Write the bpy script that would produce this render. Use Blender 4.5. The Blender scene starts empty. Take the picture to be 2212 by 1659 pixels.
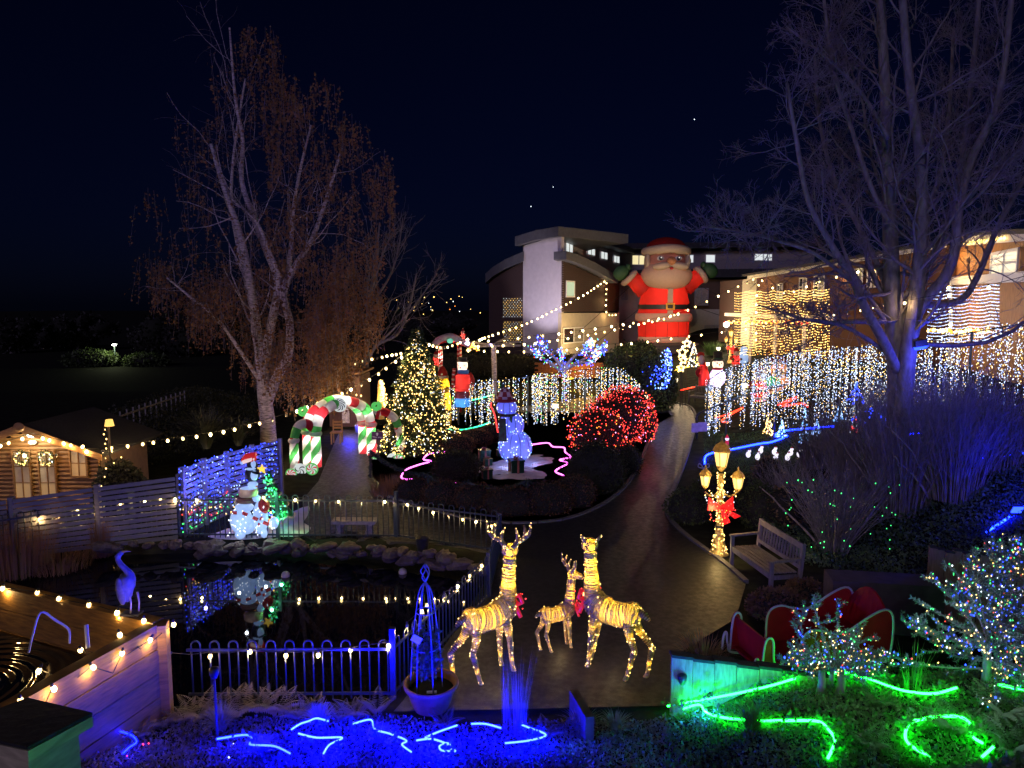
import bpy, bmesh, math, random
import numpy as np
from mathutils import Vector, Matrix, Euler
random.seed(7)
RNG = np.random.default_rng(7)
SC = bpy.context.scene
COL = SC.collection
rad = math.radians

# ---------------------------------------------------------------- camera, sky, moon, exposure
CAMZ, PITCH = 5.0, rad(6.35)
cam_d = bpy.data.cameras.new('camera'); cam = bpy.data.objects.new('camera', cam_d); COL.objects.link(cam)
cam.location = (0, 0, CAMZ); cam.rotation_euler = (math.pi/2 - PITCH, 0, 0)
cam_d.lens = 24.96; cam_d.sensor_width = 36; cam_d.clip_end = 3000; cam_d.clip_start = 0.05
SC.camera = cam
W = bpy.data.worlds.new('World'); SC.world = W; W.use_nodes = True
nt = W.node_tree; bg = nt.nodes['Background']
sky = nt.nodes.new('ShaderNodeTexSky'); sky.sky_type = 'NISHITA'; sky.sun_disc = False
sky.sun_elevation = rad(23); sky.sun_rotation = rad(202)
tint = nt.nodes.new('ShaderNodeMix'); tint.data_type = 'RGBA'; tint.blend_type = 'MULTIPLY'; tint.inputs[0].default_value = 1
tint.inputs[7].default_value = (0.08, 0.13, 0.60, 1)
nt.links.new(sky.outputs[0], tint.inputs[6]); nt.links.new(tint.outputs[2], bg.inputs[0])
bg.inputs[1].default_value = 0.0009
fill_sun_d = bpy.data.lights.new('fill_sun', 'SUN'); fill_sun = bpy.data.objects.new('fill_sun', fill_sun_d); COL.objects.link(fill_sun)  # added lavender fill, standing in for the lit building behind the camera
fill_sun_d.energy = 0.18; fill_sun_d.angle = rad(14); fill_sun_d.color = (0.70, 0.56, 1.0)
fill_sun.rotation_euler = (rad(67), 0, rad(-22))
SC.view_settings.view_transform = 'Standard'; SC.view_settings.look = 'None'
SC.view_settings.exposure = 1.6; SC.view_settings.gamma = 1.0
SC.render.engine = 'CYCLES'
cy = SC.cycles
cy.use_denoising = True; cy.use_light_tree = True
try: cy.denoiser = 'OPENIMAGEDENOISE'
except Exception: pass
cy.max_bounces = 5; cy.diffuse_bounces = 2; cy.glossy_bounces = 3; cy.transmission_bounces = 3; cy.transparent_max_bounces = 6
cy.sample_clamp_indirect = 2.0; cy.caustics_reflective = False; cy.caustics_refractive = False

# ---------------------------------------------------------------- from the photograph to the place
FU, CU, CV = 2212/36*24.96, 1106.0, 829.5
def ray(u, v):
    a, b = (u-CU)/FU, -(v-CV)/FU
    c, s = math.cos(PITCH), math.sin(PITCH)
    return Vector((a, c + b*s, -s + b*c))
def at(u, v, z=0.0):
    d = ray(u, v); t = (z-CAMZ)/d.z
    return Vector((d.x*t, d.y*t, z))
def atY(u, v, Y):
    d = ray(u, v); t = Y/d.y
    return Vector((d.x*t, Y, CAMZ + d.z*t))
def onplane(u, v, A, B):
    d = ray(u, v); n = Vector((B[1]-A[1], A[0]-B[0], 0))
    t = n.dot(Vector((A[0], A[1], 0))) / n.dot(d)
    return Vector((d.x*t, d.y*t, CAMZ + d.z*t))
def facing(A, B):
    n = Vector((B[1]-A[1], A[0]-B[0], 0)).normalized(); m = Vector((A[0]+B[0], A[1]+B[1], 0))
    return n if n.dot(m) < 0 else -n
def ss(a, b, x):
    t = np.clip((x-a)/(b-a), 0, 1); return t*t*(3-2*t)
POND = [at(*p, -0.3) for p in [(-260,1215),(0,1205),(120,1212),(250,1204),(450,1198),(600,1198),(720,1205),(880,1220),(985,1238),(1032,1262),(985,1330),(905,1430),(845,1500),(800,1530),(330,1545),(60,1560),(-260,1420)]]
PONDXY = np.array([(p.x, p.y) for p in POND])
def poly_sd(poly, x, y):
    x = np.asarray(x, float); y = np.asarray(y, float)
    d = np.full(x.shape, 1e9); ins = np.zeros(x.shape, bool)
    n = len(poly)
    for i in range(n):
        ax, ay = poly[i]; bx, by = poly[(i+1) % n]
        ex, ey = bx-ax, by-ay
        t = np.clip(((x-ax)*ex+(y-ay)*ey)/(ex*ex+ey*ey+1e-12), 0, 1)
        d = np.minimum(d, np.hypot(x-ax-t*ex, y-ay-t*ey))
        c = (ay > y) != (by > y)
        with np.errstate(divide='ignore', invalid='ignore'):
            xi = ax + (y-ay)*ex/(ey if abs(ey) > 1e-12 else 1e-12)
        ins ^= c & (x < xi)
    return np.where(ins, -d, d)
def H(x, y):
    x = np.asarray(x, float); y = np.asarray(y, float)
    z = 1.0*ss(33, 56, y)*ss(-16, -4, x)
    z = z - 0.9*ss(15.4, 18.6, y)*ss(-7.2, -9.5, x)
    z = z - 7.0*ss(34, 120, y)*ss(-3, -30, x)
    x0 = 4.3+0.125*y
    z = z + 2.7*ss(x0+.4, x0+6.5, x)*ss(9.2, 12.5, y)*(1-0.35*ss(26, 44, y))
    z = z + 0.55*ss(8.5, 5.2, y) + 1.6*ss(5.6, 3.0, y)
    d = y+.286*(x-1.92)-8.06; w = 1.3*ss(3.5, 4.4, x)
    z = z + (.60*ss(1.5, 3.2, x)+.30*ss(3.2, 5.5, x))*(1-ss(-.06, .10+w, d))
    z = z - 1.0*ss(0.35, -0.25, poly_sd(PONDXY, x, y))
    return z
def h1(x, y): return float(H(np.array([x]), np.array([y]))[0])
def on(u, v, up=0.0, t0=2.0, t1=140.0):
    d = ray(u, v); ts = np.concatenate([np.arange(t0, 45, 0.04), np.arange(45, t1, .4)])
    z = CAMZ + d.z*ts; g = H(d.x*ts, d.y*ts)
    k = np.nonzero(z <= g)[0]
    t = ts[k[0]] if len(k) else ts[-1]
    return Vector((d.x*t, d.y*t, h1(d.x*t, d.y*t)+up))

# ---------------------------------------------------------------- materials
MATS = {}
def _nodes(name):
    m = bpy.data.materials.new(name); m.use_nodes = True
    return m, m.node_tree, m.node_tree.nodes['Principled BSDF']
def M(name, col=(.5,.5,.5), rough=.6, metal=0.0, var=.25, scale=6.0, bump=.15, stretch=(1,1,1), trans=0.0, spec=.4, col2=None, coat=0.0, rvar=0.0):
    if name in MATS: return MATS[name]
    m, t, b = _nodes(name)
    tc = t.nodes.new('ShaderNodeTexCoord'); mp = t.nodes.new('ShaderNodeMapping'); mp.inputs['Scale'].default_value = stretch
    nz = t.nodes.new('ShaderNodeTexNoise'); nz.inputs['Scale'].default_value = scale; nz.inputs['Detail'].default_value = 5
    t.links.new(tc.outputs['Object'], mp.inputs[0]); t.links.new(mp.outputs[0], nz.inputs['Vector'])
    cr = t.nodes.new('ShaderNodeValToRGB'); cr.color_ramp.elements[0].position = .3; cr.color_ramp.elements[1].position = .7
    c2 = col2 or tuple(min(1, c*(1+var)) for c in col)
    cr.color_ramp.elements[0].color = (*[c*(1-var) for c in col], 1); cr.color_ramp.elements[1].color = (*c2, 1)
    t.links.new(nz.outputs[0], cr.inputs[0]); t.links.new(cr.outputs[0], b.inputs['Base Color'])
    b.inputs['Roughness'].default_value = rough; b.inputs['Metallic'].default_value = metal
    b.inputs['Specular IOR Level'].default_value = spec
    b.inputs['Coat Weight'].default_value = coat
    if rvar:
        rr = t.nodes.new('ShaderNodeMapRange'); n2 = t.nodes.new('ShaderNodeTexNoise'); n2.inputs['Scale'].default_value = scale*.12; n2.inputs['Detail'].default_value = 3
        t.links.new(tc.outputs['Object'], n2.inputs['Vector']); t.links.new(n2.outputs[0], rr.inputs[0])
        rr.inputs[1].default_value = .35; rr.inputs[2].default_value = .65
        rr.inputs[3].default_value = max(.05, rough-rvar); rr.inputs[4].default_value = min(1, rough+rvar)
        t.links.new(rr.outputs[0], b.inputs['Roughness'])
    if bump:
        bp = t.nodes.new('ShaderNodeBump'); bp.inputs['Strength'].default_value = bump; bp.inputs['Distance'].default_value = .02
        t.links.new(nz.outputs[0], bp.inputs['Height']); t.links.new(bp.outputs[0], b.inputs['Normal'])
    if trans:
        tr = t.nodes.new('ShaderNodeBsdfTranslucent'); mx = t.nodes.new('ShaderNodeMixShader'); mx.inputs[0].default_value = trans
        t.links.new(cr.outputs[0], tr.inputs[0]); t.links.new(b.outputs[0], mx.inputs[1]); t.links.new(tr.outputs[0], mx.inputs[2])
        t.links.new(mx.outputs[0], t.nodes['Material Output'].inputs[0])
    MATS[name] = m; return m
def E(name, col, strength, sample=False):
    if name in MATS: return MATS[name]
    m, t, b = _nodes(name)
    b.inputs['Base Color'].default_value = (*[.5*min(1, c) for c in col], 1); b.inputs['Roughness'].default_value = .4
    b.inputs['Emission Color'].default_value = (*col, 1); b.inputs['Emission Strength'].default_value = strength
    m.cycles.emission_sampling = 'FRONT' if sample else 'NONE'
    MATS[name] = m; return m
WARM = (1.0, .64, .24)
def led(c):
    return {'warm': E('led_warm', (1, .60, .16), 2.0), 'white': E('led_white', (.80, .90, 1), 1.1), 'blue': E('led_blue', (.02, .05, 1), 3.0),
            'ice': E('led_ice', (.16, .45, 1), 1.2), 'red': E('led_red', (1, .05, .04), 1.4), 'green': E('led_green', (.06, 1, .2), 1.0), 'amber': E('led_amber', (1, .28, .03), 1.4),
            'cool': E('led_cool', (.35, .50, 1), 1.5), 'pink': E('led_pink', (1, .35, .9), 1.5), 'cyan': E('led_cyan', (.1, .9, .7), 1.0)}[c]

# ---------------------------------------------------------------- geometry helpers
def np_mesh(name, V, F, mats, mi=None, smooth=False):
    V = np.asarray(V, np.float32).reshape(-1, 3); F = np.asarray(F, np.int32)
    me = bpy.data.meshes.new(name); k = F.shape[1]
    me.vertices.add(len(V)); me.vertices.foreach_set('co', V.ravel())
    me.loops.add(F.size); me.loops.foreach_set('vertex_index', F.ravel())
    me.polygons.add(len(F)); me.polygons.foreach_set('loop_start', np.arange(0, F.size, k, dtype=np.int32))
    if mi is not None: me.polygons.foreach_set('material_index', np.asarray(mi, np.int32))
    if smooth: me.polygons.foreach_set('use_smooth', np.ones(len(F), bool))
    for m in (mats if isinstance(mats, (list, tuple)) else [mats]): me.materials.append(m)
    me.update(calc_edges=True); me.validate()
    return me
def link(name, me, parent=None, loc=None, rot=None, scale=None):
    o = bpy.data.objects.new(name, me); COL.objects.link(o)
    if parent is not None: o.parent = parent
    if loc is not None: o.location = loc
    if rot is not None: o.rotation_euler = rot
    if scale is not None: o.scale = scale if hasattr(scale, '__len__') else (scale,)*3
    return o
def tag(o, label=None, cat=None, group=None, kind=None):
    if label: o['label'] = label
    if cat: o['category'] = cat
    if group: o['group'] = group
    if kind: o['kind'] = kind
    return o
def thing(name, label, cat, loc=(0,0,0), group=None):
    o = bpy.data.objects.new(name, None); COL.objects.link(o); o.location = loc; o.empty_display_size = .1
    return tag(o, label, cat, group)
def origin(p):
    v = Vector((0,0,0))
    while p is not None: v = v + p.location; p = p.parent
    return v
def basis(d):
    d = Vector(d).normalized(); u = Vector((0,0,1)) if abs(d.z) < .95 else Vector((1,0,0))
    a = d.cross(u).normalized(); return a, a.cross(d).normalized()
class MB:
    def __init__(s): s.v = []; s.f = []; s.m = []
    def add(s, vs, fs, m=0):
        n = len(s.v); s.v += [tuple(v) for v in vs]
        for f in fs: s.f.append([i+n for i in f]); s.m.append(m)
        return s
    def box(s, c, size, rot=None, m=0):
        x, y, z = size[0]/2, size[1]/2, size[2]/2; R = Euler(rot).to_matrix() if rot is not None else None
        vs = [Vector((a*x, b*y, d*z)) for a in (-1,1) for b in (-1,1) for d in (-1,1)]
        vs = [(R @ v if R else v) + Vector(c) for v in vs]
        return s.add(vs, [(0,1,3,2),(4,6,7,5),(0,4,5,1),(2,3,7,6),(0,2,6,4),(1,5,7,3)], m)
    def beam(s, a, b, w, h, m=0, up=(0,0,1)):
        a, b = Vector(a), Vector(b); d = (b-a).normalized(); sd = d.cross(Vector(up))
        if sd.length < 1e-4: sd = d.cross(Vector((1,0,0)))
        sd.normalize(); u = sd.cross(d).normalized()
        vs = [p + sd*(i*w/2) + u*(j*h/2) for p in (a, b) for i in (-1,1) for j in (-1,1)]
        return s.add(vs, [(0,1,3,2),(4,6,7,5),(0,4,5,1),(2,3,7,6),(0,2,6,4),(1,5,7,3)], m)
    def tube(s, pts, r, n=8, m=0, cap=True, closed=False, mfun=None, sq=1.0):
        pts = [Vector(p) for p in pts]; K = len(pts); rs = r if hasattr(r, '__len__') else [r]*K
        b0 = len(s.v); pa = None
        for i, p in enumerate(pts):
            if closed: d = pts[(i+1) % K]-pts[i-1]
            else: d = pts[min(i+1, K-1)]-pts[max(i-1, 0)]
            if d.length < 1e-9: d = Vector((0,0,1))
            d.normalize()
            if pa is None: a, _ = basis(d)
            else:
                a = pa - d*pa.dot(d)
                a = a.normalized() if a.length > 1e-6 else basis(d)[0]
            pa = a; b = a.cross(d)
            for k in range(n):
                t = 2*math.pi*k/n
                s.v.append(tuple(p + a*(math.cos(t)*rs[i]) + b*(math.sin(t)*rs[i]*sq)))
        for i in range(K if closed else K-1):
            j = (i+1) % K
            for k in range(n):
                q = (k+1) % n
                s.f.append([b0+i*n+k, b0+i*n+q, b0+j*n+q, b0+j*n+k]); s.m.append(mfun(i, k) if mfun else m)
        if cap and not closed:
            s.f.append([b0+k for k in range(n)][::-1]); s.m.append(mfun(0,0) if mfun else m)
            s.f.append([b0+(K-1)*n+k for k in range(n)]); s.m.append(mfun(K-2,0) if mfun else m)
        return s
    def lathe(s, prof, c=(0,0,0), n=24, m=0, sy=1.0, mfun=None, lobes=0, la=0.0):
        rm = max(q[0] for q in prof); ring = min(prof[0][0], prof[-1][0]) > .55*rm and abs(prof[-1][1]-prof[0][1]) < .8*rm
        b0 = len(s.v); K = len(prof)
        for (r, z) in prof:
            for k in range(n):
                t = 2*math.pi*k/n; q = r*(1+la*abs(math.sin(lobes*t/2)) if lobes else 1)
                s.v.append((c[0]+q*math.cos(t), c[1]+q*math.sin(t)*sy, c[2]+z))
        for i in range(K-1):
            for k in range(n):
                q = (k+1) % n
                s.f.append([b0+i*n+k, b0+i*n+q, b0+(i+1)*n+q, b0+(i+1)*n+k]); s.m.append(mfun(i,k) if mfun else m)
        if not ring:
            s.f.append([b0+k for k in range(n)][::-1]); s.m.append(m)
            s.f.append([b0+(K-1)*n+k for k in range(n)]); s.m.append(m)
        return s
    def ell(s, c, r, rot=None, n=16, k=10, m=0, mfun=None):
        R = Euler(rot).to_matrix() if rot is not None else None
        r = r if hasattr(r, '__len__') else (r,)*3; c = Vector(c); b0 = len(s.v)
        def P(a, t):
            v = Vector((r[0]*math.sin(a)*math.cos(t), r[1]*math.sin(a)*math.sin(t), r[2]*math.cos(a)))
            return tuple((R @ v if R else v) + c)
        s.v.append(P(0, 0))
        for i in range(1, k):
            for j in range(n): s.v.append(P(math.pi*i/k, 2*math.pi*j/n))
        s.v.append(P(math.pi, 0)); last = len(s.v)-1
        for j in range(n):
            s.f.append([b0, b0+1+j, b0+1+(j+1) % n]); s.m.append(m)
            s.f.append([last, b0+1+(k-2)*n+(j+1) % n, b0+1+(k-2)*n+j]); s.m.append(m)
        for i in range(k-2):
            for j in range(n):
                q = (j+1) % n; a = b0+1+i*n
                s.f.append([a+j, a+n+j, a+n+q, a+q]); s.m.append(mfun(i,j) if mfun else m)
        return s
    def prism(s, poly, off, m=0, mside=None):
        n = len(poly); off = Vector(off); A = [Vector(p) for p in poly]
        s.add(A + [p+off for p in A], [], m); b = len(s.v)-2*n
        s.f.append([b+i for i in range(n)]); s.m.append(m)
        s.f.append([b+n+i for i in range(n)][::-1]); s.m.append(m)
        for i in range(n):
            j = (i+1) % n; s.f.append([b+i, b+n+i, b+n+j, b+j]); s.m.append(m if mside is None else mside)
        return s
    def mesh(s, name, mats, smooth=False, off=Vector((0,0,0))):
        me = bpy.data.meshes.new(name)
        me.from_pydata([(v[0]-off.x, v[1]-off.y, v[2]-off.z) for v in s.v], [], s.f)
        for m in (mats if isinstance(mats, (list, tuple)) else [mats]): me.materials.append(m)
        me.polygons.foreach_set('material_index', np.array(s.m, np.int32))
        if smooth: me.polygons.foreach_set('use_smooth', np.ones(len(me.polygons), bool))
        bm = bmesh.new(); bm.from_mesh(me); bmesh.ops.recalc_face_normals(bm, faces=bm.faces); bm.to_mesh(me); bm.free()
        me.update(); return me
    def build(s, name, mats, parent=None, smooth=False, at0=None):
        if parent is not None: return link(name, s.mesh(name, mats, smooth, origin(parent)), parent)
        if at0 is not None: return link(name, s.mesh(name, mats, smooth, Vector(at0)), None, at0)
        return link(name, s.mesh(name, mats, smooth))
def bez(pts, n=8, closed=False):
    P = [Vector(p) for p in pts]; out = []; K = len(P)
    for i in range(K if closed else K-1):
        if closed: p0,p1,p2,p3 = P[i-1],P[i],P[(i+1)%K],P[(i+2)%K]
        else: p0,p1,p2,p3 = P[max(i-1,0)],P[i],P[i+1],P[min(i+2,K-1)]
        for j in range(n):
            t = j/n
            out.append(.5*((2*p1)+(p2-p0)*t+(2*p0-5*p1+4*p2-p3)*t*t+(3*p1-p0-3*p2+p3)*t**3))
    if not closed: out.append(P[-1])
    return out
def resample(pts, step):
    out = [Vector(pts[0])]; acc = 0.0
    for a, b in zip(pts[:-1], pts[1:]):
        a, b = Vector(a), Vector(b); L = (b-a).length; t = step-acc
        while t <= L: out.append(a+(b-a)*(t/L)); t += step
        acc = (acc+L) % step
    return out
def strips(P, r, sides=3):
    """P (N,K,3) polylines, r (N,K) radii -> tubes"""
    N, K, _ = P.shape
    d = np.gradient(P, axis=1); d /= np.linalg.norm(d, axis=2, keepdims=True)+1e-9
    ref = np.tile(np.array([.37, .21, .9]), (N, K, 1)); ref[np.abs(d[..., 2]) > .9] = (1, .1, .05)
    a = np.cross(d, ref); a /= np.linalg.norm(a, axis=2, keepdims=True)+1e-9; b = np.cross(a, d)
    an = np.arange(sides)*2*np.pi/sides
    V = P[:, :, None, :] + r[:, :, None, None]*(a[:, :, None, :]*np.cos(an)[None, None, :, None] + b[:, :, None, :]*np.sin(an)[None, None, :, None])
    idx = np.arange(N*K*sides).reshape(N, K, sides); nx = np.roll(idx, -1, axis=2)
    F = np.stack([idx[:, :-1], nx[:, :-1], nx[:, 1:], idx[:, 1:]], -1).reshape(-1, 4)
    return V.reshape(-1, 3), F
def leaf_quads(P, size, asp=.55, droop=0.0, rng=RNG, nrm=None):
    P = np.asarray(P, float); N = len(P); d = rng.normal(size=(N, 3)); d[:, 2] -= droop
    if nrm is not None: d = d*.75+np.asarray(nrm)
    d /= np.linalg.norm(d, axis=1, keepdims=True)
    s = np.cross(d, rng.normal(size=(N, 3))); s /= np.linalg.norm(s, axis=1, keepdims=True)+1e-9
    L = size*rng.uniform(.6, 1.35, (N, 1))
    V = np.stack([P, P+d*L*.45+s*L*asp*.5, P+d*L, P+d*L*.45-s*L*asp*.5], 1)
    return V.reshape(-1, 3), np.arange(4*N).reshape(N, 4)
OV = np.array([(1,0,0),(-1,0,0),(0,1,0),(0,-1,0),(0,0,1.25),(0,0,-1.25)], float)
OF = np.array([(0,2,4),(2,1,4),(1,3,4),(3,0,4),(2,0,5),(1,2,5),(3,1,5),(0,3,5)])
def octas(P, r):
    P = np.asarray(P, float).reshape(-1, 3); N = len(P); r = np.broadcast_to(np.asarray(r, float), (N,))
    V = P[:, None, :] + OV[None]*r[:, None, None]
    return V.reshape(-1, 3), (OF[None]+6*np.arange(N)[:, None, None]).reshape(-1, 3)
def leds(name, P, r, cols, parent, weights=None, jit=.25, kind='stuff', seq=None):
    P = np.array([tuple(p) for p in P], float).reshape(-1, 3); N = len(P); o = origin(parent)
    V, F = octas(P-np.array(o)[None], r*RNG.uniform(1-jit, 1+jit, N))
    c = seq if seq is not None else RNG.choice(len(cols), N, p=weights)
    me = np_mesh(name, V, F, [led(k) for k in cols], np.repeat(c, 8))
    ob = link(name, me, parent); ob['kind'] = kind; return ob
def lamp(P, power, col=WARM, parent=None, r=.03, name='glow'):
    l = bpy.data.lights.new(name, 'POINT'); l.energy = power; l.color = col; l.shadow_soft_size = min(r, .03)
    o = bpy.data.objects.new(name, l); COL.objects.link(o); P = Vector(P)
    if parent is not None: o.parent = parent; o.location = P-origin(parent)
    else: o.location = P
    return o
def spot(P, target, power, col, parent, ang=70, r=.1, name='added_beam'):
    l = bpy.data.lights.new(name, 'SPOT'); l.energy = power; l.color = col; l.spot_size = rad(ang); l.spot_blend = .6; l.shadow_soft_size = r
    o = bpy.data.objects.new(name, l); COL.objects.link(o); o.parent = parent; o.location = Vector(P)-origin(parent)
    o.rotation_euler = (Vector(target)-Vector(P)).to_track_quat('-Z', 'Y').to_euler(); return o
# ================================================================ the setting
soil = M('soil_and_turf', (.020,.018,.018), .9, scale=3.0, var=.6, bump=.6, spec=.05, col2=(.026,.030,.020))
def axis(a, b, step, far0, far1, g=1.25):
    xs = list(np.arange(a, b, step)); s = step; x = xs[-1]
    while x < far1: s *= g; x += s; xs.append(x)
    s = step; x = a; left = []
    while x > far0: s *= g; x -= s; left.append(x)
    return np.array(left[::-1]+xs)
gx = axis(-13, 15, .16, -900, 900); gy = axis(2.0, 34, .16, -60, 1500)
GX, GY = np.meshgrid(gx, gy); GZ = H(GX, GY)
GZ = GZ + (RNG.normal(size=GZ.shape)*.006)*(GY < 34)
nx_, ny_ = len(gx), len(gy)
idx = np.arange(nx_*ny_).reshape(ny_, nx_)
F = np.stack([idx[:-1,:-1], idx[:-1,1:], idx[1:,1:], idx[1:,:-1]], -1).reshape(-1, 4)
g = link('ground', np_mesh('ground', np.stack([GX, GY, GZ], -1), F, soil, smooth=True)); tag(g, kind='structure')

def sheet(name, poly, mat, up=.035, step=.5):
    bm = bmesh.new(); vs = [bm.verts.new((p[0], p[1], 0)) for p in poly]
    bm.faces.new(vs); bmesh.ops.triangulate(bm, faces=bm.faces)
    for _ in range(6):
        lo = [e for e in bm.edges if e.calc_length() > step*1.8]
        if not lo: break
        bmesh.ops.subdivide_edges(bm, edges=lo, cuts=1); bmesh.ops.triangulate(bm, faces=bm.faces)
    P = np.array([v.co[:] for v in bm.verts]); z = H(P[:,0], P[:,1])
    for v, zz in zip(bm.verts, z): v.co.z = zz+up
    bmesh.ops.recalc_face_normals(bm, faces=bm.faces)
    if sum(f.normal.z for f in bm.faces) < 0: bmesh.ops.reverse_faces(bm, faces=bm.faces)
    me = bpy.data.meshes.new(name); bm.to_mesh(me); bm.free(); me.materials.append(mat)
    o = link(name, me); tag(o, kind='structure'); return o
asphalt = M('wet_asphalt', (.018,.0175,.020), .54, scale=90, var=.4, bump=.25, rvar=.10, spec=.35)
KERB_ISLAND = [(690,1052),(800,1064),(860,1082),(1000,1122),(1130,1134),(1250,1117),(1345,1060),(1392,980),(1408,925)]
right_edge = [(1460,1530),(1452,1425),(1590,1340),(1612,1262),(1558,1215),(1470,1150),(1440,1100),(1468,1030),(1492,960),(1503,905),(1490,880),(1455,872),(1436,855)]
left_far = [(1412,862),(1440,885),(1452,900),(1408,925)]
path_poly = [at(*p) for p in [(850,1545)] + right_edge + [(1430,846),(1400,846)] + left_far + KERB_ISLAND[::-1][1:-2]+[(806,1035),(800,1000),(792,930),(735,930),(705,1000),(688,1042),(655,1080),(655,1160),(720,1170),(880,1190),(985,1212),(1062,1240),(1045,1290),(960,1400),(870,1520)]]
path = sheet('path', path_poly, asphalt)
stone = M('kerb_stone', (.10,.095,.1), .7, scale=14, bump=.3)
def kerb(name, pts, w=.1, h=.1):
    P = resample(bez([at(*p) for p in pts], 10), .6); o = None
    root = bpy.data.objects.new(name, None); COL.objects.link(root); root.location = P[0]; tag(root, kind='structure')
    for a, b in zip(P[:-1], P[1:]):
        za, zb = h1(a.x, a.y), h1(b.x, b.y); d = (b-a)*.02
        m = MB().beam((a.x+d.x, a.y+d.y, za+h*.25), (b.x-d.x, b.y-d.y, zb+h*.25), w, h); m.build('kerb_stone', stone, root)
kerb('kerb', KERB_ISLAND[1:]); kerb('kerb', right_edge[3:])
kerb('kerb', left_far[::-1][1:])

# pond
wm, wt, wb = _nodes('pond_water'); wb.inputs['Base Color'].default_value = (.004,.005,.008,1); wb.inputs['Roughness'].default_value = .03; wb.inputs['IOR'].default_value = 1.33
wb.inputs['Specular IOR Level'].default_value = .9
n = wt.nodes.new('ShaderNodeTexNoise'); n.inputs['Scale'].default_value = 3.0; n.inputs['Detail'].default_value = 2
bp = wt.nodes.new('ShaderNodeBump'); bp.inputs['Strength'].default_value = .06; bp.inputs['Distance'].default_value = .05
wt.links.new(n.outputs[0], bp.inputs['Height']); wt.links.new(bp.outputs[0], wb.inputs['Normal'])
cen = sum(POND, Vector())/len(POND)
big = [cen+(p-cen)*1.06 for p in POND]
m = MB().add(big, [list(range(len(big)))]); o = m.build('pond_water', wm); tag(o, kind='structure')
# stones round the far bank
rockm = M('bank_rock', (.10,.075,.055), .8, scale=9, var=.4, bump=.6)
def rock(c, s, seed):
    r = np.random.default_rng(seed); b = MB().ell((0,0,0), (1,1,1), n=9, k=6)
    k = r.uniform(.75, 1.15, len(b.v)); b.v = [(x*q*s[0], y*q*s[1], z*q*s[2]) for (x,y,z), q in zip(b.v, k)]
    return b.mesh('rock', rockm)
rocks = [rock(0, (.26,.18,.11), 1), rock(0, (.2,.2,.13), 2), rock(0, (.3,.16,.09), 3), rock(0, (.16,.14,.1), 4)]
rb = thing('pond_rockery', 'low row of brown stones along the far edge of the dark pond', 'rockery', at(600,1185))
def rocks_along(pts, step, par, zj=0, jit=.1):
    for i, p in enumerate(resample(bez([Vector(q) for q in pts], 8), step)):
        q = p + Vector((random.uniform(-jit,jit), random.uniform(-jit,jit), random.uniform(-.03,.05)+zj))
        link('stone', random.choice(rocks), par, q-origin(par), (random.uniform(-.3,.3), random.uniform(-.3,.3), random.uniform(0,6.3)), random.uniform(.6,1.15))
rocks_along([at(u,v,.02) for u,v in [(235,1182),(420,1178),(600,1178),(720,1182),(880,1196),(985,1212),(1050,1236)]], .27, rb)
rocks_along([at(u,v,-.12) for u,v in [(440,1190),(640,1190),(760,1196),(880,1208),(990,1224)]], .34, rb)
liner = M('pond_liner', (.02,.019,.018), .5, scale=20, var=.4, bump=.8)

# ---------------------------------------------------------------- buildings
render_ = M('white_render', (.62,.58,.60), .85, scale=3, var=.06, bump=.1)
cream = M('cream_render', (.48,.43,.33), .85, scale=3, var=.07, bump=.1)
clad = M('dark_cedar', (.06,.038,.035), .7, scale=8, var=.35, stretch=(1,1,9), bump=.2)
roofm = M('grey_roof_metal', (.13,.135,.15), .5, scale=4, var=.15, metal=.2)
darkm = M('dark_roof', (.03,.032,.04), .6, scale=4, var=.2)
framem = M('grey_window_frame', (.28,.28,.3), .5, var=.1)
framew = M('white_window_frame', (.75,.74,.7), .5, var=.05)
brick = M('red_brick_wall', (.12,.043,.024), .8, scale=30, var=.3, bump=.3, stretch=(1,1,4))
orange = M('orange_cedar_wall', (.42,.17,.05), .6, scale=6, var=.3, stretch=(6,6,.7), bump=.2)
pane_y = E('lit_pane_yellow', (1,.86,.45), .30); pane_w = E('lit_pane_white', (.86,.93,.92), .27); pane_t = E('lit_pane_green', (.55,.75,.55), .2); pane_c = E('lit_pane_cream', (1,.90,.66), .26)
glassd = M('dark_glass', (.02,.025,.03), .08, var=.1, bump=0, spec=.8)
def wall(parent, name, A, B, poly, mat, zb, thick=.3):
    """a wall in the upright plane through A and B; poly = its top edge in the photograph; it runs down to height zb"""
    top = [onplane(u, v, A, B) for u, v in poly]
    pts = top + [Vector((top[-1].x, top[-1].y, zb)), Vector((top[0].x, top[0].y, zb))]
    n = -facing(A, B)
    return MB().prism(pts, n*thick).build(name, mat, parent)
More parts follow.
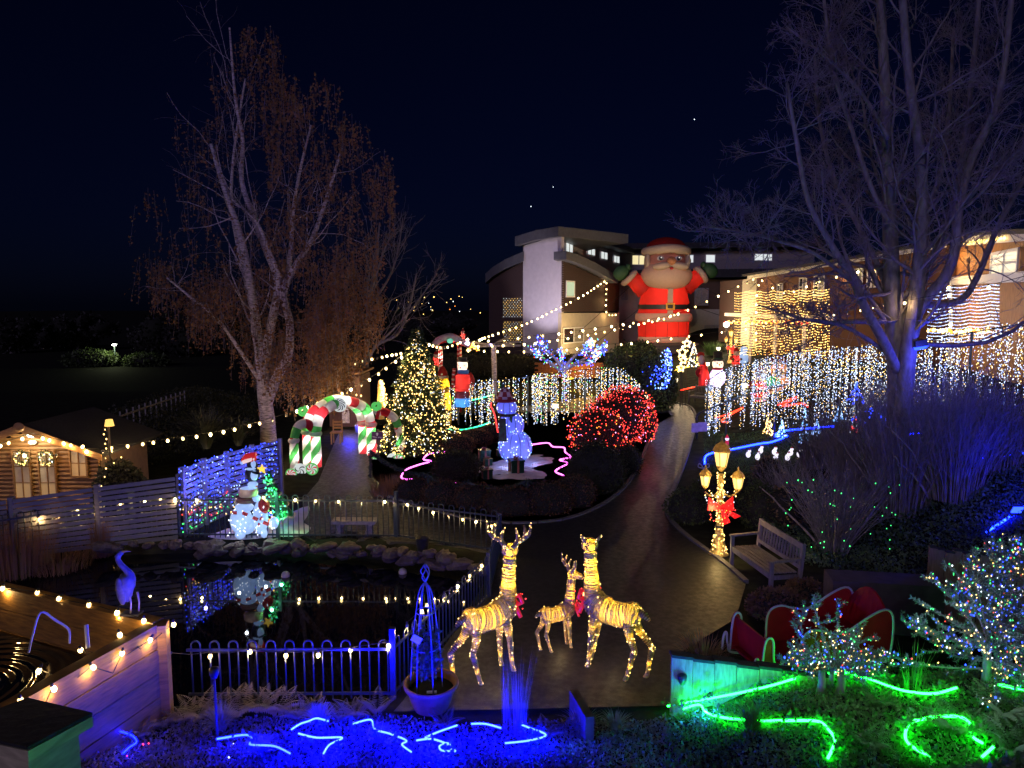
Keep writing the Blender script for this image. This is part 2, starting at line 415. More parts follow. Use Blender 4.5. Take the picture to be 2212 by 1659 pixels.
def win(parent, A, B, u0, v0, u1, v1, lit, fm, nx=2, nz=1, proud=.06):
    n = facing(A, B)
    a = onplane(u0, v0, A, B); b = onplane(u1, v0, A, B); c = onplane(u0, v1, A, B)
    ex = Vector((b.x-a.x, b.y-a.y, 0)); zt, zb = a.z, c.z
    Lw = ex.length; ex.normalize(); O = Vector((a.x, a.y, 0)) + n*proud
    fr = MB(); t = min(.09, Lw*.07)
    def bar(x0, x1, z0, z1, th=.05): fr.prism([O+ex*x0+Vector((0,0,z0)), O+ex*x1+Vector((0,0,z0)), O+ex*x1+Vector((0,0,z1)), O+ex*x0+Vector((0,0,z1))], n*th)
    bar(0, Lw, zt-t, zt); bar(0, Lw, zb, zb+t)
    for i in range(nx+1): bar((Lw-t)*i/nx, (Lw-t)*i/nx+t, zb+t, zt-t)
    for j in range(1, nz): bar(t, Lw-t, zb+(zt-zb)*j/nz-t*.4, zb+(zt-zb)*j/nz+t*.4, .045)
    f = fr.build('window', fm, parent)
    for i in range(nx):
        x0 = (Lw-t)*i/nx+t; x1 = (Lw-t)*(i+1)/nx
        p = MB().add([O+ex*x0+Vector((0,0,zb+t))+n*.01, O+ex*x1+Vector((0,0,zb+t))+n*.01, O+ex*x1+Vector((0,0,zt-t))+n*.01, O+ex*x0+Vector((0,0,zt-t))+n*.01], [(0,1,2,3)])
        pm = lit[i % len(lit)] if isinstance(lit, (list, tuple)) else lit
        p.build('pane', pm, f)
def xy(u, v, Y): p = atY(u, v, Y); return (p.x, p.y)
A, B = xy(1130,700,57), xy(1213,700,54)
D = xy(1312,700,60); C1, C2 = xy(1213,600,57), xy(1345,600,74)
E1, E2 = xy(1330,600,73), xy(1760,600,78)
G1 = xy(1046,700,61)
bl = thing('care_home_block', 'white rendered tower with dark clad side and curved grey roofs in the centre', 'building', (B[0], B[1], 1.0))
wall(bl, 'wall', A, B, [(1130,531),(1213,507)], render_, .5)
wall(bl, 'clerestory_wall', C1, C2, [(1213,507),(1345,549)], M('lilac_render', (.42,.38,.42), .85, var=.08), 5.5)
cw = wall(bl, 'base_wall', B, D, [(1213,676),(1338,676)], cream, .5)
# clad boards, one by one
zt0, zt1 = onplane(1213,560,B,D).z, onplane(1312,606,B,D).z; zb0 = onplane(1213,674,B,D).z
n_ = facing(B, D)
bv, dv = Vector((B[0],B[1],0)), Vector((D[0],D[1],0)); z = zb0; hb = .17
wall(bl, 'backing', (B[0]-n_.x*.1,B[1]-n_.y*.1), (D[0]-n_.x*.1,D[1]-n_.y*.1), [(1213,560),(1309,606)], darkm, zb0)
while z < zt0-.05:
    k = 1.0 if z+hb < zt1 else max(.05, (zt0-z-hb)/(zt0-zt1))
    a, b = bv + n_*(.02+random.uniform(0,.015)), bv+(dv-bv)*k + n_*.02
    MB().beam((a.x,a.y,z+hb/2), (b.x,b.y,z+hb/2), .05, hb-.02).build('board', clad, bl); z += hb
wall(bl, 'return_wall', D, xy(1338,700,64), [(1312,608),(1338,612)], brick, zb0, .2)
def roof_slab(par, top_pts, th, fwd, mat, name='roof', back=6.0, n=None):
    nn = Vector(n) if n is not None else Vector((0,-1,0))
    for a, b in zip(top_pts[:-1], top_pts[1:]):
        q = [a+nn*fwd, b+nn*fwd, b-nn*back, a-nn*back]
        MB().prism(q, Vector((0,0,-th))).build(name, mat, par)
roof_slab(bl, [onplane(u,v,A,B) for u,v in [(1122,512),(1165,499),(1216,490)]], .72, .5, roofm, n=facing(A, B), back=8)
nc = facing(C1, C2)
roof_slab(bl, [onplane(u,v,C1,C2)+Vector((0,0,.0)) for u,v in [(1208,493),(1270,512),(1350,540)]], .5, 1.3, darkm, n=nc, back=2.0)
roof_slab(bl, [onplane(u,v,B,D) for u,v in [(1206,543),(1235,552),(1270,568),(1318,596)]], .62, .7, roofm, n=n_, back=.4)
for (u0,v0,u1,v1) in [(1220,521,1236,545),(1296,541,1311,560),(1324,550,1337,568),(1267,533,1284,551)]:
    win(bl, C1, C2, u0, v0, u1, v1, pane_w, framew)
win(bl, B, D, 1221,606,1240,642, pane_t, framew, 1); win(bl, B, D, 1211+4,708,1260,743, [glassd, M('curtained_glass',(.30,.29,.25),.5)], framew, 2)
lw = thing('side_wing', 'dark low wing with curved grey roof left of the white tower', 'building', (G1[0], G1[1], .8))
wall(lw, 'wall', G1, A, [(1056,610),(1080,592),(1129,566)], clad, .3)
roof_slab(lw, [onplane(u,v,G1,A) for u,v in [(1049,592),(1064,578),(1090,562),(1131,544)]], .75, .6, roofm, n=(0,-1,0), back=4)
net = thing('net_light', 'warm white net light on the dark wing beside the white tower', 'string lights', onplane(1112,735,G1,A))
pts = []
for j in range(25):
    for i in range(8):
        u = 1088+i*6.0+(j % 2)*3.0; v = 645+j*3.9
        if 685 < v < 694: continue
        if u < 1129: pts.append(onplane(u, v, G1, A)+Vector((0,-.25,0)))
leds('bulbs', pts, .019, ['warm','white'], net, [.6,.4])
bw = thing('long_rear_wing', 'long dark rear wing with a strip of lit windows behind the inflatable father christmas', 'building', (E1[0], E1[1], 1))
wall(bw, 'clerestory_wall', E1, E2, [(1338,545),(1760,540)], M('grey_render', (.25,.22,.22), .85, var=.08), 6.0)
e1b, e2b = (E1[0]-.3, E1[1]-5), (E2[0], E2[1]-5)
wall(bw, 'lower_wall', e1b, e2b, [(1338,605),(1760,602)], M('brown_clad_wall', (.10,.065,.045), .8, scale=10, stretch=(1,1,8)), .6)
wall(bw, 'cream_wall', (e1b[0],e1b[1]-.4), (e2b[0],e2b[1]-.4), [(1338,612),(1402,612)], cream, .6); wall(bw, 'pale_base_wall', (e1b[0],e1b[1]-.4), (e2b[0],e2b[1]-.4), [(1488,668),(1566,668)], M('grey_cream_render', (.42,.42,.36), .85, var=.08), .6)
roof_slab(bw, [onplane(u,v,E1,E2) for u,v in [(1325,528),(1540,525),(1780,522)]], .55, 1.2, darkm, back=9)
roof_slab(bw, [onplane(u,v,e1b,e2b) for u,v in [(1338,584),(1760,580)]], .8, .8, darkm, back=5.5)
for (u0,v0,u1,v1,l) in [(1364,550,1395,573,pane_y),(1482,550,1498,568,pane_w),(1523,549,1545,568,pane_w),(1628,547,1668,564,pane_w),(1405,551,1420,570,pane_y)]:
    win(bw, E1, E2, u0, v0, u1, v1, l, framew, 2 if u1-u0 > 25 else 1)
ew = ((e1b[0]), e1b[1]-.4), (e2b[0], e2b[1]-.4)
for (u0,v0,u1,v1) in [(1342,616,1356,648),(1500,622,1530,660),(1521,702,1552,730)]: win(bw, *ew, u0, v0, u1, v1, M('curtained_glass'), framem, 2)
# brick house on the right
K, L = xy(1635,700,46), xy(2062,700,27); N_ = xy(1556,700,53); Q = xy(2330,600,17.5)
br = thing('brick_house', 'long two storey red brick house behind the curtain of warm lights', 'building', (K[0], K[1], 1))
wall(br, 'wall', K, L, [(1635,598),(1760,578),(1900,556),(2066,527)], brick, .8)
wall(br, 'pale_return_wall', N_, K, [(1604,604),(1637,598)], cream, .8, .3); wall(br, 'clad_return_wall', (N_[0],N_[1]+.4), (K[0],K[1]+.4), [(1556,608),(1606,604)], clad, .8)
nk = facing(K, L)
roof_slab(br, [onplane(u,v,K,L) for u,v in [(1625,593),(1760,572),(1900,549),(2075,516)]], .12, .7, darkm, n=nk, back=7)
MB().beam(onplane(1632,600,K,L)+nk*.5, onplane(2070,528,K,L)+nk*.5, .1, .22).build('fascia', framew, br)
for (u0,v0,u1,v1) in [(1682,613,1694,645),(1730,600,1746,640),(1762,596,1785,640),(1850,580,1868,628),(1878,576,1898,622),(1985,556,2003,604)]:
    win(br, K, L, u0, v0, u1, v1, [glassd, M('curtained_glass')], framew, 2, 2)
for u in (1700, 1760, 1830):
    p = onplane(u, 760, K, L)+nk*2.2; MB().beam((p.x,p.y,.8), (p.x,p.y,4.3), .12, .12).build('veranda_post', framew, br)
a, b = onplane(1640,700,K,L)+nk*2.2, onplane(1905,700,K,L)+nk*2.2
MB().beam((a.x,a.y,4.4),(b.x,b.y,4.4),.14,.2).build('veranda_beam', framew, br)
oh = thing('timber_clad_house', 'orange timber clad house with a lit white window at the right edge', 'building', (L[0], L[1], 2))
wall(oh, 'wall', L, Q, [(2062,521),(2125,505),(2215,508),(2330,500)], orange, 1.5)
nq = facing(L, Q)
roof_slab(oh, [onplane(u,v,L,Q) for u,v in [(2048,520),(2128,498),(2330,490)]], .14, .6, darkm, n=nq, back=6)
MB().beam(onplane(2126,520,L,Q)+nq*.5, onplane(2330,500,L,Q)+nq*.5, .08, .3).build('fascia', framew, oh)
win(oh, L, Q, 2148,546,2208,600, pane_c, framew, 2, 2)
MB().beam(onplane(2064,522,L,Q)+nq*.1, Vector((*onplane(2064,740,L,Q).xy, 2.0))+nq*.1, .1, .1, up=(0,1,0)).build('downpipe', framew, oh)
MB().beam(onplane(2066,607,L,Q)+nq*.12, onplane(2330,590,L,Q)+nq*.12, .06, .3).build('cornice', framew, oh)
fl = thing('eave_lights', 'row of warm bulbs under the eave of the orange timber house', 'string lights', onplane(2126,525,L,Q))
leds('bulbs', [onplane(2126+i*7.5, 526-i*1.0, L, Q)+nq*.62 for i in range(14)], .06, ['warm'], fl)
lamp(onplane(2150,530,L,Q)+nq*1.2, 9, (1,.66,.3), fl, .2); lamp(onplane(2105,560,L,Q)+nq*1.2, 14, (1,.6,.25), fl, .2)

# net curtains of lights on the two houses
cw_ = thing('curtain_light', 'rows of warm yellow bulbs hung across the brick house front', 'string lights', onplane(1640,760,K,L)+nk*.5)
pts = []
for j in range(26):
    for i in range(88):
        u = 1630+i*3.15; v0 = 632+j*5.6-(u-1630)*.028; bay = (u-1630) % 34
        v = v0 + 3.2*math.sin(math.pi*bay/34)*(1 if u > 1668 else -1) + random.uniform(-.6,.6)
        if 4 < j < 12 and u > 1762 and random.random() < .55: continue
        if j > 11 and u > 1720 and random.random() < .3: continue
        if v < 768: pts.append(onplane(u, v, K, L)+nk*(2.4 if u > 1668 else .7))
leds('bulbs', pts, .0195, ['warm','amber'], cw_, [.93,.07])
leds('amber_bulbs', [onplane(1650+i*2.6, 696+3*math.sin(i*1.3), K, L)+nk*2.5 for i in range(100)], .045, ['amber','warm','red'], cw_, [.6,.25,.15])
for u in (1660, 1720, 1780, 1840, 1890): lamp(onplane(u, 715, K, L)+nk*3.2, 4.5, (1,.72,.34), cw_, .3)
cw2 = thing('curtain_light', 'rows of cool white bulbs hung on the orange timber house', 'string lights', onplane(2062,735,L,Q)+nq*.6)
pts = []
for j in range(17):
    for i in range(62):
        u = 2062+i*2.9; bay = (u-2062) % 52
        v = 622+j*7.4-(u-2062)*.05+3.0*math.sin(math.pi*bay/52)+random.uniform(-.5,.5)
        pts.append(onplane(u, v, L, Q)+nq*.9)
leds('bulbs', pts, .0145, ['cool','white'], cw2, [.6,.4])
for u in (2090, 2150, 2200): lamp(onplane(u, 680, L, Q)+nq*2.0, 6, (.55,.62,1), cw2, .3)
sw = thing('shop_lights', 'glowing warm bulbs along the sill under the cool white curtain lights', 'string lights', onplane(2070,715,L,Q)+nq*.6)
leds('bulbs', [onplane(2070+i*6+random.uniform(-2,2), 716+random.uniform(-3,3), L, Q)+nq*1.0 for i in range(26)], .06, ['warm','amber'], sw, [.8,.2])
wf_ = thing('added_floodlight', 'added unseen floodlight behind the hedge washing the white tower', 'floodlight', (A[0]-.5, A[1]-8, .9)); c = Vector((A[0]-.5, A[1]-8, 1.1))  # floodlight added to brighten the tower, hidden from view by the hedge
MB().box(c, (.4,.2,.3), (-.5,0,0)).build('housing', darkm, wf_); spot(c+Vector((0,.3,.3)), ((A[0]+B[0])/2+.3, 55.5, 6.5), 620, (.90,.78,1.0), wf_, 52, .2)
# ================================================================ trees and shrubs
birchbark = M('birch_bark', (.42,.36,.38), .8, scale=7, var=.75, stretch=(1,1,4), bump=.4)
greybark = M('grey_bark', (.17,.15,.16), .85, scale=12, var=.4, stretch=(1,1,.4), bump=.6)
twigm = M('twigs', (.17,.14,.17), .8, var=.3, bump=0)
def leafmat(name, c, c2, tr=.25): return M(name, c, .6, var=.35, scale=1.3, bump=0, trans=tr, col2=c2)
gold = leafmat('autumn_birch_leaf', (.16,.08,.04), (.34,.17,.075), .3)
def grow(parents, n, lf, spread, up, K=6, rng=RNG, tmin=.25, wob=.08, rk=.55, rmin=.004):
    out = []
    for P, r in parents:
        L = np.linalg.norm(np.diff(P, axis=0), axis=1).sum(); k = len(P)
        for _ in range(n if isinstance(n, int) else rng.poisson(n)):
            t = rng.uniform(tmin, .97)*(k-1); i = int(t); f = t-i
            p = P[i]*(1-f)+P[min(i+1,k-1)]*f; rr = r[i]*(1-f)+r[min(i+1,k-1)]*f
            d = P[min(i+1,k-1)]-P[max(i-1,0)]; d = d/(np.linalg.norm(d)+1e-9)
            v = d + rng.normal(size=3)*spread; v /= np.linalg.norm(v)
            l = L*lf*rng.uniform(.55, 1.2)*(1.15-.55*t/(k-1)); q = [p]
            for j in range(1, K):
                v = v + rng.normal(size=3)*wob*2 + np.array([0,0,up]); v /= np.linalg.norm(v); q.append(q[-1]+v*l/(K-1))
            r0 = max(rmin, rr*rk); out.append((np.array(q), np.linspace(r0, max(rmin*.7, r0*.3), K)))
    return out
def tubes_of(br, sides=3):
    K = len(br[0][0]); P = np.stack([b[0] for b in br]); r = np.stack([b[1] for b in br]); return strips(P, r, sides)
def merge(parts):
    V = []; F = []; n = 0
    for v, f in parts: V.append(v); F.append(f+n); n += len(v)
    return np.concatenate(V), np.concatenate(F)
def limb(pts, Y, r0, r1, n=5):
    P = bez([atY(u, v, Y if not isinstance(Y, list) else Y[i]) for i, (u, v) in enumerate(pts)], n)
    return np.array([tuple(p) for p in P]), np.linspace(r0, r1, len(P))
def limb_mesh(ls):
    m = MB()
    for P, r in ls: m.tube(P, list(r), 10)
    return m
# ---- birch
Yb = 26.0
base = at(580,950); tr_ = thing('birch_tree', 'tall birch with white trunk and drooping brown autumn leaves', 'tree', base)
ls = [limb([(580,958),(577,900),(570,850),(566,800),(556,720),(545,640),(522,520),(482,400),(455,310)], [26]*5+[25.6,25.2,24.8,24.4], .30, .05),
      limb([(574,880),(600,810),(622,770),(626,700),(612,628),(640,570),(672,520),(705,430),(738,320)], [26,26,26,26,26,26.3,26.6,27,27.4], .20, .04),
      limb([(568,790),(590,680),(600,610),(575,540),(548,470),(522,390),(524,300),(508,210),(496,60)], [26]*3+[26.2]*6, .17, .03),
      limb([(614,640),(628,540),(634,450),(650,360),(672,270)], 27, .10, .03), limb([(560,740),(530,600),(512,520),(500,440),(505,330),(530,170)], 27, .10, .03),
      limb([(566,830),(520,760),(470,690),(410,640),(360,600)], [26,25.5,25,24.6,24.3], .08, .03), limb([(605,600),(565,500),(545,470),(500,430)], 25.6, .07, .03)]
limb_mesh(ls).build('trunk', birchbark, tr_, smooth=True)
l1 = grow(ls, 14, .36, .6, .05, 7, tmin=.35, rk=.28, rmin=.010); l2 = grow(l1, 5, .6, .6, -.14, 6, rk=.5, rmin=.006)
o_ = np.array(origin(tr_))
V, F = tubes_of(l1); link('branches', np_mesh('branches', V-o_, F, birchbark), tr_); V, F = tubes_of(l2); link('twigs', np_mesh('twigs', V-o_, F, twigm), tr_)['kind'] = 'stuff'
Lb = [(0,470),(100,440),(150,430),(300,335),(450,285),(560,300),(640,390),(720,490),(780,560),(840,640)]; Rb = [(0,560),(100,610),(200,760),(300,830),(400,868),(500,835),(650,830),(760,770),(840,715)]
def lerp(T, v):
    for (a, x), (b, y) in zip(T[:-1], T[1:]):
        if a <= v <= b: return x+(y-x)*(v-a)/(b-a)
    return T[-1][1]
strand = []
while len(strand) < 1500:
    v = random.uniform(30, 800) if random.random() < .7 else random.uniform(520, 810)
    if v < 160 and random.random() < .75: continue
    a, b = lerp(Lb, v), lerp(Rb, v); s_ = random.random()
    u = a+(b-a)*s_
    if s_ < .45 and v < 560 and random.random() < .62: continue
    if v < 560 and random.random() < .62: continue
    hw = math.sqrt(max(.05, 1-((s_-.5)*2)**2)); Y = Yb + random.uniform(-1,1)*4.0*hw
    if random.random() < .3: Y = Yb-abs(Y-Yb)
    if v > 520 and 505 < u < 650 and Y < 26.5 and random.random() < .8: continue
    cl = math.sin(u*.045+math.sin(v*.021)*2.0)+math.sin(v*.05+u*.017)+.8*math.sin((u+v)*.083+Y)
    if cl < random.uniform(-1.3,.7): continue
    p = atY(u, v, Y); n_l = random.uniform(.5, 1.9)
    vb = v + n_l/26*FU
    if vb > 905: n_l *= .3
    strand.append((p, n_l, s_))
LP = []; SP = []
for p, L_, s_ in strand:
    k = int(L_*(19 if s_ > .35 else 13)); dx, dy = random.uniform(-.18,.18), random.uniform(-.18,.18)
    t = np.sort(RNG.uniform(0,1,k)); LP.append(np.stack([p.x+dx*t*L_+RNG.normal(0,.07,k), p.y+dy*t*L_+RNG.normal(0,.07,k), p.z-t*L_+RNG.normal(0,.04,k)],1))
    tt = np.linspace(0,1,4); SP.append(np.stack([p.x+dx*tt*L_, p.y+dy*tt*L_, p.z-tt*L_],1))
LP = np.concatenate(LP); V, F = leaf_quads(LP-o_, .105, .75, .5)
link('leaves', np_mesh('leaves', V, F, gold), tr_)['kind'] = 'stuff'
SP = np.stack(SP); V, F = strips(SP-o_, np.full(SP.shape[:2], .006)); link('drooping_twigs', np_mesh('drooping_twigs', V, F, twigm), tr_)['kind'] = 'stuff'

# ---- great bare tree
Yt = 15.5; base = on(1940,1080); base = Vector((atY(1940,1000,Yt).x, Yt, h1(atY(1940,1000,Yt).x, Yt)))
bt = thing('bare_tree', 'big leafless tree lit violet rising out of the right hand shrubs', 'tree', base)
ls = [limb([(1932,1130),(1938,1000),(1940,880),(1938,780),(1930,690),(1925,560),(1920,420),(1915,250),(1905,60),(1895,-150)], Yt, 0.273, .07),
      limb([(1950,900),(1962,760),(1975,680),(1984,590),(1992,470),(1988,340),(1965,180),(1950,0),(1940,-160)], [15.2,15.2,15.1,15,15,15,15,15,15], 0.186, .06),
      limb([(1960,740),(1990,660),(2040,600),(2062,540),(2072,440),(2100,340),(2140,260),(2168,150),(2190,-60)], [15.2,15.1,15,14.8,14.6,14.5,14.4,14.4,14.4], 0.130, .05),
      limb([(1984,600),(2020,545),(2040,500),(2070,400),(2090,250),(2110,60),(2120,-120)], 15.6, 0.087, .04),
      limb([(1985,660),(2070,650),(2110,600),(2160,480),(2230,360),(2300,250)], [15.2,15.4,15.6,15.8,16,16], 0.081, .04),
      limb([(1938,800),(1905,730),(1868,665),(1842,600),(1815,560),(1788,515),(1745,430),(1720,300),(1700,180)], [15.3,15,14.8,14.6,14.5,14.4,14.2,14,14], 0.112, .03),
      limb([(1842,610),(1760,548),(1680,520),(1620,505),(1560,495),(1515,490)], [14.7,14.3,14,13.8,13.6,13.5], 0.043, .015),
      limb([(1925,770),(1870,730),(1810,700),(1740,690),(1690,700)], [15.3,15,14.8,14.6,14.5], 0.050, .02),
      limb([(1925,640),(1890,560),(1850,480),(1800,380),(1770,260),(1760,120)], [15.5,15.9,16.2,16.5,16.7,17], 0.068, .03),
      limb([(1920,480),(1880,400),(1840,280),(1800,150),(1780,0)], 15.2, 0.056, .03), limb([(1990,480),(2030,380),(2050,240),(2060,60)], 16.2, 0.062, .03),
      limb([(1920,300),(1860,200),(1780,120),(1700,60)], 15, 0.043, .02), limb([(2075,440),(2130,390),(2190,340),(2260,300)], 14.3, 0.037, .02)]
limb_mesh(ls).build('trunk', greybark, bt, smooth=True)
l1 = grow(ls, 28, .27, .62, .06, 7, tmin=.34, rk=.34, rmin=.010); l2 = grow(l1, 7, .58, .65, .04, 6, rk=.5, rmin=.0055); l3 = grow(l2, 6.0, .62, .6, .02, 4, rk=.6, rmin=.0036, wob=.12)
o_ = np.array(origin(bt)); V, F = merge([tubes_of(l1,4), tubes_of(l2)]); link('branches', np_mesh('branches', V-o_, F, greybark), bt)
V, F = tubes_of(l3); link('twigs', np_mesh('twigs', V-o_, F, twigm), bt)['kind'] = 'stuff'
# ---- slim bare tree behind the birch
Ys = 31; b_ = at(786,925)
st = thing('slim_bare_tree', 'slim bare tree between the birch and the lit fir', 'tree', b_)
ls = [limb([(788,930),(788,860),(790,780),(795,700),(800,640),(812,560),(820,480)], Ys, .19, .03), limb([(792,780),(815,745),(860,720),(885,660),(900,590)], Ys, .09, .03), limb([(800,660),(840,600),(860,540),(870,470)], 31.5, .06, .02), limb([(815,745),(870,690),(910,640),(945,590)], 30.5, .05, .02), limb([(805,620),(830,540),(850,500)], 30, .05, .02)]
limb_mesh(ls).build('trunk', greybark, st, smooth=True)
l1 = grow(ls, 13, .42, .5, .08, 6, rk=.4, rmin=.012); l2 = grow(l1, 6, .55, .5, .05, 5, rk=.5, rmin=.007)
V, F = tubes_of(l1); V2, F2 = tubes_of(l2); V, F = merge([(V,F),(V2,F2)]); link('branches', np_mesh('branches', V-np.array(origin(st)), F, greybark), st)['kind'] = 'stuff'

# ---- leafy shapes
def inside_ell(n, c, r, shell=.55, rng=RNG, flat=False):
    d = rng.normal(size=(n,3)); d /= np.linalg.norm(d, axis=1, keepdims=True)
    if flat: d[:,2] = np.abs(d[:,2])
    k = rng.uniform(shell, 1.0, (n,1))*(1+rng.normal(0,.04,(n,1)))
    return np.array(c)+d*k*np.array(r), d
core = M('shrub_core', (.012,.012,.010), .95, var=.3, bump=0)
box_leaf = leafmat('box_leaf', (.022,.03,.014), (.05,.055,.022)); green_leaf = leafmat('evergreen_leaf', (.03,.055,.018), (.07,.10,.03)); red_leaf = leafmat('russet_hedge_leaf', (.07,.032,.02), (.13,.06,.03)); ivy = leafmat('ivy_leaf', (.035,.07,.04), (.09,.15,.07))
def shrub(name, label, cat, blobs, mat, n, size, group=None, shell=.7):
    """blobs: (centre, radii) standing on the ground"""
    c0 = Vector(blobs[0][0]); root = thing(name, label, cat, (c0.x, c0.y, h1(c0.x, c0.y)), group); o = np.array(origin(root))
    m = MB(); parts = []; tot = sum(b[1][0]*b[1][2] for b in blobs)
    for c, r in blobs:
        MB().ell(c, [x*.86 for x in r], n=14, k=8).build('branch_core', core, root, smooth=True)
        P, d = inside_ell(int(n*r[0]*r[2]/tot), c, r, shell)
        parts.append(leaf_quads(P-o, size, .6, 0, nrm=d*.5))
    V, F = merge(parts); link('leaves', np_mesh('leaves', V, F, mat), root)['kind'] = 'stuff'
    return root
def G(u, v, dz=0, z=0): p = at(u, v, z); return (p.x, p.y, p.z+dz)
# ================================================================ pond railings, slat fence, sleeper pool
railm = M('painted_railing', (.05,.065,.075), .35, metal=.3, var=.15, bump=0)
def hoop_mesh(h, w=.115, r=.011):
    pts = [(-w/2,0,0),(-w/2,0,h-w/2)] + [(w/2*math.cos(t), 0, h-w/2+w/2*math.sin(t)) for t in np.linspace(math.pi,0,8)[1:-1]] + [(w/2,0,h-w/2),(w/2,0,0)]
    return MB().tube(pts, r, 5).mesh('hoop', railm, True)
def railing(name, label, P0, P1, h, posts=(1,), step=.225, ph=None):
    P0, P1 = Vector(P0), Vector(P1); d = P1-P0; L = Vector((d.x,d.y,0)).length; a = math.atan2(d.y, d.x)
    t = thing(name, label, 'railing', P0, 'pond railings'); hm = hoop_mesh(h); n = int(L/step)
    for i in range(n):
        k = (i+.5)/n; link('hoop', hm, t, d*k, (0,0,a))
    for z in (h-.12, .07): MB().beam(P0+Vector((0,0,z)), P1+Vector((0,0,z)), .022, .035).build('rail', railm, t)
    for k in posts:
        p = P0+d*k; MB().box(p+Vector((0,0,(ph or h)*.52-.05)), (.07,.07,(ph or h)*1.05+.1), (0,0,a)).build('post', railm, t)
    return t
C1, P2, P3 = at(850,1508), at(1056,1292), at(1080,1195); P4, P5, P6 = at(857,1163), at(290,1160), at(-60,1222)
FL = Vector((-4.12, C1.y-.03, 0))
railing('pond_railing', 'front pond railing lit blue between timber pool and corner post', C1, FL, .78, (0,), ph=.9)
railing('pond_railing', 'bow topped railing up the right side of the pond beside the reindeer', C1, P2, .78, (1,))
railing('pond_railing', 'short far railing panel ending at the corner post behind the antlers', P2, P3, .80, (1,))
railing('pond_railing', 'railing along the back of the pond past the stone seat', P3, P4, .88, (1,), ph=1.0)
railing('pond_railing', 'long back railing in front of the polar bear display', P4, P5, .95, (.45,1,), ph=1.0)
railing('pond_railing', 'left back railing in front of the grey slat fence', P5, P6, .92, (1,))

slatm = M('grey_slat_wood', (.19,.18,.19), .7, scale=9, var=.2, stretch=(.6,.6,8), bump=.2)
def slat_fence(label, pts, tops, name='slat_fence', n=12):
    t = thing(name, label, 'fence', pts[0]); 
    for i in range(len(pts)-1):
        a, b = Vector(pts[i]), Vector(pts[i+1]); ha, hb = tops[i], tops[i+1]
        MB().box((b.x,b.y,b.z+hb/2), (.1,.1,hb+.06)).build('post', slatm, t)
        if i == 0: MB().box((a.x,a.y,a.z+ha/2), (.1,.1,ha+.06)).build('post', slatm, t)
        for k in range(n):
            f = (k+.5)/n; e = random.uniform(-.004,.004); d = (b-a).normalized()*.055
            MB().beam((a.x+d.x,a.y+d.y-.06+e,a.z+ha*f), (b.x-d.x,b.y-d.y-.06+e,b.z+hb*f), .022, ha/n*.74).build('slat', slatm, t)
    return t
S0, S1, S2, S3 = [Vector((*atY(u, 1074, Y).xy, -.05)) for u, Y in [(-150,13.2),(24,13.8),(211,14.4),(389,15.0)]]
slat_fence('long grey horizontal slat fence below the log cabin', [S0,S1,S2,S3], [1.18,1.22,1.32,1.40])
bf = [Vector((*atY(u, 1000, Y).xy, 0)) for u, Y in [(391,15.0),(440,15.8),(490,16.6),(545,17.4),(606,18.2)]]
slat_fence('slat fence panel covered in blue string lights behind the penguins', bf, [1.5,1.52,1.52,1.52,1.52])
bl_ = thing('string_lights', 'blue and white string lights draped over the slat fence', 'string lights', bf[0]+Vector((.1,-.2,0)))
pts, sq = [], []
for j in range(13):
    z = 1.5-j*.115
    for k in range(int(42 if j < 8 else 24)):
        f = min(.999, max(0, (k+random.uniform(0,.9))/(42 if j < 8 else 24)*(1 if j < 8 else .62))); i = int(f*4); g_ = f*4-i
        p = bf[i]+(bf[i+1]-bf[i])*g_
        pts.append(p+Vector((0,-.16,z+.05*math.sin(k*.9+j)+random.uniform(-.03,.03))))
        r = random.random()
        sq.append((0 if r < .8 else 1) if j < 8 else [2,3,0,4,2][(j*2+(k//9)) % 5] if r < .85 else 1)
leds('bulbs', pts, .0135, ['blue','cool','green','warm','red'], bl_, seq=np.array(sq))
for f in (.2,.5,.8): lamp(bf[0]+(bf[4]-bf[0])*f+Vector((.1,-.5,1.1)), 8, (.10,.10,1), bl_, .1)

sleeper = M('timber_sleeper', (.20,.10,.018), .75, scale=5, var=.35, stretch=(1,1,7), bump=.35)
sl = thing('raised_timber_pool', 'raised pool of stacked timber sleepers whose corner juts into the pond', 'raised pool', (-4.3,8.05,-.2))
Kc = Vector((-4.20,8.05,0)); W1 = Vector((-7.6,9.45,0)); W2 = Vector((-5.0,5.4,0))
def sleepers(a, b, th, z0, z1, n, inset):
    d = (b-a).normalized(); hh = (z1-z0)/n
    for k in range(n):
        aa = a+d*(.0 if k % 2 else inset)
        e = random.uniform(-.006,.006)
        MB().beam(aa+Vector((e,e,z0+hh*(k+.5))), b+Vector((e,e,z0+hh*(k+.5))), th, hh-.012).build('sleeper', sleeper, sl)
sleepers(Kc, W1, .16, -.5, 1.29, 6, .0); sleepers(Kc+Vector((-.03,-.085,0)), W2, .16, -.5, 1.285, 6, .0)
MB().box((-4.17,8.03,.38), (.17,.19,1.76), (0,0,.25)).build('corner_post', sleeper, sl)
pw = MB().add([Vector((-4.4,7.9,.72)), Vector((-7.6,9.3,.72)), Vector((-8.2,5.2,.72)), Vector((-5.15,5.3,.72))], [(0,1,2,3)])
wm2 = wm.copy(); wm2.name = 'ripple_water'; t_ = wm2.node_tree
rg = t_.nodes.new('ShaderNodeTexWave'); rg.wave_type = 'RINGS'; rg.rings_direction = 'Z'; rg.inputs['Scale'].default_value = 2.2; rg.inputs['Distortion'].default_value = .6
tcx = t_.nodes.new('ShaderNodeTexCoord'); mpx = t_.nodes.new('ShaderNodeMapping'); mpx.inputs['Location'].default_value = (1.9,.6,0)
t_.links.new(tcx.outputs['Object'], mpx.inputs[0]); t_.links.new(mpx.outputs[0], rg.inputs[0])
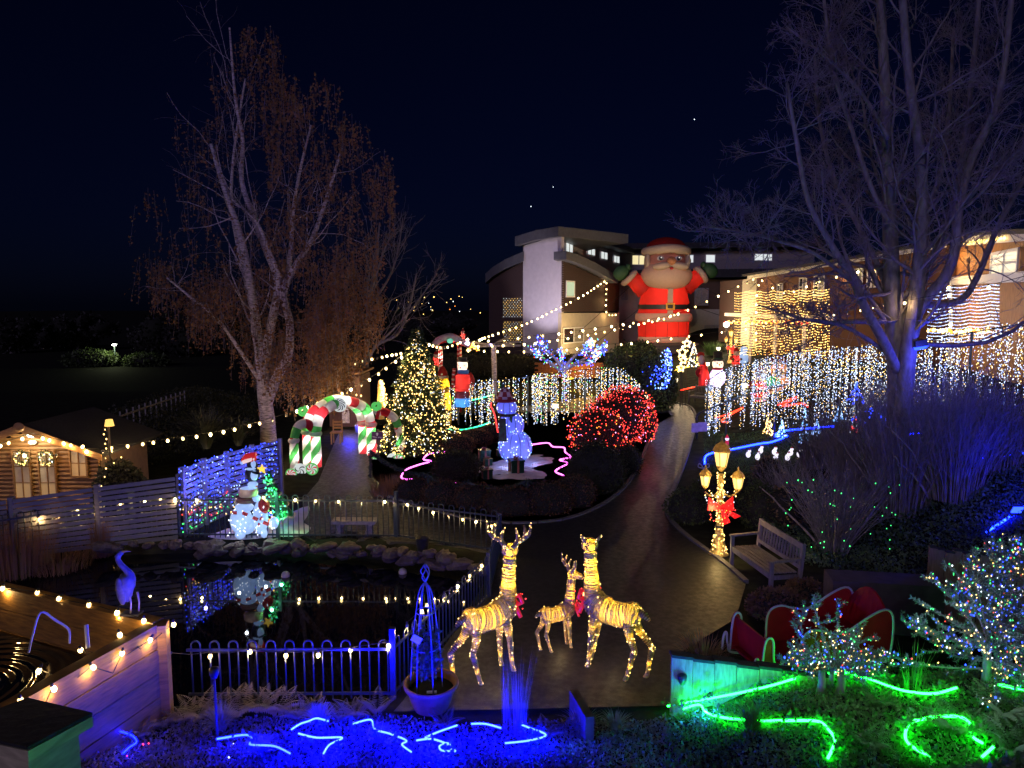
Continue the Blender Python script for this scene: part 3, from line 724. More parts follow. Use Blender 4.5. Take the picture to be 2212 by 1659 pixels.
for nd in t_.nodes:
    if nd.type == 'BUMP': t_.links.new(rg.outputs['Fac'], nd.inputs['Height']); nd.inputs['Strength'].default_value = .35
pw.build('water', wm2, sl)
pipe = M('grey_pipe', (.35,.34,.38), .4, var=.1, bump=0)
MB().tube(bez([atY(62,1410,6.9),atY(70,1375,7.0),atY(88,1323,7.1),atY(120,1340,7.2),atY(148,1360,7.25),atY(150,1390,7.2)],5), .012, 6).build('hose', pipe, sl)
MB().tube([atY(186,1350,7.4),atY(190,1400,7.3)], .022, 8).build('pipe', pipe, sl)
# heron
hm_ = M('heron_grey', (.07,.07,.12), .6, scale=16, var=.3, bump=.2); legm = M('heron_leg', (.25,.2,.18), .6, var=.1)
hp = Vector((-4.20,8.05,1.29))+(W1-Kc).normalized()*.42
he = thing('heron_statue', 'grey heron statue standing on the timber pool edge lit blue', 'statue', hp)
ex = Vector((1,0,0))
def hl(x, y, z): return hp+Vector((x, y, z))
MB().box(hl(0,0,.012), (.22,.13,.024)).build('base', hm_, he)
for s in (-.035,.04): MB().tube([hl(s+.03,s*.6,.02),hl(s+.045,s*.6,.14),hl(s+.03,s*.6,.27)], [.011,.010,.014], 7).build('leg', legm, he, True)
body = MB().tube(bez([hl(-.03,0,.16),hl(-.05,0,.22),hl(-.055,0,.33),hl(-.03,0,.44),hl(-.005,0,.50),hl(-.03,-.01,.56),hl(-.085,-.02,.63),hl(-.115,-.02,.70),hl(-.085,-.02,.765),hl(-.055,-.02,.785)],4), [r for r in np.interp(np.linspace(0,1,37),[0,.1,.25,.38,.46,.55,.75,.88,.95,1],[.012,.06,.105,.09,.05,.036,.03,.03,.036,.02])], 12)
body.build('body', hm_, he, True)
MB().tube([hl(-.06,-.02,.785),hl(.0,-.03,.80),hl(.055,-.04,.795)], [.018,.011,.002], 7).build('beak', legm, he, True)
MB().tube([hl(-.08,-.045,.79),hl(-.13,-.04,.74),hl(-.14,-.03,.68)], [.012,.012,.003], 6).build('crest', M('heron_black',(.02,.02,.03),.6), he, True)
MB().ell(hl(-.07,-.085,.32), (.055,.028,.17), (0,-.12,0)).build('wing', hm_, he, True)

# ---------------------------------------------------------------- festoons
bulbm = E('festoon_bulb', (1,.72,.28), 4); cable = M('black_cable', (.012,.012,.012), .6, var=.1, bump=0)
capm = M('bulb_socket', (.02,.02,.02), .5, var=.1, bump=0)
deadb = M('dead_bulb', (.12,.11,.1), .2, bump=0); bulb2 = E('festoon_bulb_dim', (1,.66,.22), 2.2); bulb3 = E('festoon_bulb_bright', (1,.78,.36), 7)
BULB = MB().ell((0,0,-.035), (.026,.026,.034), n=10, k=7).mesh('bulb', bulbm, True)
SOCK = MB().lathe([(.012,-.008),(.016,0),(.014,.03),(.006,.035)], n=8).mesh('socket', capm, True)
BIGB = MB().ell((0,0,-.05), (.040,.040,.052), n=10, k=7).mesh('bulb', bulbm, True)
FARB = MB().ell((0,0,-.05), (.055,.055,.065), n=8, k=6).mesh('bulb', bulbm, True)
VAR = {}
for k_, me_ in enumerate((BULB, BIGB, FARB)):
    me_['k'] = k_; VAR['bulb%d' % k_] = [me_]
    for mm in (bulb2, bulb3, bulbm, bulb2, bulbm, bulb3, bulbm, bulb2, deadb): q_ = me_.copy(); q_['k'] = k_; q_.materials[0] = mm; VAR['bulb%d' % k_].append(q_)
def festoon(label, wire, bulbs, mesh=BULB, power=2.0, every=1, name='festoon_lights', drop=.02, col=WARM, r=.02, sock=True, group=None):
    wire = [Vector(p) for p in wire]; t = thing(name, label, 'festoon lights', wire[0], group)
    MB().tube(wire, .006 if mesh is BULB else .009, 4).build('cable', cable, t)
    for i, p in enumerate(bulbs):
        p = Vector(p)-Vector((0,0,drop)); b = link('bulb', random.choice(VAR[mesh.name.split('.')[0]+str(mesh['k'])]), t, p-origin(t), (random.gauss(0,.25),random.gauss(0,.25),0))
        if sock and mesh is BULB: link('socket', SOCK, b)
        if power and i % every == 0: lamp(p-Vector((0,0,(.105,.135,.16)[mesh['k']])), power*every*.38, col, t, r)
    return t
def fest_img(label, pts, Ys, n, sag=0.0, jitter=0, **k):
    m = len(pts); P = [atY(u, v, Ys[0]+(Ys[-1]-Ys[0])*i/(m-1) if len(Ys) == 2 else Ys[i]) for i, (u, v) in enumerate(pts)]
    w = bez(P, 8) if m > 2 else [P[0]+(P[1]-P[0])*(i/24) for i in range(25)]
    L = [0.0]
    for a, b in zip(w[:-1], w[1:]): L.append(L[-1]+(b-a).length)
    w = [p-Vector((0,0,4*sag*(l/L[-1])*(1-l/L[-1]))) for p, l in zip(w, L)]
    bs = []
    for i in range(n):
        s = L[-1]*(i+.5+random.uniform(-.16,.16))/n
        for q in range(len(L)-1):
            if L[q] <= s <= L[q+1]: bs.append(w[q]+(w[q+1]-w[q])*((s-L[q])/(L[q+1]-L[q]+1e-9))); break
    return festoon(label, w, bs, **k)
# on the railings and the timber pool: each bulb where the photograph has it
def rail_bulbs(label, uv, P0, P1, z, power=2.2):
    bs = [onplane(u, v, P0, P1)+Vector((0,-.03,.05)) for u, v in uv]
    w = []
    for a, b in zip(bs[:-1], bs[1:]): w += [a, (a+b)/2-Vector((0,0,random.uniform(-.01,.05)))]
    festoon(label, w+[bs[-1]], bs, power=power)
rail_bulbs('warm festoon bulbs along the front blue railing', [(370,1415),(457,1414),(539,1406),(619,1413),(689,1412),(760,1404),(838,1392)], C1, FL, .7, 2.4)
rail_bulbs('warm festoon bulbs climbing the right pond railing', [(880,1350),(912,1318),(925,1305),(960,1284),(990,1265),(1015,1242),(1040,1220)], C1, P2, .7)
rail_bulbs('warm festoon bulbs along the back railing by the stone seat', [(1062,1135),(1030,1126),(1000,1121),(968,1111),(937,1106),(905,1097),(878,1090),(852,1083)], P3, P4, .8)
rail_bulbs('warm festoon bulbs on the railing in front of the polar bears', [(830,1083),(780,1082),(733,1083),(683,1081),(640,1079),(570,1074),(534,1078),(513,1078),(427,1080),(379,1077),(348,1078),(314,1083)], P4, P5, .85, 3)
rail_bulbs('warm festoon bulbs on the far left pond railing', [(262,1087),(216,1096),(169,1103),(122,1113),(85,1116)], P5, P6, .85, 6)
z_ = 1.29; top = [at(u,v+7,z_+.03) for u,v in [(7,1263),(82,1273),(131,1286),(192,1299),(255,1316),(311,1333)]]
low = [onplane(u,v,Kc,W2)+Vector((.14,0,0)) if f else at(u,v+7,z_+.03) for u,v,f in [(349,1347,1),(257,1362,0),(301,1380,1),(173,1397,0),(237,1409,1),(168,1440,1),(87,1439,0),(82,1486,1),(11,1511,1)]]
w = []
for a, b in zip(top[:-1], top[1:]): w += [a, (a+b)/2+Vector((random.uniform(-.05,.05),0,random.uniform(0,.03)))]
festoon('warm festoon bulbs lying along the far timber pool edge', w+[top[-1]], top, power=4.5, drop=-.03)
w = []
for a, b in zip(low[:-1], low[1:]): w += [a, (a+b)/2+Vector((.08,-.05,-.13))]
festoon('warm festoon bulbs hooked over the near timber pool edge', w+[low[-1]], low, power=2.6, drop=-.02)
# spans across the garden
fest_img('festoon span from the log cabin to the lit fir tree', [(228,965),(348,949),(475,930),(598,899),(715,855),(785,824),(863,771),(893,742)], [20,20.5,21,21.8,22.5,23,24,24.3], 27, mesh=BIGB, power=9)
fest_img('far festoon span behind the birch to the fir tree top', [(722,796),(760,784),(810,772),(871,760)], [33,35], 15, mesh=FARB, power=0)
fest_img('festoon span from the fir tree top to the candy house', [(897,742),(925,741),(960,748),(1000,735)], [24.5,26,29,32], 11, mesh=BIGB, power=2)
fest_img('steep festoon span rising to the clad corner of the white tower', [(1034,733),(1054,725),(1130,700),(1196,669),(1260,636),(1309,604)], [36,55], 31, mesh=FARB, power=6, every=3)
fest_img('middle festoon span crossing in front of father christmas to the brick house', [(1000,738),(1034,736),(1135,727),(1236,715),(1340,700),(1443,682),(1490,666),(1588,620),(1637,597)], [35,46], 26, mesh=FARB, power=7, every=3)
fest_img('festoon span passing below the white tower window', [(1019,746),(1130,742),(1200,733),(1290,718),(1370,701),(1430,688),(1470,673)], [34,50], 25, mesh=FARB, power=6, every=3)
fest_img('lowest festoon span above the dark evergreen bush', [(1000,755),(1108,757),(1200,755),(1300,745),(1405,735),(1484,724),(1528,720)], [33,33], 18, mesh=BIGB, power=5, every=2)
fest_img('festoon span from the lamp post across the bare tree trunk', [(1528,720),(1600,710),(1690,696),(1755,685),(1817,675),(1887,660),(1970,647),(2056,631),(2151,612),(2230,592)], [33,31,28,25,22,18,14.6,14,13.4,13], 13, mesh=BULB, power=5)
fest_img('upper festoon span along the brick house eave', [(1637,598),(1696,630),(1770,605),(1845,587),(1920,570),(1990,552),(2055,530)], [45,41,37,34,31,29,27], 12, mesh=FARB, power=6, every=2)
fest_img('bulbs hung down the corner of the brick house', [(1640,605),(1634,650),(1634,700),(1632,745)], [45,44.5,44.5,44], 7, mesh=FARB, power=0)
fest_img('bulbs hung down the corner of the orange timber house', [(2050,535),(2048,600),(2052,660),(2056,715)], [27,26,25,25], 7, mesh=FARB, power=8, every=2)
fest_img('bulbs down the edge of the cedar cladding by the white tower', [(1310,604),(1310,640),(1311,676),(1334,678)], [59,59,59,60], 9, mesh=FARB, power=5, every=3)
# ================================================================ cabin, arch, fir, island
cabw = M('cabin_pine', (.33,.17,.065), .65, scale=6, var=.3, stretch=(1,1,7), bump=.25); cabd = M('cabin_dark_frame', (.10,.06,.035), .6, var=.2)
felt = M('roof_felt', (.016,.016,.02), .9, scale=20, var=.4, bump=.4)
Yc = 20.0; cA, cB = xy(-120,1000,Yc), xy(214,1000,Yc); zc = -.9
cb = thing('log_cabin', 'small pine log cabin with wreaths on its double doors', 'cabin', (xy(60,1000,Yc)[0], Yc, zc))
ap = atY(68,925,Yc); er = atY(213,972,Yc); elx = 2*ap.x-er.x
def cab_x(z):
    if z < er.z: return elx, er.x
    f = (z-er.z)/(ap.z-er.z); return elx+(ap.x-elx)*f, er.x+(ap.x-er.x)*f
z = zc; hb = .125
MB().prism([(elx,Yc+.06,zc),(er.x,Yc+.06,zc),(er.x,Yc+.06,er.z-.05),(ap.x,Yc+.06,ap.z-.05),(elx,Yc+.06,er.z-.05)], (0,2.6,0)).build('body', cabd, cb)
while z < ap.z-.1:
    a, b = cab_x(z+hb*.6); MB().tube([(a+.02,Yc+.03,z+hb/2),(b-.02,Yc+.03,z+hb/2)], .064, 6, sq=1).build('log', cabw, cb); z += hb
for s, x in ((1, er.x+.35), (-1, elx-.35)):
    zz = er.z-.12
    MB().prism([(ap.x,Yc-.45,ap.z+.1),(x,Yc-.45,zz),(x,Yc-.45,zz+.07),(ap.x,Yc-.45,ap.z+.18)], (0,3.5,0)).build('roof', felt, cb)
    MB().prism([(ap.x,Yc-.49,ap.z-.03),(x,Yc-.49,zz-.09),(x,Yc-.49,zz+.09),(ap.x,Yc-.49,ap.z+.2)], (0,.035,0)).build('bargeboard', cabw, cb)
MB().ell((ap.x,Yc-.51,ap.z+.12), (.16,.03,.13)).build('finial', cabw, cb, True)
panec = E('cabin_pane', (1,.62,.28), .06); panew = M('cabin_curtain', (.55,.45,.33), .7, var=.12)
def cab_win(u0, v0, u1, v1, nx, nz, name='window', mats=(panec, panew)):
    a = atY(u0, v0, Yc-.09); b = atY(u1, v1, Yc-.09); w_, h_ = b.x-a.x, a.z-b.z; f = MB(); t = .045
    for x in (a.x, b.x-t): f.box((x+t/2, Yc-.09, (a.z+b.z)/2), (t,.06,h_))
    for z0 in (a.z-t/2, b.z+t/2): f.box(((a.x+b.x)/2, Yc-.09, z0), (w_-2*t,.06,t))
    for i in range(1, nx): f.box((a.x+w_*i/nx, Yc-.085, (a.z+b.z)/2), (.025,.04,h_-2*t))
    for j in range(1, nz): f.box(((a.x+b.x)/2, Yc-.083, b.z+h_*j/nz), (w_-2*t,.03,.025))
    o = f.build(name, cabw, cb); n = 0
    for i in range(nx):
        for j in range(nz):
            x0, x1 = a.x+w_*i/nx, a.x+w_*(i+1)/nx; z0, z1 = b.z+h_*j/nz, b.z+h_*(j+1)/nz
            MB().add([(x0,Yc-.08,z0),(x1,Yc-.08,z0),(x1,Yc-.08,z1),(x0,Yc-.08,z1)], [(0,1,2,3)]).build('pane', mats[(i*2+j+(j//2)) % len(mats)], o)
cab_win(24,972,72,1078,2,3,'door'); cab_win(79,972,126,1078,2,3,'door'); cab_win(148,970,191,1031,2,2)
MB().ell(atY(70,956,Yc-.08), (.13,.05,.07)).build('lamp_housing', M('lamp_white', (.7,.72,.7), .4), cb, True)
p = atY(69,940,Yc-.22); MB().ell(p, (.13,.08,.07), n=12).build('gable_lamp', E('gable_lamp', (.75,1,.95), 4), cb, True); lamp(p+Vector((0,-.25,-.1)), 11, (.95,.9,.65), cb, .1)
festoon('warm bulbs along the gable of the log cabin', [atY(u,v,Yc-.55) for u,v in [(-30,970),(3,958),(68,935),(136,952),(186,970),(228,966)]], [atY(u,v,Yc-.57) for u,v in [(3,959),(19,952),(48,943),(91,942),(107,946),(136,953),(152,957),(180,960),(186,971),(123,978),(54,980),(222,969)]], mesh=BIGB, power=2.6)
for k, (u, v, lab) in enumerate([(47,990,'lit wreath on the left cabin door'),(100,990,'lit wreath on the right cabin door')]):
    c = atY(u, v, Yc-.2); wr = thing('wreath', lab, 'wreath', c)
    P = []; 
    for i in range(380):
        t, q = random.uniform(0,6.283), random.gauss(0,.035); P.append(c+Vector(((.17+q)*math.cos(t), random.gauss(0,.03), (.17+q)*math.sin(t))))
    V, F_ = leaf_quads(np.array([tuple(x-c) for x in P]), .07, .3); link('leaves', np_mesh('leaves', V, F_, green_leaf), wr)['kind'] = 'stuff'
    leds('bulbs', [c+Vector((.17*math.cos(t)+random.gauss(0,.03), -.05, .17*math.sin(t)+random.gauss(0,.03))) for t in np.linspace(0,6.28,26)], .017, ['warm','white'], wr, [.8,.2])
# lantern on a post by the cabin
c = atY(236,914,19.0); pl = thing('post_lantern', 'yellow glowing lamp shade on a thin post beside the cabin roof', 'lamp', (c.x,c.y,h1(c.x,c.y)))
MB().tube([(c.x-.03,c.y,-.8),(c.x-.03,c.y,c.z-.07)], .025, 6).build('post', cabd, pl); MB().lathe([(.12,-.08),(.085,.10)], c, 12).build('shade', E('lamp_shade', (1,.55,.12), .5), pl)
leds('bulbs', [atY(228,928,19)+Vector((random.gauss(0,.02),0,-.13*i)) for i in range(5)], .02, ['warm'], pl)

# ---- candy cane arch
cr, cwt, cg = M('candy_red', (.55,.03,.045), .5, var=.1, trans=.5), M('candy_white', (.72,.72,.70), .5, var=.05, trans=.5), M('candy_green', (.06,.36,.08), .5, var=.1, trans=.5)
aL, aR = at(683,1012), at(803,986); ex_ = (aR-aL); ey_ = Vector((-ex_.y, ex_.x, 0)).normalized(); wid = ex_.length; ex_.normalize()
ar = thing('candy_cane_arch', 'inflatable candy cane archway striped red white and green over the path', 'inflatable', (aL+aR)/2)
def stripe(n, k=3.4):
    return lambda i, j: int((i*.105*k/1.0 + j/n)*1.0 % 3)
def cane(pts, r, name='cane', spiral=True):
    P = bez(pts, 12); P = resample(P, .03); n = 44
    L = len(P)
    MB().tube(P, [r*(1+.03*math.sin(i*.17)) for i in range(L)], n, mfun=lambda i, j: [1,0,1,2][int((i*.03/.31 + (j/n*4 if P[i].z < 1.0 else 0)) % 4)]).build(name, [cr, cwt, cg], ar, True)
def A3(x, y, z): return aL+ex_*x+ey_*y+Vector((0,0,z))
ra = wid/2-.02
for yy in (0, .42):
    cane([A3(.02,yy,.05),A3(.02,yy,.6),A3(.03,yy,1.15),A3(.2,yy,1.62),A3(wid*.3,yy,1.88),A3(wid*.5,yy,1.97),A3(wid*.7,yy,1.88),A3(wid-.2,yy,1.6),A3(wid-.02,yy,1.15),A3(wid,yy,.6),A3(wid,yy,.05)], .158)
    MB().lathe([(.165,0),(.195,.04),(.195,.09),(.165,.13)], A3(.02,yy,1.02), 18).build('collar', cwt, ar, True); MB().lathe([(.165,0),(.195,.04),(.195,.09),(.165,.13)], A3(wid,yy,1.02), 18).build('collar', cwt, ar, True)
bL, bR = at(637,1018), at(866,984)
def loc_(p): d = p-aL; return d.dot(ex_), d.dot(ey_)
x_, y_ = loc_(bL); cane([A3(x_,y_,.05),A3(x_,y_,.6),A3(x_+.02,y_,1.0),A3(x_+.18,y_,1.35),A3(x_+.42,y_*.6,1.42),A3(x_+.6,y_*.4,1.25)], .135)
MB().lathe([(.145,0),(.17,.04),(.17,.09),(.145,.13)], A3(x_,y_,.88), 18).build('collar', cwt, ar, True)
x_, y_ = loc_(bR); cane([A3(x_,y_,.05),A3(x_,y_,.5),A3(x_-.08,y_,.95),A3(x_-.32,y_,1.35),A3(x_-.62,y_*.7,1.55),A3(x_-.8,y_*.5,1.45)], .135)
MB().lathe([(.145,0),(.17,.04),(.17,.09),(.145,.13)], A3(x_-.04,y_,.8), 18).build('collar', cwt, ar, True)
for (x,z) in ((.02,.3),(.02,.9),(wid,.3),(wid,.9),(.22,1.6),(wid-.22,1.57),(wid*.5,1.97)):
    for yy in (0,.42): lamp(A3(x,yy,z), 2, (1,.97,.92), ar, .04)
lamp(A3(loc_(bL)[0],loc_(bL)[1],.5), 2, (1,.95,.8), ar, .04); lamp(A3(loc_(bR)[0],loc_(bR)[1],.45), 2, (1,.97,.92), ar, .04)
sw_r, sw_w, sw_g, sw_k = E('candy_lit_red', (.75,.05,.04), .2), E('candy_lit_white', (.8,.88,.84), .22), E('candy_lit_green', (.1,.62,.12), .22), M('candy_black', (.03,.03,.03), .5)
def candy(label, c, r, cols, rim, twist=.9, n=14, face=(0,-1,0)):
    t = thing('peppermint_sweet', label, 'inflatable', Vector(c)-Vector((0,0,r))); m = MB(); R_ = 8; N = n*4
    v0 = len(m.v); c = Vector(c)
    fa = Vector(face).normalized(); sx = fa.cross(Vector((0,0,1))).normalized()
    def P(rr, a, bulge): return c + sx*(rr*math.cos(a)) + Vector((0,0,1))*(rr*math.sin(a)) + fa*bulge
    for i in range(R_+1):
        rr = r*(.02+.98*i/R_)
        for k in range(N): m.v.append(tuple(P(rr, 2*math.pi*k/N + twist*i/R_, .10*r*(1-(i/R_)**2)+.06*r)))
    for i in range(R_):
        for k in range(N):
            q = (k+1) % N; m.f.append([v0+i*N+k, v0+i*N+q, v0+(i+1)*N+q, v0+(i+1)*N+k]); m.m.append(cols[(k*n//N) % len(cols)])
    mats = [sw_r, sw_w, sw_g, sw_k]; m.build('sweet', mats, t, True)
    ring = [P(r*1.04, 2*math.pi*k/28, 0) for k in range(28)]; MB().tube(ring, r*.13, 8, closed=True).build('rim', mats[rim], t, True)
    MB().ell(c-fa*.05*r, (r*1.0,r*.12,r*1.0) if abs(fa.y) > .5 else r*.9).build('back', cwt, t, True); return t
def cz(u, v, Y): return atY(u, v, Y)
candy('red and white peppermint with green rim, leftmost by the arch foot', cz(629,1024,20.6), .145, [0,1], 2)
candy('white and black spiral sweet between two peppermints at the arch foot', cz(648,1015,20.8), .17, [1,1,3], 1, 1.6)
candy('striped peppermint with green rim at the foot of the front left cane', cz(674,1013,20.4), .16, [0,1,2,1], 2)
candy('spiral sweet hung at the top of the candy cane arch', cz(733,874,22.0), .20, [1,3], 1, 1.8, 18)
candy('small peppermint at the foot of the right front cane', cz(808,997,22.6), .13, [0,1,2,1], 2)
candy('white spiral sweet on the grass right of the arch', cz(848,991,22.9), .16, [1,1,3], 1, 1.6)
candy('red white and green peppermint on the grass right of the arch', cz(862,992,22.7), .155, [0,1,2,1], 2)
for u, v, lab, Y in ((653,888,'green swirl lollipop above the left side cane',21.8),(812,877,'green swirl lollipop above the right side cane',22.4)):
    c = atY(u,v,Y); t = thing('swirl_lollipop', lab, 'inflatable', c-Vector((0,0,.35)))
    sp = [c+Vector((.15*(1-k/30*.85)*math.cos(-k*.42+1.2), 0, .15*(1-k/30*.85)*math.sin(-k*.42+1.2))) for k in range(30)]
    MB().tube(sp, [.06*(1-k/45) for k in range(30)], 8).build('swirl', sw_g, t, True)
    MB().tube(bez([c+Vector((.13,.02,.06)),c+Vector((.08,.02,-.15)),c+Vector((.02,.03,-.42))],5), .055, 8).build('stem', cr, t, True)
# sign
sg = thing('direction_sign', 'purple sign reading This way with an arrow, on a wooden post', 'sign', at(818,995))
c = atY(815,941,22.6); purple = M('sign_purple', (.10,.035,.12), .5, var=.1); whitep = M('sign_white', (.8,.8,.8), .6, var=.03)
MB().beam((c.x+.02,c.y+.05,0),(c.x+.02,c.y+.05,c.z+.2), .06, .06, up=(0,1,0)).build('post', cabd, sg)
MB().box(c, (.36,.03,.25)).build('board', purple, sg)
MB().prism([c+Vector(p) for p in [(-.02,-.02,.0),(.02,-.02,.0),(.02,-.02,.05),(.05,-.02,.05),(0,-.02,.105),(-.05,-.02,.05),(-.02,-.02,.05)]], (0,.004,0)).build('arrow', whitep, sg)
fc = bpy.data.curves.new('lettering', 'FONT'); fc.body = 'This way'; fc.size = .085; fc.align_x = 'CENTER'; fc.extrude = .002
tmp = bpy.data.objects.new('lettering', fc); fc.materials.append(whitep); COL.objects.link(tmp); bpy.context.view_layer.update(); tm = bpy.data.meshes.new_from_object(tmp.evaluated_get(bpy.context.evaluated_depsgraph_get())); bpy.data.objects.remove(tmp); fo = bpy.data.objects.new('lettering', tm); COL.objects.link(fo); fo.parent = sg; fo.location = c+Vector((0,-.022,-.075))-origin(sg); fo.rotation_euler = (math.pi/2,0,0)
lamp(c+Vector((-.3,-.8,.3)), 1.0, WARM, ar)
# shed behind the arch
sh = thing('garden_shed', 'brown timber shed with pale door panel seen through the candy arch', 'shed', at(747,925))
s0, s1 = atY(712,925,29), atY(782,925,29); brown = M('shed_brown', (.13,.065,.035), .7, scale=8, var=.3, stretch=(8,8,1))
MB().box(((s0.x+s1.x)/2, 30, 1.05), (s1.x-s0.x-.04, 1.9, 2.1)).build('body', brown, sh)
x = s0.x
while x < s1.x-.05: MB().box((x+.07, 29.02, 1.05), (.13,.03,2.1)).build('board', brown, sh); x += .145
MB().prism([(s0.x-.1,28.8,2.1),(s1.x+.1,28.8,2.2),(s1.x+.1,28.8,2.28),(s0.x-.1,28.8,2.18)], (0,2.5,0)).build('roof', cabw, sh)
d0, d1 = atY(737,828,28.95), atY(755,914,28.95); MB().box(((d0.x+d1.x)/2,28.97,(d0.z+d1.z)/2), (d1.x-d0.x,.04,d0.z-d1.z)).build('door_panel', M('pale_notice', (.6,.55,.4), .7, scale=12, var=.5), sh)
lamp(atY(745,835,28.2), 12, (1,.72,.4), sh, .05); lamp(atY(765,900,27.5), 2.5, (1,.72,.4), sh, .05)
leds('bulbs', [atY(700+i*10, 850-abs(i-6)*-3+random.uniform(-3,3), 28.5) for i in range(9)], .045, ['warm'], sh)
# blue floodlit tub and post
bt_ = thing('blue_lit_tub', 'tub and small statue glowing blue at the end of the arch path', 'planter', at(779,937)); bw_ = M('tub_pale', (.5,.5,.55), .6)
c = at(779,935); MB().lathe([(.20,0),(.23,.3),(.21,.34)], c, 14).build('tub', bw_, bt_, True); MB().lathe([(.10,.34),(.13,.5),(.06,.6),(.12,.72),(.1,.8),(.02,.86)], c, 12).build('statue', bw_, bt_, True)
lamp(c+Vector((-.25,-.9,.5)), 22, (.01,.02,1), bt_, .05); lamp(atY(786,850,30.3), 26, (.01,.03,1), bt_, .05)
ch = thing('garden_chair', 'wooden chair beside the path under the candy arch', 'chair', at(728,958)); c = at(728,958)
for dx in (-.16,.16):
    for dy in (-.16,.16): MB().beam(c+Vector((dx,dy,0)), c+Vector((dx,dy,.42 if dy < 0 else .85)), .04,.04, up=(0,1,0)).build('leg', cabw, ch)
MB().box(c+Vector((0,0,.42)), (.4,.4,.04)).build('seat', cabw, ch)
for z in (.55,.66,.77): MB().box(c+Vector((0,.17,z)), (.32,.03,.06)).build('back_slat', cabw, ch)
# gold lit animal figure
gf = thing('gold_light_figure', 'narrow figure wound with warm lights left of the fir tree', 'light figure', at(822,905)); P = []
for i in range(260):
    k = random.random(); c = atY(818+6*math.sin(k*3)+4*k, 893-72*k, 27); P.append(c+Vector((random.gauss(0,.10*(1.15-k)),random.gauss(0,.09),0)))
leds('bulbs', P, .028, ['warm'], gf); p0, p1 = atY(822,905,27), atY(820,822,27); MB().tube([p0,p1], [.16,.06], 8).build('frame', M('gold_wire',(.5,.33,.1),.4), gf); lamp(p1-Vector((0,.4,.6)), 10, WARM, gf)

# ---- big lit fir
ct = thing('lit_fir_tree', 'tall fir tree covered in warm white fairy lights', 'christmas tree', at(905,972)); c = at(905,972); Ht = atY(897,716,c.y).z
needle = leafmat('fir_needle', (.018,.035,.014), (.045,.075,.025), .15)
MB().tube([c,c+Vector((0,0,Ht))], [.11,.015], 8).build('trunk', greybark, ct)
n_t = 20000; k = RNG.uniform(0,1,n_t)**1.25; rr = 1.28*(1-k)**.88*RNG.uniform(.35,1.0,n_t)**.6+.04; an = RNG.uniform(0,2*np.pi,n_t)
rr *= 1+.14*np.sin(an*7+k*40)+.10*np.sin(k*46)
TP = np.stack([c.x+rr*np.cos(an), c.y+rr*np.sin(an), .12+k*(Ht-.1)-rr*.12],1)
V, F_ = leaf_quads(TP-np.array(c), .16, .28, .15, nrm=np.stack([np.cos(an),np.sin(an),np.full(n_t,-.1)],1)*.8); link('foliage', np_mesh('foliage', V, F_, needle), ct)['kind'] = 'stuff'
n_t = 2300; k = RNG.uniform(0,1,n_t)**1.35; an = RNG.uniform(0,2*np.pi,n_t); rr = (1.30*(1-k)**.88+.05)*RNG.uniform(.86,1.04,n_t)*(1+.14*np.sin(an*7+k*40)+.10*np.sin(k*46))
TP = np.stack([c.x+rr*np.cos(an), c.y+rr*np.sin(an), .12+k*(Ht-.1)-rr*.12],1)
leds('fairy_lights', TP, .019, ['warm','white'], ct, [.8,.2], .35)
for z, r in ((.5,1.0),(1.3,.85),(2.2,.6),(3.2,.3)):
    for a in (3.6,4.7,5.8): lamp(c+Vector(((r+.35)*math.cos(a),(r+.35)*math.sin(a),z)), 2.2*r+.6, (1,.78,.4), ct, .15)

# ---- island bed
shrub('clipped_ball_shrub', 'dark clipped round shrub left of the snowman', 'shrub', [(G(985,1040,.42),(.75,.65,.52))], box_leaf, 6000, .05)
shrub('clipped_ball_shrub', 'large dark clipped round shrub below the red lit bush', 'shrub', [(G(1285,1062,.6),(.88,.8,.82))], box_leaf, 9000, .05)
shrub('clipped_shrub', 'small dark shrub at the kerb below the red lit bush', 'shrub', [(G(1352,1020,.35),(.5,.7,.5))], box_leaf, 4000, .05)
shrub('low_hedge', 'dark front hedge along the island kerb', 'hedge', [(G(1105,1112,.3),(.75,.45,.42)),(G(1180,1110,.35),(.7,.45,.46)),(G(1240,1095,.35),(.6,.5,.46))], red_leaf, 9000, .05)
shrub('low_hedge', 'dark hedge behind the garland rope at the island front', 'hedge', [(G(900,1080,.25),(.6,.4,.35)),(G(960,1090,.28),(.6,.4,.38)),(G(1030,1100,.28),(.6,.4,.38))], red_leaf, 8000, .05)
shrub('russet_hedge', 'low russet hedge behind the presents left of the snowman', 'hedge', [(G(985,978,.3),(.7,.4,.36)),(G(1025,965,.3),(.7,.4,.36)),(G(1065,955,.3),(.6,.4,.36))], leafmat('beech_leaf',(.13,.055,.03),(.22,.10,.05)), 8000, .05)
rbush = shrub('red_lit_bush', 'rounded bush wrapped in red net lights beside the path', 'shrub', [(G(1290,985,.75),(.95,.8,.85)),(G(1340,960,1.0),(1.0,1.0,1.1)),(G(1385,955,.7),(.55,.8,.8)),(G(1318,968,.85),(1.05,.8,.98)),(G(1365,950,1.1),(.8,.9,.85))], red_leaf, 22000, .06, shell=.8)
P = []
for c, r, n in ((G(1318,968,.85),(1.05,.8,.98),300),(G(1365,950,1.1),(.8,.9,.85),260),(G(1290,985,.75),(.95,.8,.85),420),(G(1340,960,1.0),(1.0,1.0,1.1),620),(G(1385,955,.7),(.55,.8,.8),360)):
    q, _ = inside_ell(n, c, [x*1.03 for x in r], .99); P.append(q[(q[:,2] > .1)])
leds('red_lights', np.concatenate(P), .0165, ['red','pink','amber'], rbush, [.82,.08,.10])
for c in (G(1280,1000,1.0), G(1345,985,1.5), G(1395,985,.9), G(1330,1000,.7)): lamp(Vector(c)+Vector((0,-.75,0)), 2.2, (1,.06,.07), rbush, .2)
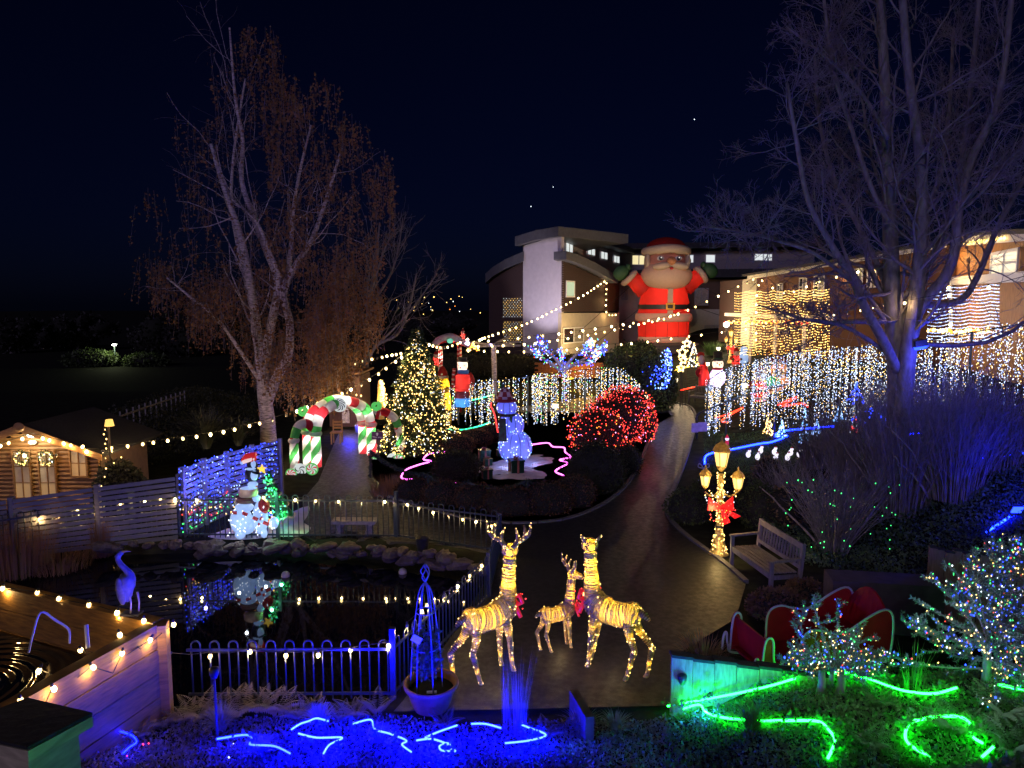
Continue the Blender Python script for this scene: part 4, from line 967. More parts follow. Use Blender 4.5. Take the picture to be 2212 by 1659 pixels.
# snow blanket
blm = M('snow_blanket', (.60,.54,.54), .9, scale=6, var=.1, bump=.8)
def blanket(label, pts, up=.05, name='snow_blanket', amp=.07):
    C = [on(u,v) for u,v in pts]; cc = sum(C, Vector())/len(C); R_ = 14; B_ = bez(C, 6, True); m = MB(); n = len(B_)
    for i in range(R_+1):
        for p in B_:
            q = cc+(p-cc)*(i/R_); z = h1(q.x,q.y)+up*(1-(i/R_)**4)+.015
            z += amp*(1-(i/R_)**3)*(math.sin(q.x*9+math.sin(q.y*5)*2)*.4+math.sin(q.y*11+q.x*3)*.3+.2)
            m.v.append((q.x,q.y,z))
    for i in range(R_):
        for k in range(n): a = i*n+k; b = i*n+(k+1) % n; m.f.append([a,b,b+n,a+n]); m.m.append(0)
    t = m.build(name, blm, None, True, at0=cc); return tag(t, label, 'snow cloth')
blanket('crumpled white cloth snow under the glowing snowman', [(1010,1020),(1060,1000),(1110,990),(1165,982),(1200,990),(1198,1003),(1170,1008),(1150,1018),(1185,1026),(1180,1038),(1110,1042),(1060,1040),(1040,1030)])
# snowman
sn0 = at(1113,1000); k_ = .00402
sm = thing('light_up_snowman', 'tall blue white light up snowman with tartan scarf and bobble hat', 'light figure', sn0)
def S(x, z): return sn0+Vector(((x-925)*k_, 0, (1090-z)*k_))
acr, act, acb = _nodes('acrylic_snow'); wv = act.nodes.new('ShaderNodeTexWave'); wv.bands_direction = 'Z'; wv.inputs['Scale'].default_value = 14; wv.inputs['Distortion'].default_value = 3
cm = act.nodes.new('ShaderNodeValToRGB'); cm.color_ramp.elements[0].color = (.02,.035,.42,1); cm.color_ramp.elements[1].color = (.11,.16,1,1)
tc_ = act.nodes.new('ShaderNodeTexCoord'); act.links.new(tc_.outputs['Object'], wv.inputs[0]); act.links.new(wv.outputs['Fac'], cm.inputs[0]); act.links.new(cm.outputs[0], acb.inputs['Emission Color']); acb.inputs['Emission Strength'].default_value = .36; acb.inputs['Base Color'].default_value = (.25,.28,.5,1)
lo = S(925,960); md = S(895,785); hd = S(857,645)
def ball(c, rx, rz, name):
    o = MB().ell(c, (rx,rx*.95,rz), n=28, k=18).build(name, acr, sm, True); n = int(170*rx*rz/.28)
    d = RNG.normal(size=(n,3)); d /= np.linalg.norm(d,axis=1,keepdims=True); P = np.array(c)+d*np.array([rx,rx*.95,rz])*1.01
    leds('bulbs', P, .014, ['white','ice'], o, [.7,.3])
    seam = MB()
    for a in np.linspace(0, math.pi, 6)[:-1]: seam.tube([c+Vector((rx*1.005*math.sin(t)*math.cos(a), rx*.955*math.sin(t)*math.sin(a), rz*1.005*math.cos(t))) for t in np.linspace(0,2*math.pi,33)[:-1]], .008, 4, closed=True)
    seam.build('seam_wires', M('seam_wire',(.12,.12,.25),.5), o)
ball(lo, .535, .52, 'base_ball'); ball(md, .40, .42, 'middle_ball'); ball(hd, .325, .26, 'head')
tart = M('tartan', (.10,.02,.03), .8, scale=9, var=.6, col2=(.04,.08,.05)); hatr = M('hat_red', (.22,.02,.03), .8, var=.3)
MB().lathe([(.30,0),(.34,.02),(.34,.07),(.28,.1)], S(850,600), 24).build('hat_brim', hatr, sm, True)
MB().lathe([(.27,0),(.25,.12),(.18,.27),(.10,.36),(.04,.40)], S(843,585), 20, mfun=lambda i,k: (k//2+i) % 2).build('hat_crown', [hatr, M('hat_pale',(.5,.42,.48),.8)], sm, True)
MB().ell(S(825,475), .075).build('bobble', M('bobble_green',(.03,.08,.05),.9), sm, True)
MB().lathe([(.29,0),(.325,.04),(.30,.1)], S(865,712), 22).build('scarf', tart, sm, True)
MB().prism([S(800,720)+Vector((0,-.36,0)),S(850,720)+Vector((0,-.36,0)),S(860,900)+Vector((0,-.42,0)),S(795,895)+Vector((0,-.42,0))], (0,.03,0)).build('scarf_end', tart, sm)
MB().tube(bez([S(895,700)+Vector((0,-.33,0)),S(890,725)+Vector((0,-.4,0)),S(897,750)+Vector((0,-.42,0))],4), [.02,.05,.05,.05,.05,.04,.03,.02,.008], 8).build('leaf_knot', M('knot_green',(.03,.12,.07),.6), sm, True)
cn = bez([S(740,600)+Vector((0,-.3,0)),S(735,620)+Vector((0,-.32,0)),S(765,690)+Vector((0,-.34,0)),S(780,770)+Vector((0,-.35,0)),S(790,830)+Vector((0,-.35,0))],6)
MB().tube(cn, .03, 8).build('candy_arm', E('neon_red',(1,.05,.04),.25), sm, True)
leds('arm_lights', [p+Vector((0,-.035,0)) for p in resample(cn,.05)], .016, ['red'], sm)
lamp(sn0+Vector((-.2,-1.0,.35)), 4, (.3,.38,1), sm, .3); lamp(sn0+Vector((.7,-.6,.35)), 2.5, (.3,.38,1), sm, .3)
# presents
grn = M('present_foil', (.015,.06,.04), .3, metal=.4, var=.3, scale=14); rib = M('present_ribbon', (.35,.12,.10), .4, var=.2)
for u, v, s, lab in ((1115,1020,.40,'largest green present with bow at the front of the snow cloth'),(1046,994,.35,'green present with bow at the back left of the snow cloth'),(1054,1006,.24,'small green present with upright bow beside the larger one'),(1052,1033,.28,'dim green present at the left front of the snow cloth'),(1080,985,.22,'green present tucked behind the snowman')):
    c = at(u,v,.06); t = thing('present', lab, 'present', c, 'presents round the snowman')
    MB().box(c+Vector((0,0,s*.45)), (s*.95,s*.95,s*.9), (0,0,.3)).build('box', grn, t); MB().box(c+Vector((0,0,s*.92)), (s*1.05,s*1.05,s*.14), (0,0,.3)).build('lid', grn, t)
    for a in (0,1.571): MB().box(c+Vector((0,0,s*.495)), (s*.14,s*1.08,s*1.0), (0,0,.3+a)).build('ribbon', rib, t)
    for a in (.3,1.9,3.4,5.0): MB().tube([c+Vector((0,0,s*1.0)), c+Vector((s*.18*math.cos(a),s*.18*math.sin(a),s*1.22)), c+Vector((s*.26*math.cos(a+.3),s*.26*math.sin(a+.3),s*1.06)), c+Vector((0,0,s*1.0))], s*.035, 5).build('bow_loop', rib, t, True)
# garland rope fence
gar = leafmat('garland_needle', (.012,.03,.022), (.03,.055,.04), .05)
gr = thing('garland_fence', 'dark garland wrapped rope fence round the front of the island', 'fence', at(800,1035))
posts = [(800,1035,975),(925,1085,1026),(1010,1098,1042),(1140,1110,1038),(1245,1080,1034)]
tops = []
for u, vb, vt in posts:
    b = at(u, vb); tp = atY(u, vt, b.y); tops.append(tp); MB().tube([b, tp], .03, 6).build('post', railm, gr)
gp = []
for a, b in zip(tops[:-1], tops[1:]): gp += [a+(b-a)*t-Vector((0,0,.18*4*t*(1-t))) for t in np.linspace(0,1,12)[:-1]]
gp.append(tops[-1]); MB().tube(gp, .02, 5).build('rope', railm, gr)
dense = resample(gp, .012) + [p for (u,vb,vt), tp in zip(posts, tops) for p in resample([at(u,vb), tp], .012)]
dense = np.array([tuple(p) for p in dense]); dense = np.repeat(dense, 4, 0)
V, F_ = leaf_quads(dense-np.array(origin(gr)), .09, .22); link('garland', np_mesh('garland', V, F_, gar), gr)['kind'] = 'stuff'
# ================================================================ reindeer
wire = M('gold_thread_wire', (.66,.50,.16), .35, metal=.2, var=.25, scale=20, bump=0, trans=.45); skin = M('gold_mesh_skin', (.23,.16,.04), .6, var=.3, scale=30, bump=0, trans=.6)
bowm = E('lit_red_bow', (1,.02,.03), .14); wire_dark = M('brown_wire', (.2,.13,.07), .5, metal=.3)
def ringset(path, rx, ry, n, wr=.0065, seg=14):
    """closed rings of wire wound round a limb; path = points, rx/ry radii at those points"""
    P = bez(path, 10); K = len(P); fx = np.interp(np.linspace(0,1,K), np.linspace(0,1,len(rx)), rx); fy = np.interp(np.linspace(0,1,K), np.linspace(0,1,len(ry)), ry)
    rings = []; shell = MB(); pa = None; fr = []
    for i in range(K):
        d = (P[min(i+1,K-1)]-P[max(i-1,0)]).normalized()
        if pa is None: a, _ = basis(d)
        else: a = (pa-d*pa.dot(d)).normalized()
        pa = a; fr.append((a, a.cross(d)))
    for q in range(n):
        s = (K-1)*(q+.5)/n; i = int(s); f = s-i; j = min(i+1,K-1)
        c = P[i]*(1-f)+P[j]*f; a, b = fr[i]; x_ = fx[i]*(1-f)+fx[j]*f; y_ = fy[i]*(1-f)+fy[j]*f
        e_ = random.gauss(0,.03); tl = (P[j]-P[max(i-1,0)]).normalized()*random.gauss(0,.10); rings.append([tuple(c+a*(x_*(1+e_)*math.cos(t))+b*(y_*(1+e_)*math.sin(t))+tl*(x_*math.cos(t))) for t in np.linspace(0,2*math.pi,seg+1)])
    R_ = np.array(rings); return R_, np.full(R_.shape[:2], wr), P, fx, fy, fr
def deer(name, label, base, face, size, antlers, legpts, head_turn=(0,1), lit=1.0, bow=True):
    """base: ground point under the chest; face: unit direction the body points"""
    t = thing(name, label, 'light figure', base, 'wire reindeer on the path'); f = Vector((*face,0)).normalized(); s_ = Vector((-f.y,f.x,0))
    def D(x, y, z): return base+f*(x*size)+s_*(y*size)+Vector((0,0,z*size))
    hd_ = Vector((*head_turn,0)).normalized()
    LP = []
    def part(nm, path, rx, ry, n, wr=.0055, sub=None):
        rx = [v*size for v in rx]; ry = [v*size for v in ry]
        R_, rr, P, fx, fy, fr = ringset(path, rx, ry, n, wr); V, F_ = strips(R_-np.array(base), rr, 4)
        o = link(nm, np_mesh(nm, V, F_, wire, smooth=True), t)
        m = MB(); K = len(P); sg_ = 12
        for i in range(K):
            a, b = fr[i]
            for k in range(sg_): q = 2*math.pi*k/sg_; m.v.append(tuple(P[i]+a*(fx[i]*.95*math.cos(q))+b*(fy[i]*.95*math.sin(q))))
        for i in range(K-1):
            for k in range(sg_): a_, b_ = i*sg_+k, i*sg_+(k+1) % sg_; m.f.append([a_,b_,b_+sg_,a_+sg_]); m.m.append(0)
        m.f.append(list(range(sg_))[::-1]); m.m.append(0); m.f.append([(K-1)*sg_+k for k in range(sg_)]); m.m.append(0)
        m.build('mesh_skin', skin, o, True)
        for _ in range(max(4, int(n*.8))):
            i = random.randrange(K); a, b = fr[i]; q = random.uniform(0,6.283); LP.append(P[i]+a*(fx[i]*1.03*math.cos(q))+b*(fy[i]*1.03*math.sin(q)))
        return o, P
    part('body', [D(-.42,0,.86),D(-.34,0,.88),D(-.1,0,.84),D(.12,0,.86),D(.26,0,.92),D(.32,0,.98)], [.05,.15,.135,.155,.15,.09], [.05,.18,.16,.185,.19,.11], 44)
    nk = D(.27,0,.92); hp_ = D(.33,0,1.62)
    part('neck', [D(.25,0,.84),D(.29,0,1.05),D(.31,0,1.3),D(.325,0,1.5),D(.33,0,1.6)], [.135,.11,.085,.078,.08], [.14,.12,.095,.085,.08], 48)
    hx = lambda a, z: hp_+hd_*(a*size)+Vector((0,0,z*size))
    part('head', [hx(-.07,.06),hx(.02,.07),hx(.12,.03),hx(.24,-.03),hx(.30,-.05)], [.05,.105,.09,.055,.03], [.05,.10,.085,.055,.03], 22)
    part('tail', [D(-.40,0,.93),D(-.48,0,.93),D(-.56,0,.87)], [.05,.055,.012], [.05,.045,.012], 8)
    hs = Vector((-hd_.y, hd_.x, 0))
    for sg2 in (-1,1):
        part('ear', [hx(-.02,.12)+hs*(sg2*.07*size), hx(-.04,.17)+hs*(sg2*.10*size), hx(-.05,.23)+hs*(sg2*.14*size)], [.02,.035,.008], [.012,.018,.006], 9)
    for (x,y,pts) in legpts:
        part('leg', [D(*p) for p in pts], [.07,.052,.034,.038,.027,.025,.03], [.07,.052,.034,.038,.027,.025,.03], 52)
    if antlers:
        for sg2 in (-1,1):
            o = hx(-.03,.13)+hs*(sg2*.045*size)
            def AA(a, b, c): return o+hs*(sg2*a*size)+hd_*(b*size)+Vector((0,0,c*size))
            part('antler', [o,AA(.06,0,.08),AA(.15,-.03,.13),AA(.23,-.05,.22),AA(.25,-.05,.36)], [.022,.025,.026,.022,.006], [.022,.025,.026,.022,.006], 26)
            part('antler_tine', [AA(.06,0,.08),AA(.06,.03,.16),AA(.03,.05,.25)], [.022,.022,.006], [.022,.022,.006], 12); part('antler_tine', [AA(.15,-.03,.13),AA(.17,0,.22),AA(.15,.02,.31)], [.022,.02,.006], [.022,.02,.006], 12)
    if bow:
        m = MB(); c = D(.36,0,1.0)+hd_*(.06*size)
        for sg2 in (-1,1):
            e = s_*(sg2*1.0) if abs(s_.dot(hd_)) < .8 else f*sg2
            m.tube([c, c+e*(.16*size)+Vector((0,0,.08*size)), c+e*(.22*size), c+e*(.13*size)-Vector((0,0,.06*size)), c], [.03*size]*5, 6)
            m.tube([c, c+e*(.10*size)-Vector((0,0,.13*size)), c+e*(.19*size)-Vector((0,0,.22*size))], [.03*size,.035*size,.03*size], 6)
        o = m.build('bow', bowm, t, True); leds('bow_lights', [c+Vector((random.uniform(-.2,.2)*size,random.uniform(-.12,.12)*size,random.uniform(-.2,.1)*size)) for _ in range(22)], .010*size, ['red'], t)
    leds('fairy_lights', LP, .0085*size, ['warm'], t, jit=.4)
    for p in (D(-.25,0,.86),D(.0,0,.86),D(.22,0,.95),D(.31,0,1.25),D(.33,0,1.45),hx(.05,.05)): lamp(p, 4.2*size*size*lit, (1,.74,.18), t, .03)
    for (x,y,pts) in legpts:
        for i in (1,4): lamp(D(*pts[i]), 0.55*lit*size, (1,.74,.18), t, .02)
    lamp(D(0,-.1,.35), .8*size, (1,.7,.3), t, .1)
    return t
def legs(back, front):
    out = []
    for (x,y) in back: out.append((x,y,[(-.30,y*.7,.80),(-.34+x*.3,y*.85,.64),(-.45+x*.7,y,.48),(-.44+x*.8,y,.42),(-.40+x*.9,y,.24),(-.37+x,y,.10),(-.34+x,y,.02)]))
    for (x,y) in front: out.append((x,y,[(.20,y*.7,.80),(.22+x*.2,y*.9,.62),(.23+x*.5,y,.45),(.23+x*.6,y,.40),(.24+x*.8,y,.22),(.25+x,y,.10),(.27+x,y,.02)]))
    return out
dl = at(1060,1462)
deer('wire_reindeer', 'left stag of gold wire with branching antlers beside the pond railing', dl, (.78,.62), 1.0, True, legs([(-.16,.11),(.10,-.12)],[(.0,.10),(.04,-.11)]), (.15,1))
dr = at(1318,1452)
deer('wire_reindeer', 'right hand doe of gold wire without antlers', dr, (-.80,.60), 1.02, False, legs([(-.12,-.12),(.06,.11)],[(.02,.11),(.10,-.11)]), (-.1,1))
ds = at(1205,1405)
deer('wire_reindeer', 'small young gold wire reindeer between the two big ones', ds, (.9,.42), .66, True, legs([(-.02,.10),(.14,-.10)],[(.02,.10),(.02,-.10)]), (.9,.45))
cab = MB().tube(bez([at(u,v,.02) for u,v in [(1010,1405),(1030,1440),(1062,1478),(1110,1490),(1150,1478),(1230,1462),(1300,1455),(1370,1462),(1440,1468),(1500,1478),(1540,1500)]],6), .009, 5)
o = cab.build('power_cable', M('tan_cable', (.35,.28,.16), .6), None, True, at0=at(1150,1478)); tag(o, 'thin pale power cable on the ground between the reindeer', 'cable')
dg_ = thing('drain_grating', 'square metal drain grating in the path behind the reindeer', 'grating', at(1170,1365)); c = at(1172,1362,.012)
for i in range(12): MB().box(c+Vector((-.33+i*.06,0,.006)), (.012,.5,.012)).build('bar', railm, dg_)
for i in range(9): MB().box(c+Vector((0,-.24+i*.06,.010)), (.68,.012,.012)).build('bar', railm, dg_)
tr1 = M('lamp_gold_mesh', (.42,.30,.10), .4, metal=.3, var=.4, scale=24, trans=.35); glass_l = E('lantern_glass', (1,.62,.18), .5); bk = M('black_iron', (.02,.02,.02), .5)
def street_lamp(label, base, Ht, small=False):
    t = thing('light_up_lamp_post', label, 'lamp post', base); s = Ht/2.44
    def D(x,z): return base+Vector((x*s,0,z*s))
    MB().lathe([(r*s,z*s) for r,z in [(.20,0),(.20,.04),(.17,.05),(.14,.16),(.10,.34),(.07,.52),(.065,.56),(.06,.6),(.055,1.3),(.05,1.62)]], base, 18).build('post', tr1, t, True)
    MB().lathe([(r*s,z*s) for r,z in [(.21,.0),(.215,.02),(.205,.045)]], base, 18).build('foot_ring', bk, t, True); MB().lathe([(.078*s,.56*s),(.082*s,.58*s),(.072*s,.61*s)], base, 14).build('collar', bk, t, True)
    def lantern(c, k, nm):
        o = MB().lathe([(.10*k,0),(.155*k,.28*k)], c, 6).build(nm, glass_l, t)
        MB().lathe([(.02*k,-.12*k),(.07*k,-.06*k),(.10*k,0)], c, 12).build('lantern_base', tr1, o, True)
        MB().lathe([(.18*k,.28*k),(.175*k,.30*k),(.12*k,.40*k),(.05*k,.45*k),(.02*k,.50*k),(.03*k,.53*k),(.004*k,.58*k)], c, 12).build('lantern_roof', tr1, o, True)
        for i in range(6): a = math.pi/3*i; MB().tube([c+Vector((.10*k*math.cos(a),.10*k*math.sin(a),0)), c+Vector((.155*k*math.cos(a),.155*k*math.sin(a),.28*k))], .008*k, 4).build('glazing_bar', bk, o)
        P = [c+Vector((.16*k*math.cos(a)*q,.16*k*math.sin(a)*q,(.30+.14*(1-q))*k)) for a, q in zip(RNG.uniform(0,6.28,30), RNG.uniform(.4,1.05,30))]; leds('roof_lights', P, .011*s, ['warm'], t)
        lamp(c+Vector((0,-.30*k,.1*k)), 3.0*k, (1,.66,.22), t, .08)
    lantern(D(0,1.78), 1.0*s, 'lantern'); lantern(D(-.30,1.40), .68*s, 'lantern'); lantern(D(.33,1.34), .74*s, 'lantern')
    for e in (-.30,.33): MB().tube(bez([D(0,1.30),D(e*.5,1.18),D(e,1.26)],5), .02*s, 6).build('arm', tr1, t, True)
    P = [base+Vector((rr*math.cos(a),rr*math.sin(a),z)) for a, z, rr in [(random.uniform(0,6.28), z, s*(.07 if z > .55*s else np.interp(z/s,[0,.16,.34,.52],[.17,.15,.11,.08]))) for z in [random.uniform(.05,1.66)*s for _ in range(170)]]]
    leds('post_lights', P, .012*s, ['warm'], t)
    leds('hanging_lights', [D(random.uniform(-.3,.3), random.uniform(.95,1.3)) + Vector((0,random.uniform(-.1,.1),0)) for _ in range(40)], .012*s, ['warm','white'], t)
    m = MB(); c = D(0,.98)+Vector((0,-.09*s,0))
    for x,z in ((-.24,.14),(.22,.15)): m.prism([c+Vector((0,0,.02*s)), c+Vector((x*s,0,(z+.06)*s)), c+Vector((x*1.1*s,0,-.06*s)), c+Vector((0,0,-.04*s))], (0,.05*s,0))
    for x,z in ((.10,-.34),(.30,-.22)): m.prism([c+Vector((-.02*s,0,0)), c+Vector((.05*s,0,0)), c+Vector(((x+.08)*s,0,(z+.05)*s)), c+Vector(((x-.04)*s,0,z*s))], (0,.04*s,0))
    m.build('bow', E('lit_bow', (1,.015,.02), .18), t); leds('bow_lights', [c+Vector((random.uniform(-.24,.28)*s,-.03*s,random.uniform(-.3,.18)*s)) for _ in range(34)], .012*s, ['red','amber'], t, [.8,.2])
    for z in (.3,.9,1.4): lamp(base+Vector((-.12*s,-.35*s,z*s)), 2.6*s, (1,.68,.24), t, .1)
    return t
street_lamp('triple lantern lamp post of gold lights with red bow beside the bench', at(1552,1200), 2.52)
p = on(1577,786); street_lamp('far triple lantern lamp post with red bow in front of the brick house', p, 2.35)
# ---- bench
wood = M('weathered_teak', (.13,.115,.125), .7, scale=7, var=.25, stretch=(6,1,1), bump=.25)
def bench(label, A_, B_, depth, back, wd=wood, name='garden_bench'):
    """A_, B_: front corners on the ground; back: unit vector to the backrest"""
    A_, B_ = Vector(A_), Vector(B_); ex = (B_-A_).normalized(); L = (B_-A_).length; bk_ = Vector((*back,0)); bk_ = (bk_-ex*bk_.dot(ex)).normalized(); t = thing(name, label, 'bench', (A_+B_)/2)
    def D(x, y, z): return A_+ex*x+bk_*y+Vector((0,0,z))
    for x in (0, L):
        MB().beam(D(x,0,0), D(x,0,.62), .06,.06, up=ex).build('leg', wd, t); MB().beam(D(x,depth,0), D(x,depth+.08,.93), .06,.06, up=ex).build('leg', wd, t)
        MB().beam(D(x,-.05,.635), D(x,depth+.02,.66), .07,.035).build('armrest', wd, t); MB().beam(D(x,.03,.36), D(x,depth-.03,.36), .04,.07).build('side_rail', wd, t)
    MB().beam(D(.03,.0,.37), D(L-.03,.0,.37), .04,.08).build('front_rail', wd, t)
    for i in range(6): y = .01+i*(depth-.06)/5; MB().beam(D(.02 if i else .035,y,.425), D(L-.02 if i else L-.035,y,.425), .065,.02).build('seat_slat', wd, t)
    MB().beam(D(.03,depth+.073,.87), D(L-.03,depth+.073,.87), .035,.10, up=(0,0,1)).build('top_rail', wd, t); MB().beam(D(.03,depth+.03,.52), D(L-.03,depth+.03,.52), .035,.07).build('bottom_rail', wd, t)
    n = int(L/.095)
    for i in range(n): x = .07+(L-.14)*i/(n-1); MB().beam(D(x,depth+.035,.555), D(x,depth+.07,.83), .035,.015, up=ex).build('back_slat', wd, t)
    return t
bench('grey wooden bench with slatted back beside the lamp post', at(1580,1226), at(1664,1292), .50, (.9,.45))
# stone seat by the pond
ss_ = thing('stone_seat', 'small stone seat on two carved legs behind the pond railing', 'bench', at(765,1172)); c = at(767,1158); stn = M('carved_stone', (.22,.20,.18), .85, scale=14, bump=.5)
MB().box(c+Vector((0,0,.34)), (.95,.32,.07)).build('seat', stn, ss_)
for x in (-.32,.32): MB().lathe([(.10,0),(.11,.06),(.07,.14),(.09,.22),(.10,.3)], c+Vector((x,0,0)), 10).build('leg', stn, ss_, True)
bk_t = thing('black_bucket', 'black plastic bucket by the pond corner', 'bucket', at(915,1200)); c = at(913,1188); MB().lathe([(.11,0),(.14,.26),(.15,.27),(.13,.26),(.10,.03)], c, 16).build('pail', bk, bk_t, True)
for u,v,lab in ((870,1236,'glass float ball on the pond near the right bank'),(617,1243,'pale float ball in the middle of the pond')):
    c = at(u,v,-.28); o = MB().ell(c, .085, n=16).build('float_ball', M('float_plastic',(.45,.4,.32),.3), None, True, at0=c); tag(o, lab, 'float', 'pond floats')
# ---- polar bear and penguin display
pc = lambda x, y: (378+.179*x, 918+.179*y)
Yp = 14.75
pb = thing('polar_bear_display', 'stack of light up polar bears with drum and scarf under a penguin', 'light figure', atY(*pc(900,1330),Yp)); acw = E('acrylic_white', (.42,.62,1), .22); kx = .179/FU*15.2
def W_(x, y, d=0): p = atY(*pc(x,y), Yp); return p+Vector((0,d,0))
def el(nm, x, y, rx, ry, mat, d=0, dep=.8, rot=None, par=None): return MB().ell(W_(x,y,d), (rx*kx,rx*kx*dep,ry*kx), rot, 16, 11).build(nm, mat, par or pb, True)
hatm = E('lit_hat_red', (.9,.03,.03), .14); blk = M('penguin_black', (.012,.013,.022), .5); tan = M('drum_tan', (.45,.28,.17), .6); org = M('beak_orange', (.8,.2,.03), .5)
el('body', 800, 1150, 132, 175, acw); el('haunch', 850, 1220, 110, 110, acw, .05); el('neck', 840, 990, 112, 60, acw, -.02); el('head', 850, 905, 120, 52, M('head_brown',(.2,.09,.06),.7), .02)  # the head is a flattened brown ellipsoid
el('leg', 800, 1310, 62, 60, acw, -.06); el('second_bear_body', 1040, 1110, 90, 210, acw, -.04); el('second_bear_head', 985, 880, 48, 48, acw, -.02); el('leg', 1090, 1290, 42, 60, acw, -.08); el('rear_leg', 1185, 1190, 55, 75, acw, .05)
MB().lathe([(100*kx,0),(112*kx,20*kx),(112*kx,80*kx),(100*kx,95*kx)], W_(900,845,-.06), 22).build('drum', tan, pb, True); MB().ell(W_(900,755,-.06), (102*kx,102*kx,14*kx)).build('drum_skin', acw, pb, True)
el('small_bear_head', 950, 712, 62, 42, acw, -.05); el('nose', 1005, 728, 14, 9, org, -.1)
sc_r = M('scarf_red', (.5,.03,.03), .6, trans=.2)
for i in range(7):
    a, b = W_(735+i*62, 1025+max(0,i-2)*28, -.21), W_(735+(i+1)*62, 1025+max(0,i-1)*28, -.21); MB().beam(a, b, .03, .055*1.2, m=0).build('scarf_band', [sc_r if i % 2 == 0 else acw][0], pb)
for i in range(3): MB().beam(W_(1080-i*10,1080+i*30,-.2), W_(1075-i*10,1110+i*30,-.2), .1, .03).build('scarf_band', sc_r if i % 2 == 0 else acw, pb)
el('waistcoat', 1080, 975, 70, 95, sc_r, -.06)
el('penguin_body', 935, 590, 88, 95, blk, -.02); el('penguin_belly', 975, 595, 45, 62, acw, -.1); el('penguin_head', 930, 490, 66, 62, blk); el('penguin_face', 960, 465, 30, 46, acw, -.07); el('penguin_wing', 1000, 560, 55, 14, blk, -.12, rot=(0,.3,0)); el('bow_tie', 930, 520, 60, 16, acw, -.07)
hb_ = MB().tube(bez([W_(965,395),W_(880,385),W_(830,405),W_(805,455)],6), [70*kx,66*kx,62*kx,58*kx,54*kx,50*kx,46*kx,42*kx,38*kx,34*kx,30*kx,26*kx,22*kx,20*kx,18*kx,16*kx,14*kx,12*kx,10*kx], 12).build('santa_hat', hatm, pb, True)
MB().tube([W_(838,440,-.08),W_(900,418,-.08),W_(965,392,-.08)], 22*kx, 8).build('hat_trim', E('lit_pink_white',(1,.72,.66),.25), pb, True); el('hat_bobble', 810, 455, 24, 24, acw)
leds('bulbs', [W_(random.uniform(690,920),random.uniform(970,1300),-.24) for _ in range(26)]+[W_(random.uniform(980,1110),random.uniform(930,1300),-.2) for _ in range(18)]+[W_(random.uniform(1150,1220),random.uniform(1130,1240),-.1) for _ in range(8)], .014, ['white'], pb)
lamp(W_(850,1180,-.5), 1.2, (.65,.8,1), pb, .15); lamp(W_(1150,1230,-.4), .9, (.65,.8,1), pb, .15); lamp(W_(900,700,-.5), 1, (.75,.85,1), pb, .15)
gt = thing('light_up_tree', 'green light up cartoon christmas tree with star behind the polar bears', 'light figure', atY(*pc(1280,1110),Yp+.5)); grt = M('tree_fabric_green', (.03,.22,.07), .6, var=.3, trans=.4); trim = M('tree_trim', (.55,.48,.36), .7)
Yp += .45
for (x,y,w_,h_) in ((1140,690,60,130),(1190,830,90,130),(1250,960,115,130),(1310,1090,135,120)):
    MB().lathe([(w_*kx,0),(w_*.6*kx,h_*.6*kx),(w_*.2*kx,h_*kx*1.1)], W_(x,y), 16).build('tier', grt, gt, True); MB().tube([W_(x,y)+Vector((w_*1.0*kx*math.cos(a),w_*kx*math.sin(a),math.sin(a*5)*.02)) for a in np.linspace(0,6.283,25)[:-1]], 12*kx, 6, closed=True).build('trim', trim, gt, True)
MB().prism([W_(1055,530,-.05)+Vector(((62 if i % 2 == 0 else 26)*kx*math.sin(i*math.pi/5),0,(62 if i % 2 == 0 else 26)*kx*math.cos(i*math.pi/5))) for i in range(10)], (0,.05,0)).build('star', E('lit_star',(1,.62,.08),.35), gt)
leds('bulbs', [W_(random.uniform(1090+(y-560)*.15,1170+(y-560)*.5),y,-.2) for y in RNG.uniform(560,1060,75)], .015, ['green','cyan'], gt, [.8,.2])
leds('baubles', [W_(random.uniform(1185,1240),y,-.35) for y in np.linspace(1000,1140,9)], .02, ['amber','blue','green','warm'], gt)
lamp(W_(1210,800,-.5), 4, (.1,1,.35), gt, .1); lamp(W_(1330,1080,-.4), 3, (.1,1,.35), gt, .1); Yp -= .45
blm2 = blanket('white cloth snow spread under the polar bear display', [pc(400,1375),pc(560,1330),pc(700,1300),pc(1000,1290),pc(1250,1130),pc(1420,1080),pc(1560,1010),pc(1650,1000),pc(1600,1150),pc(1580,1200),pc(1670,1270),pc(1560,1345),pc(1250,1372),pc(900,1400),pc(600,1400)], .10)
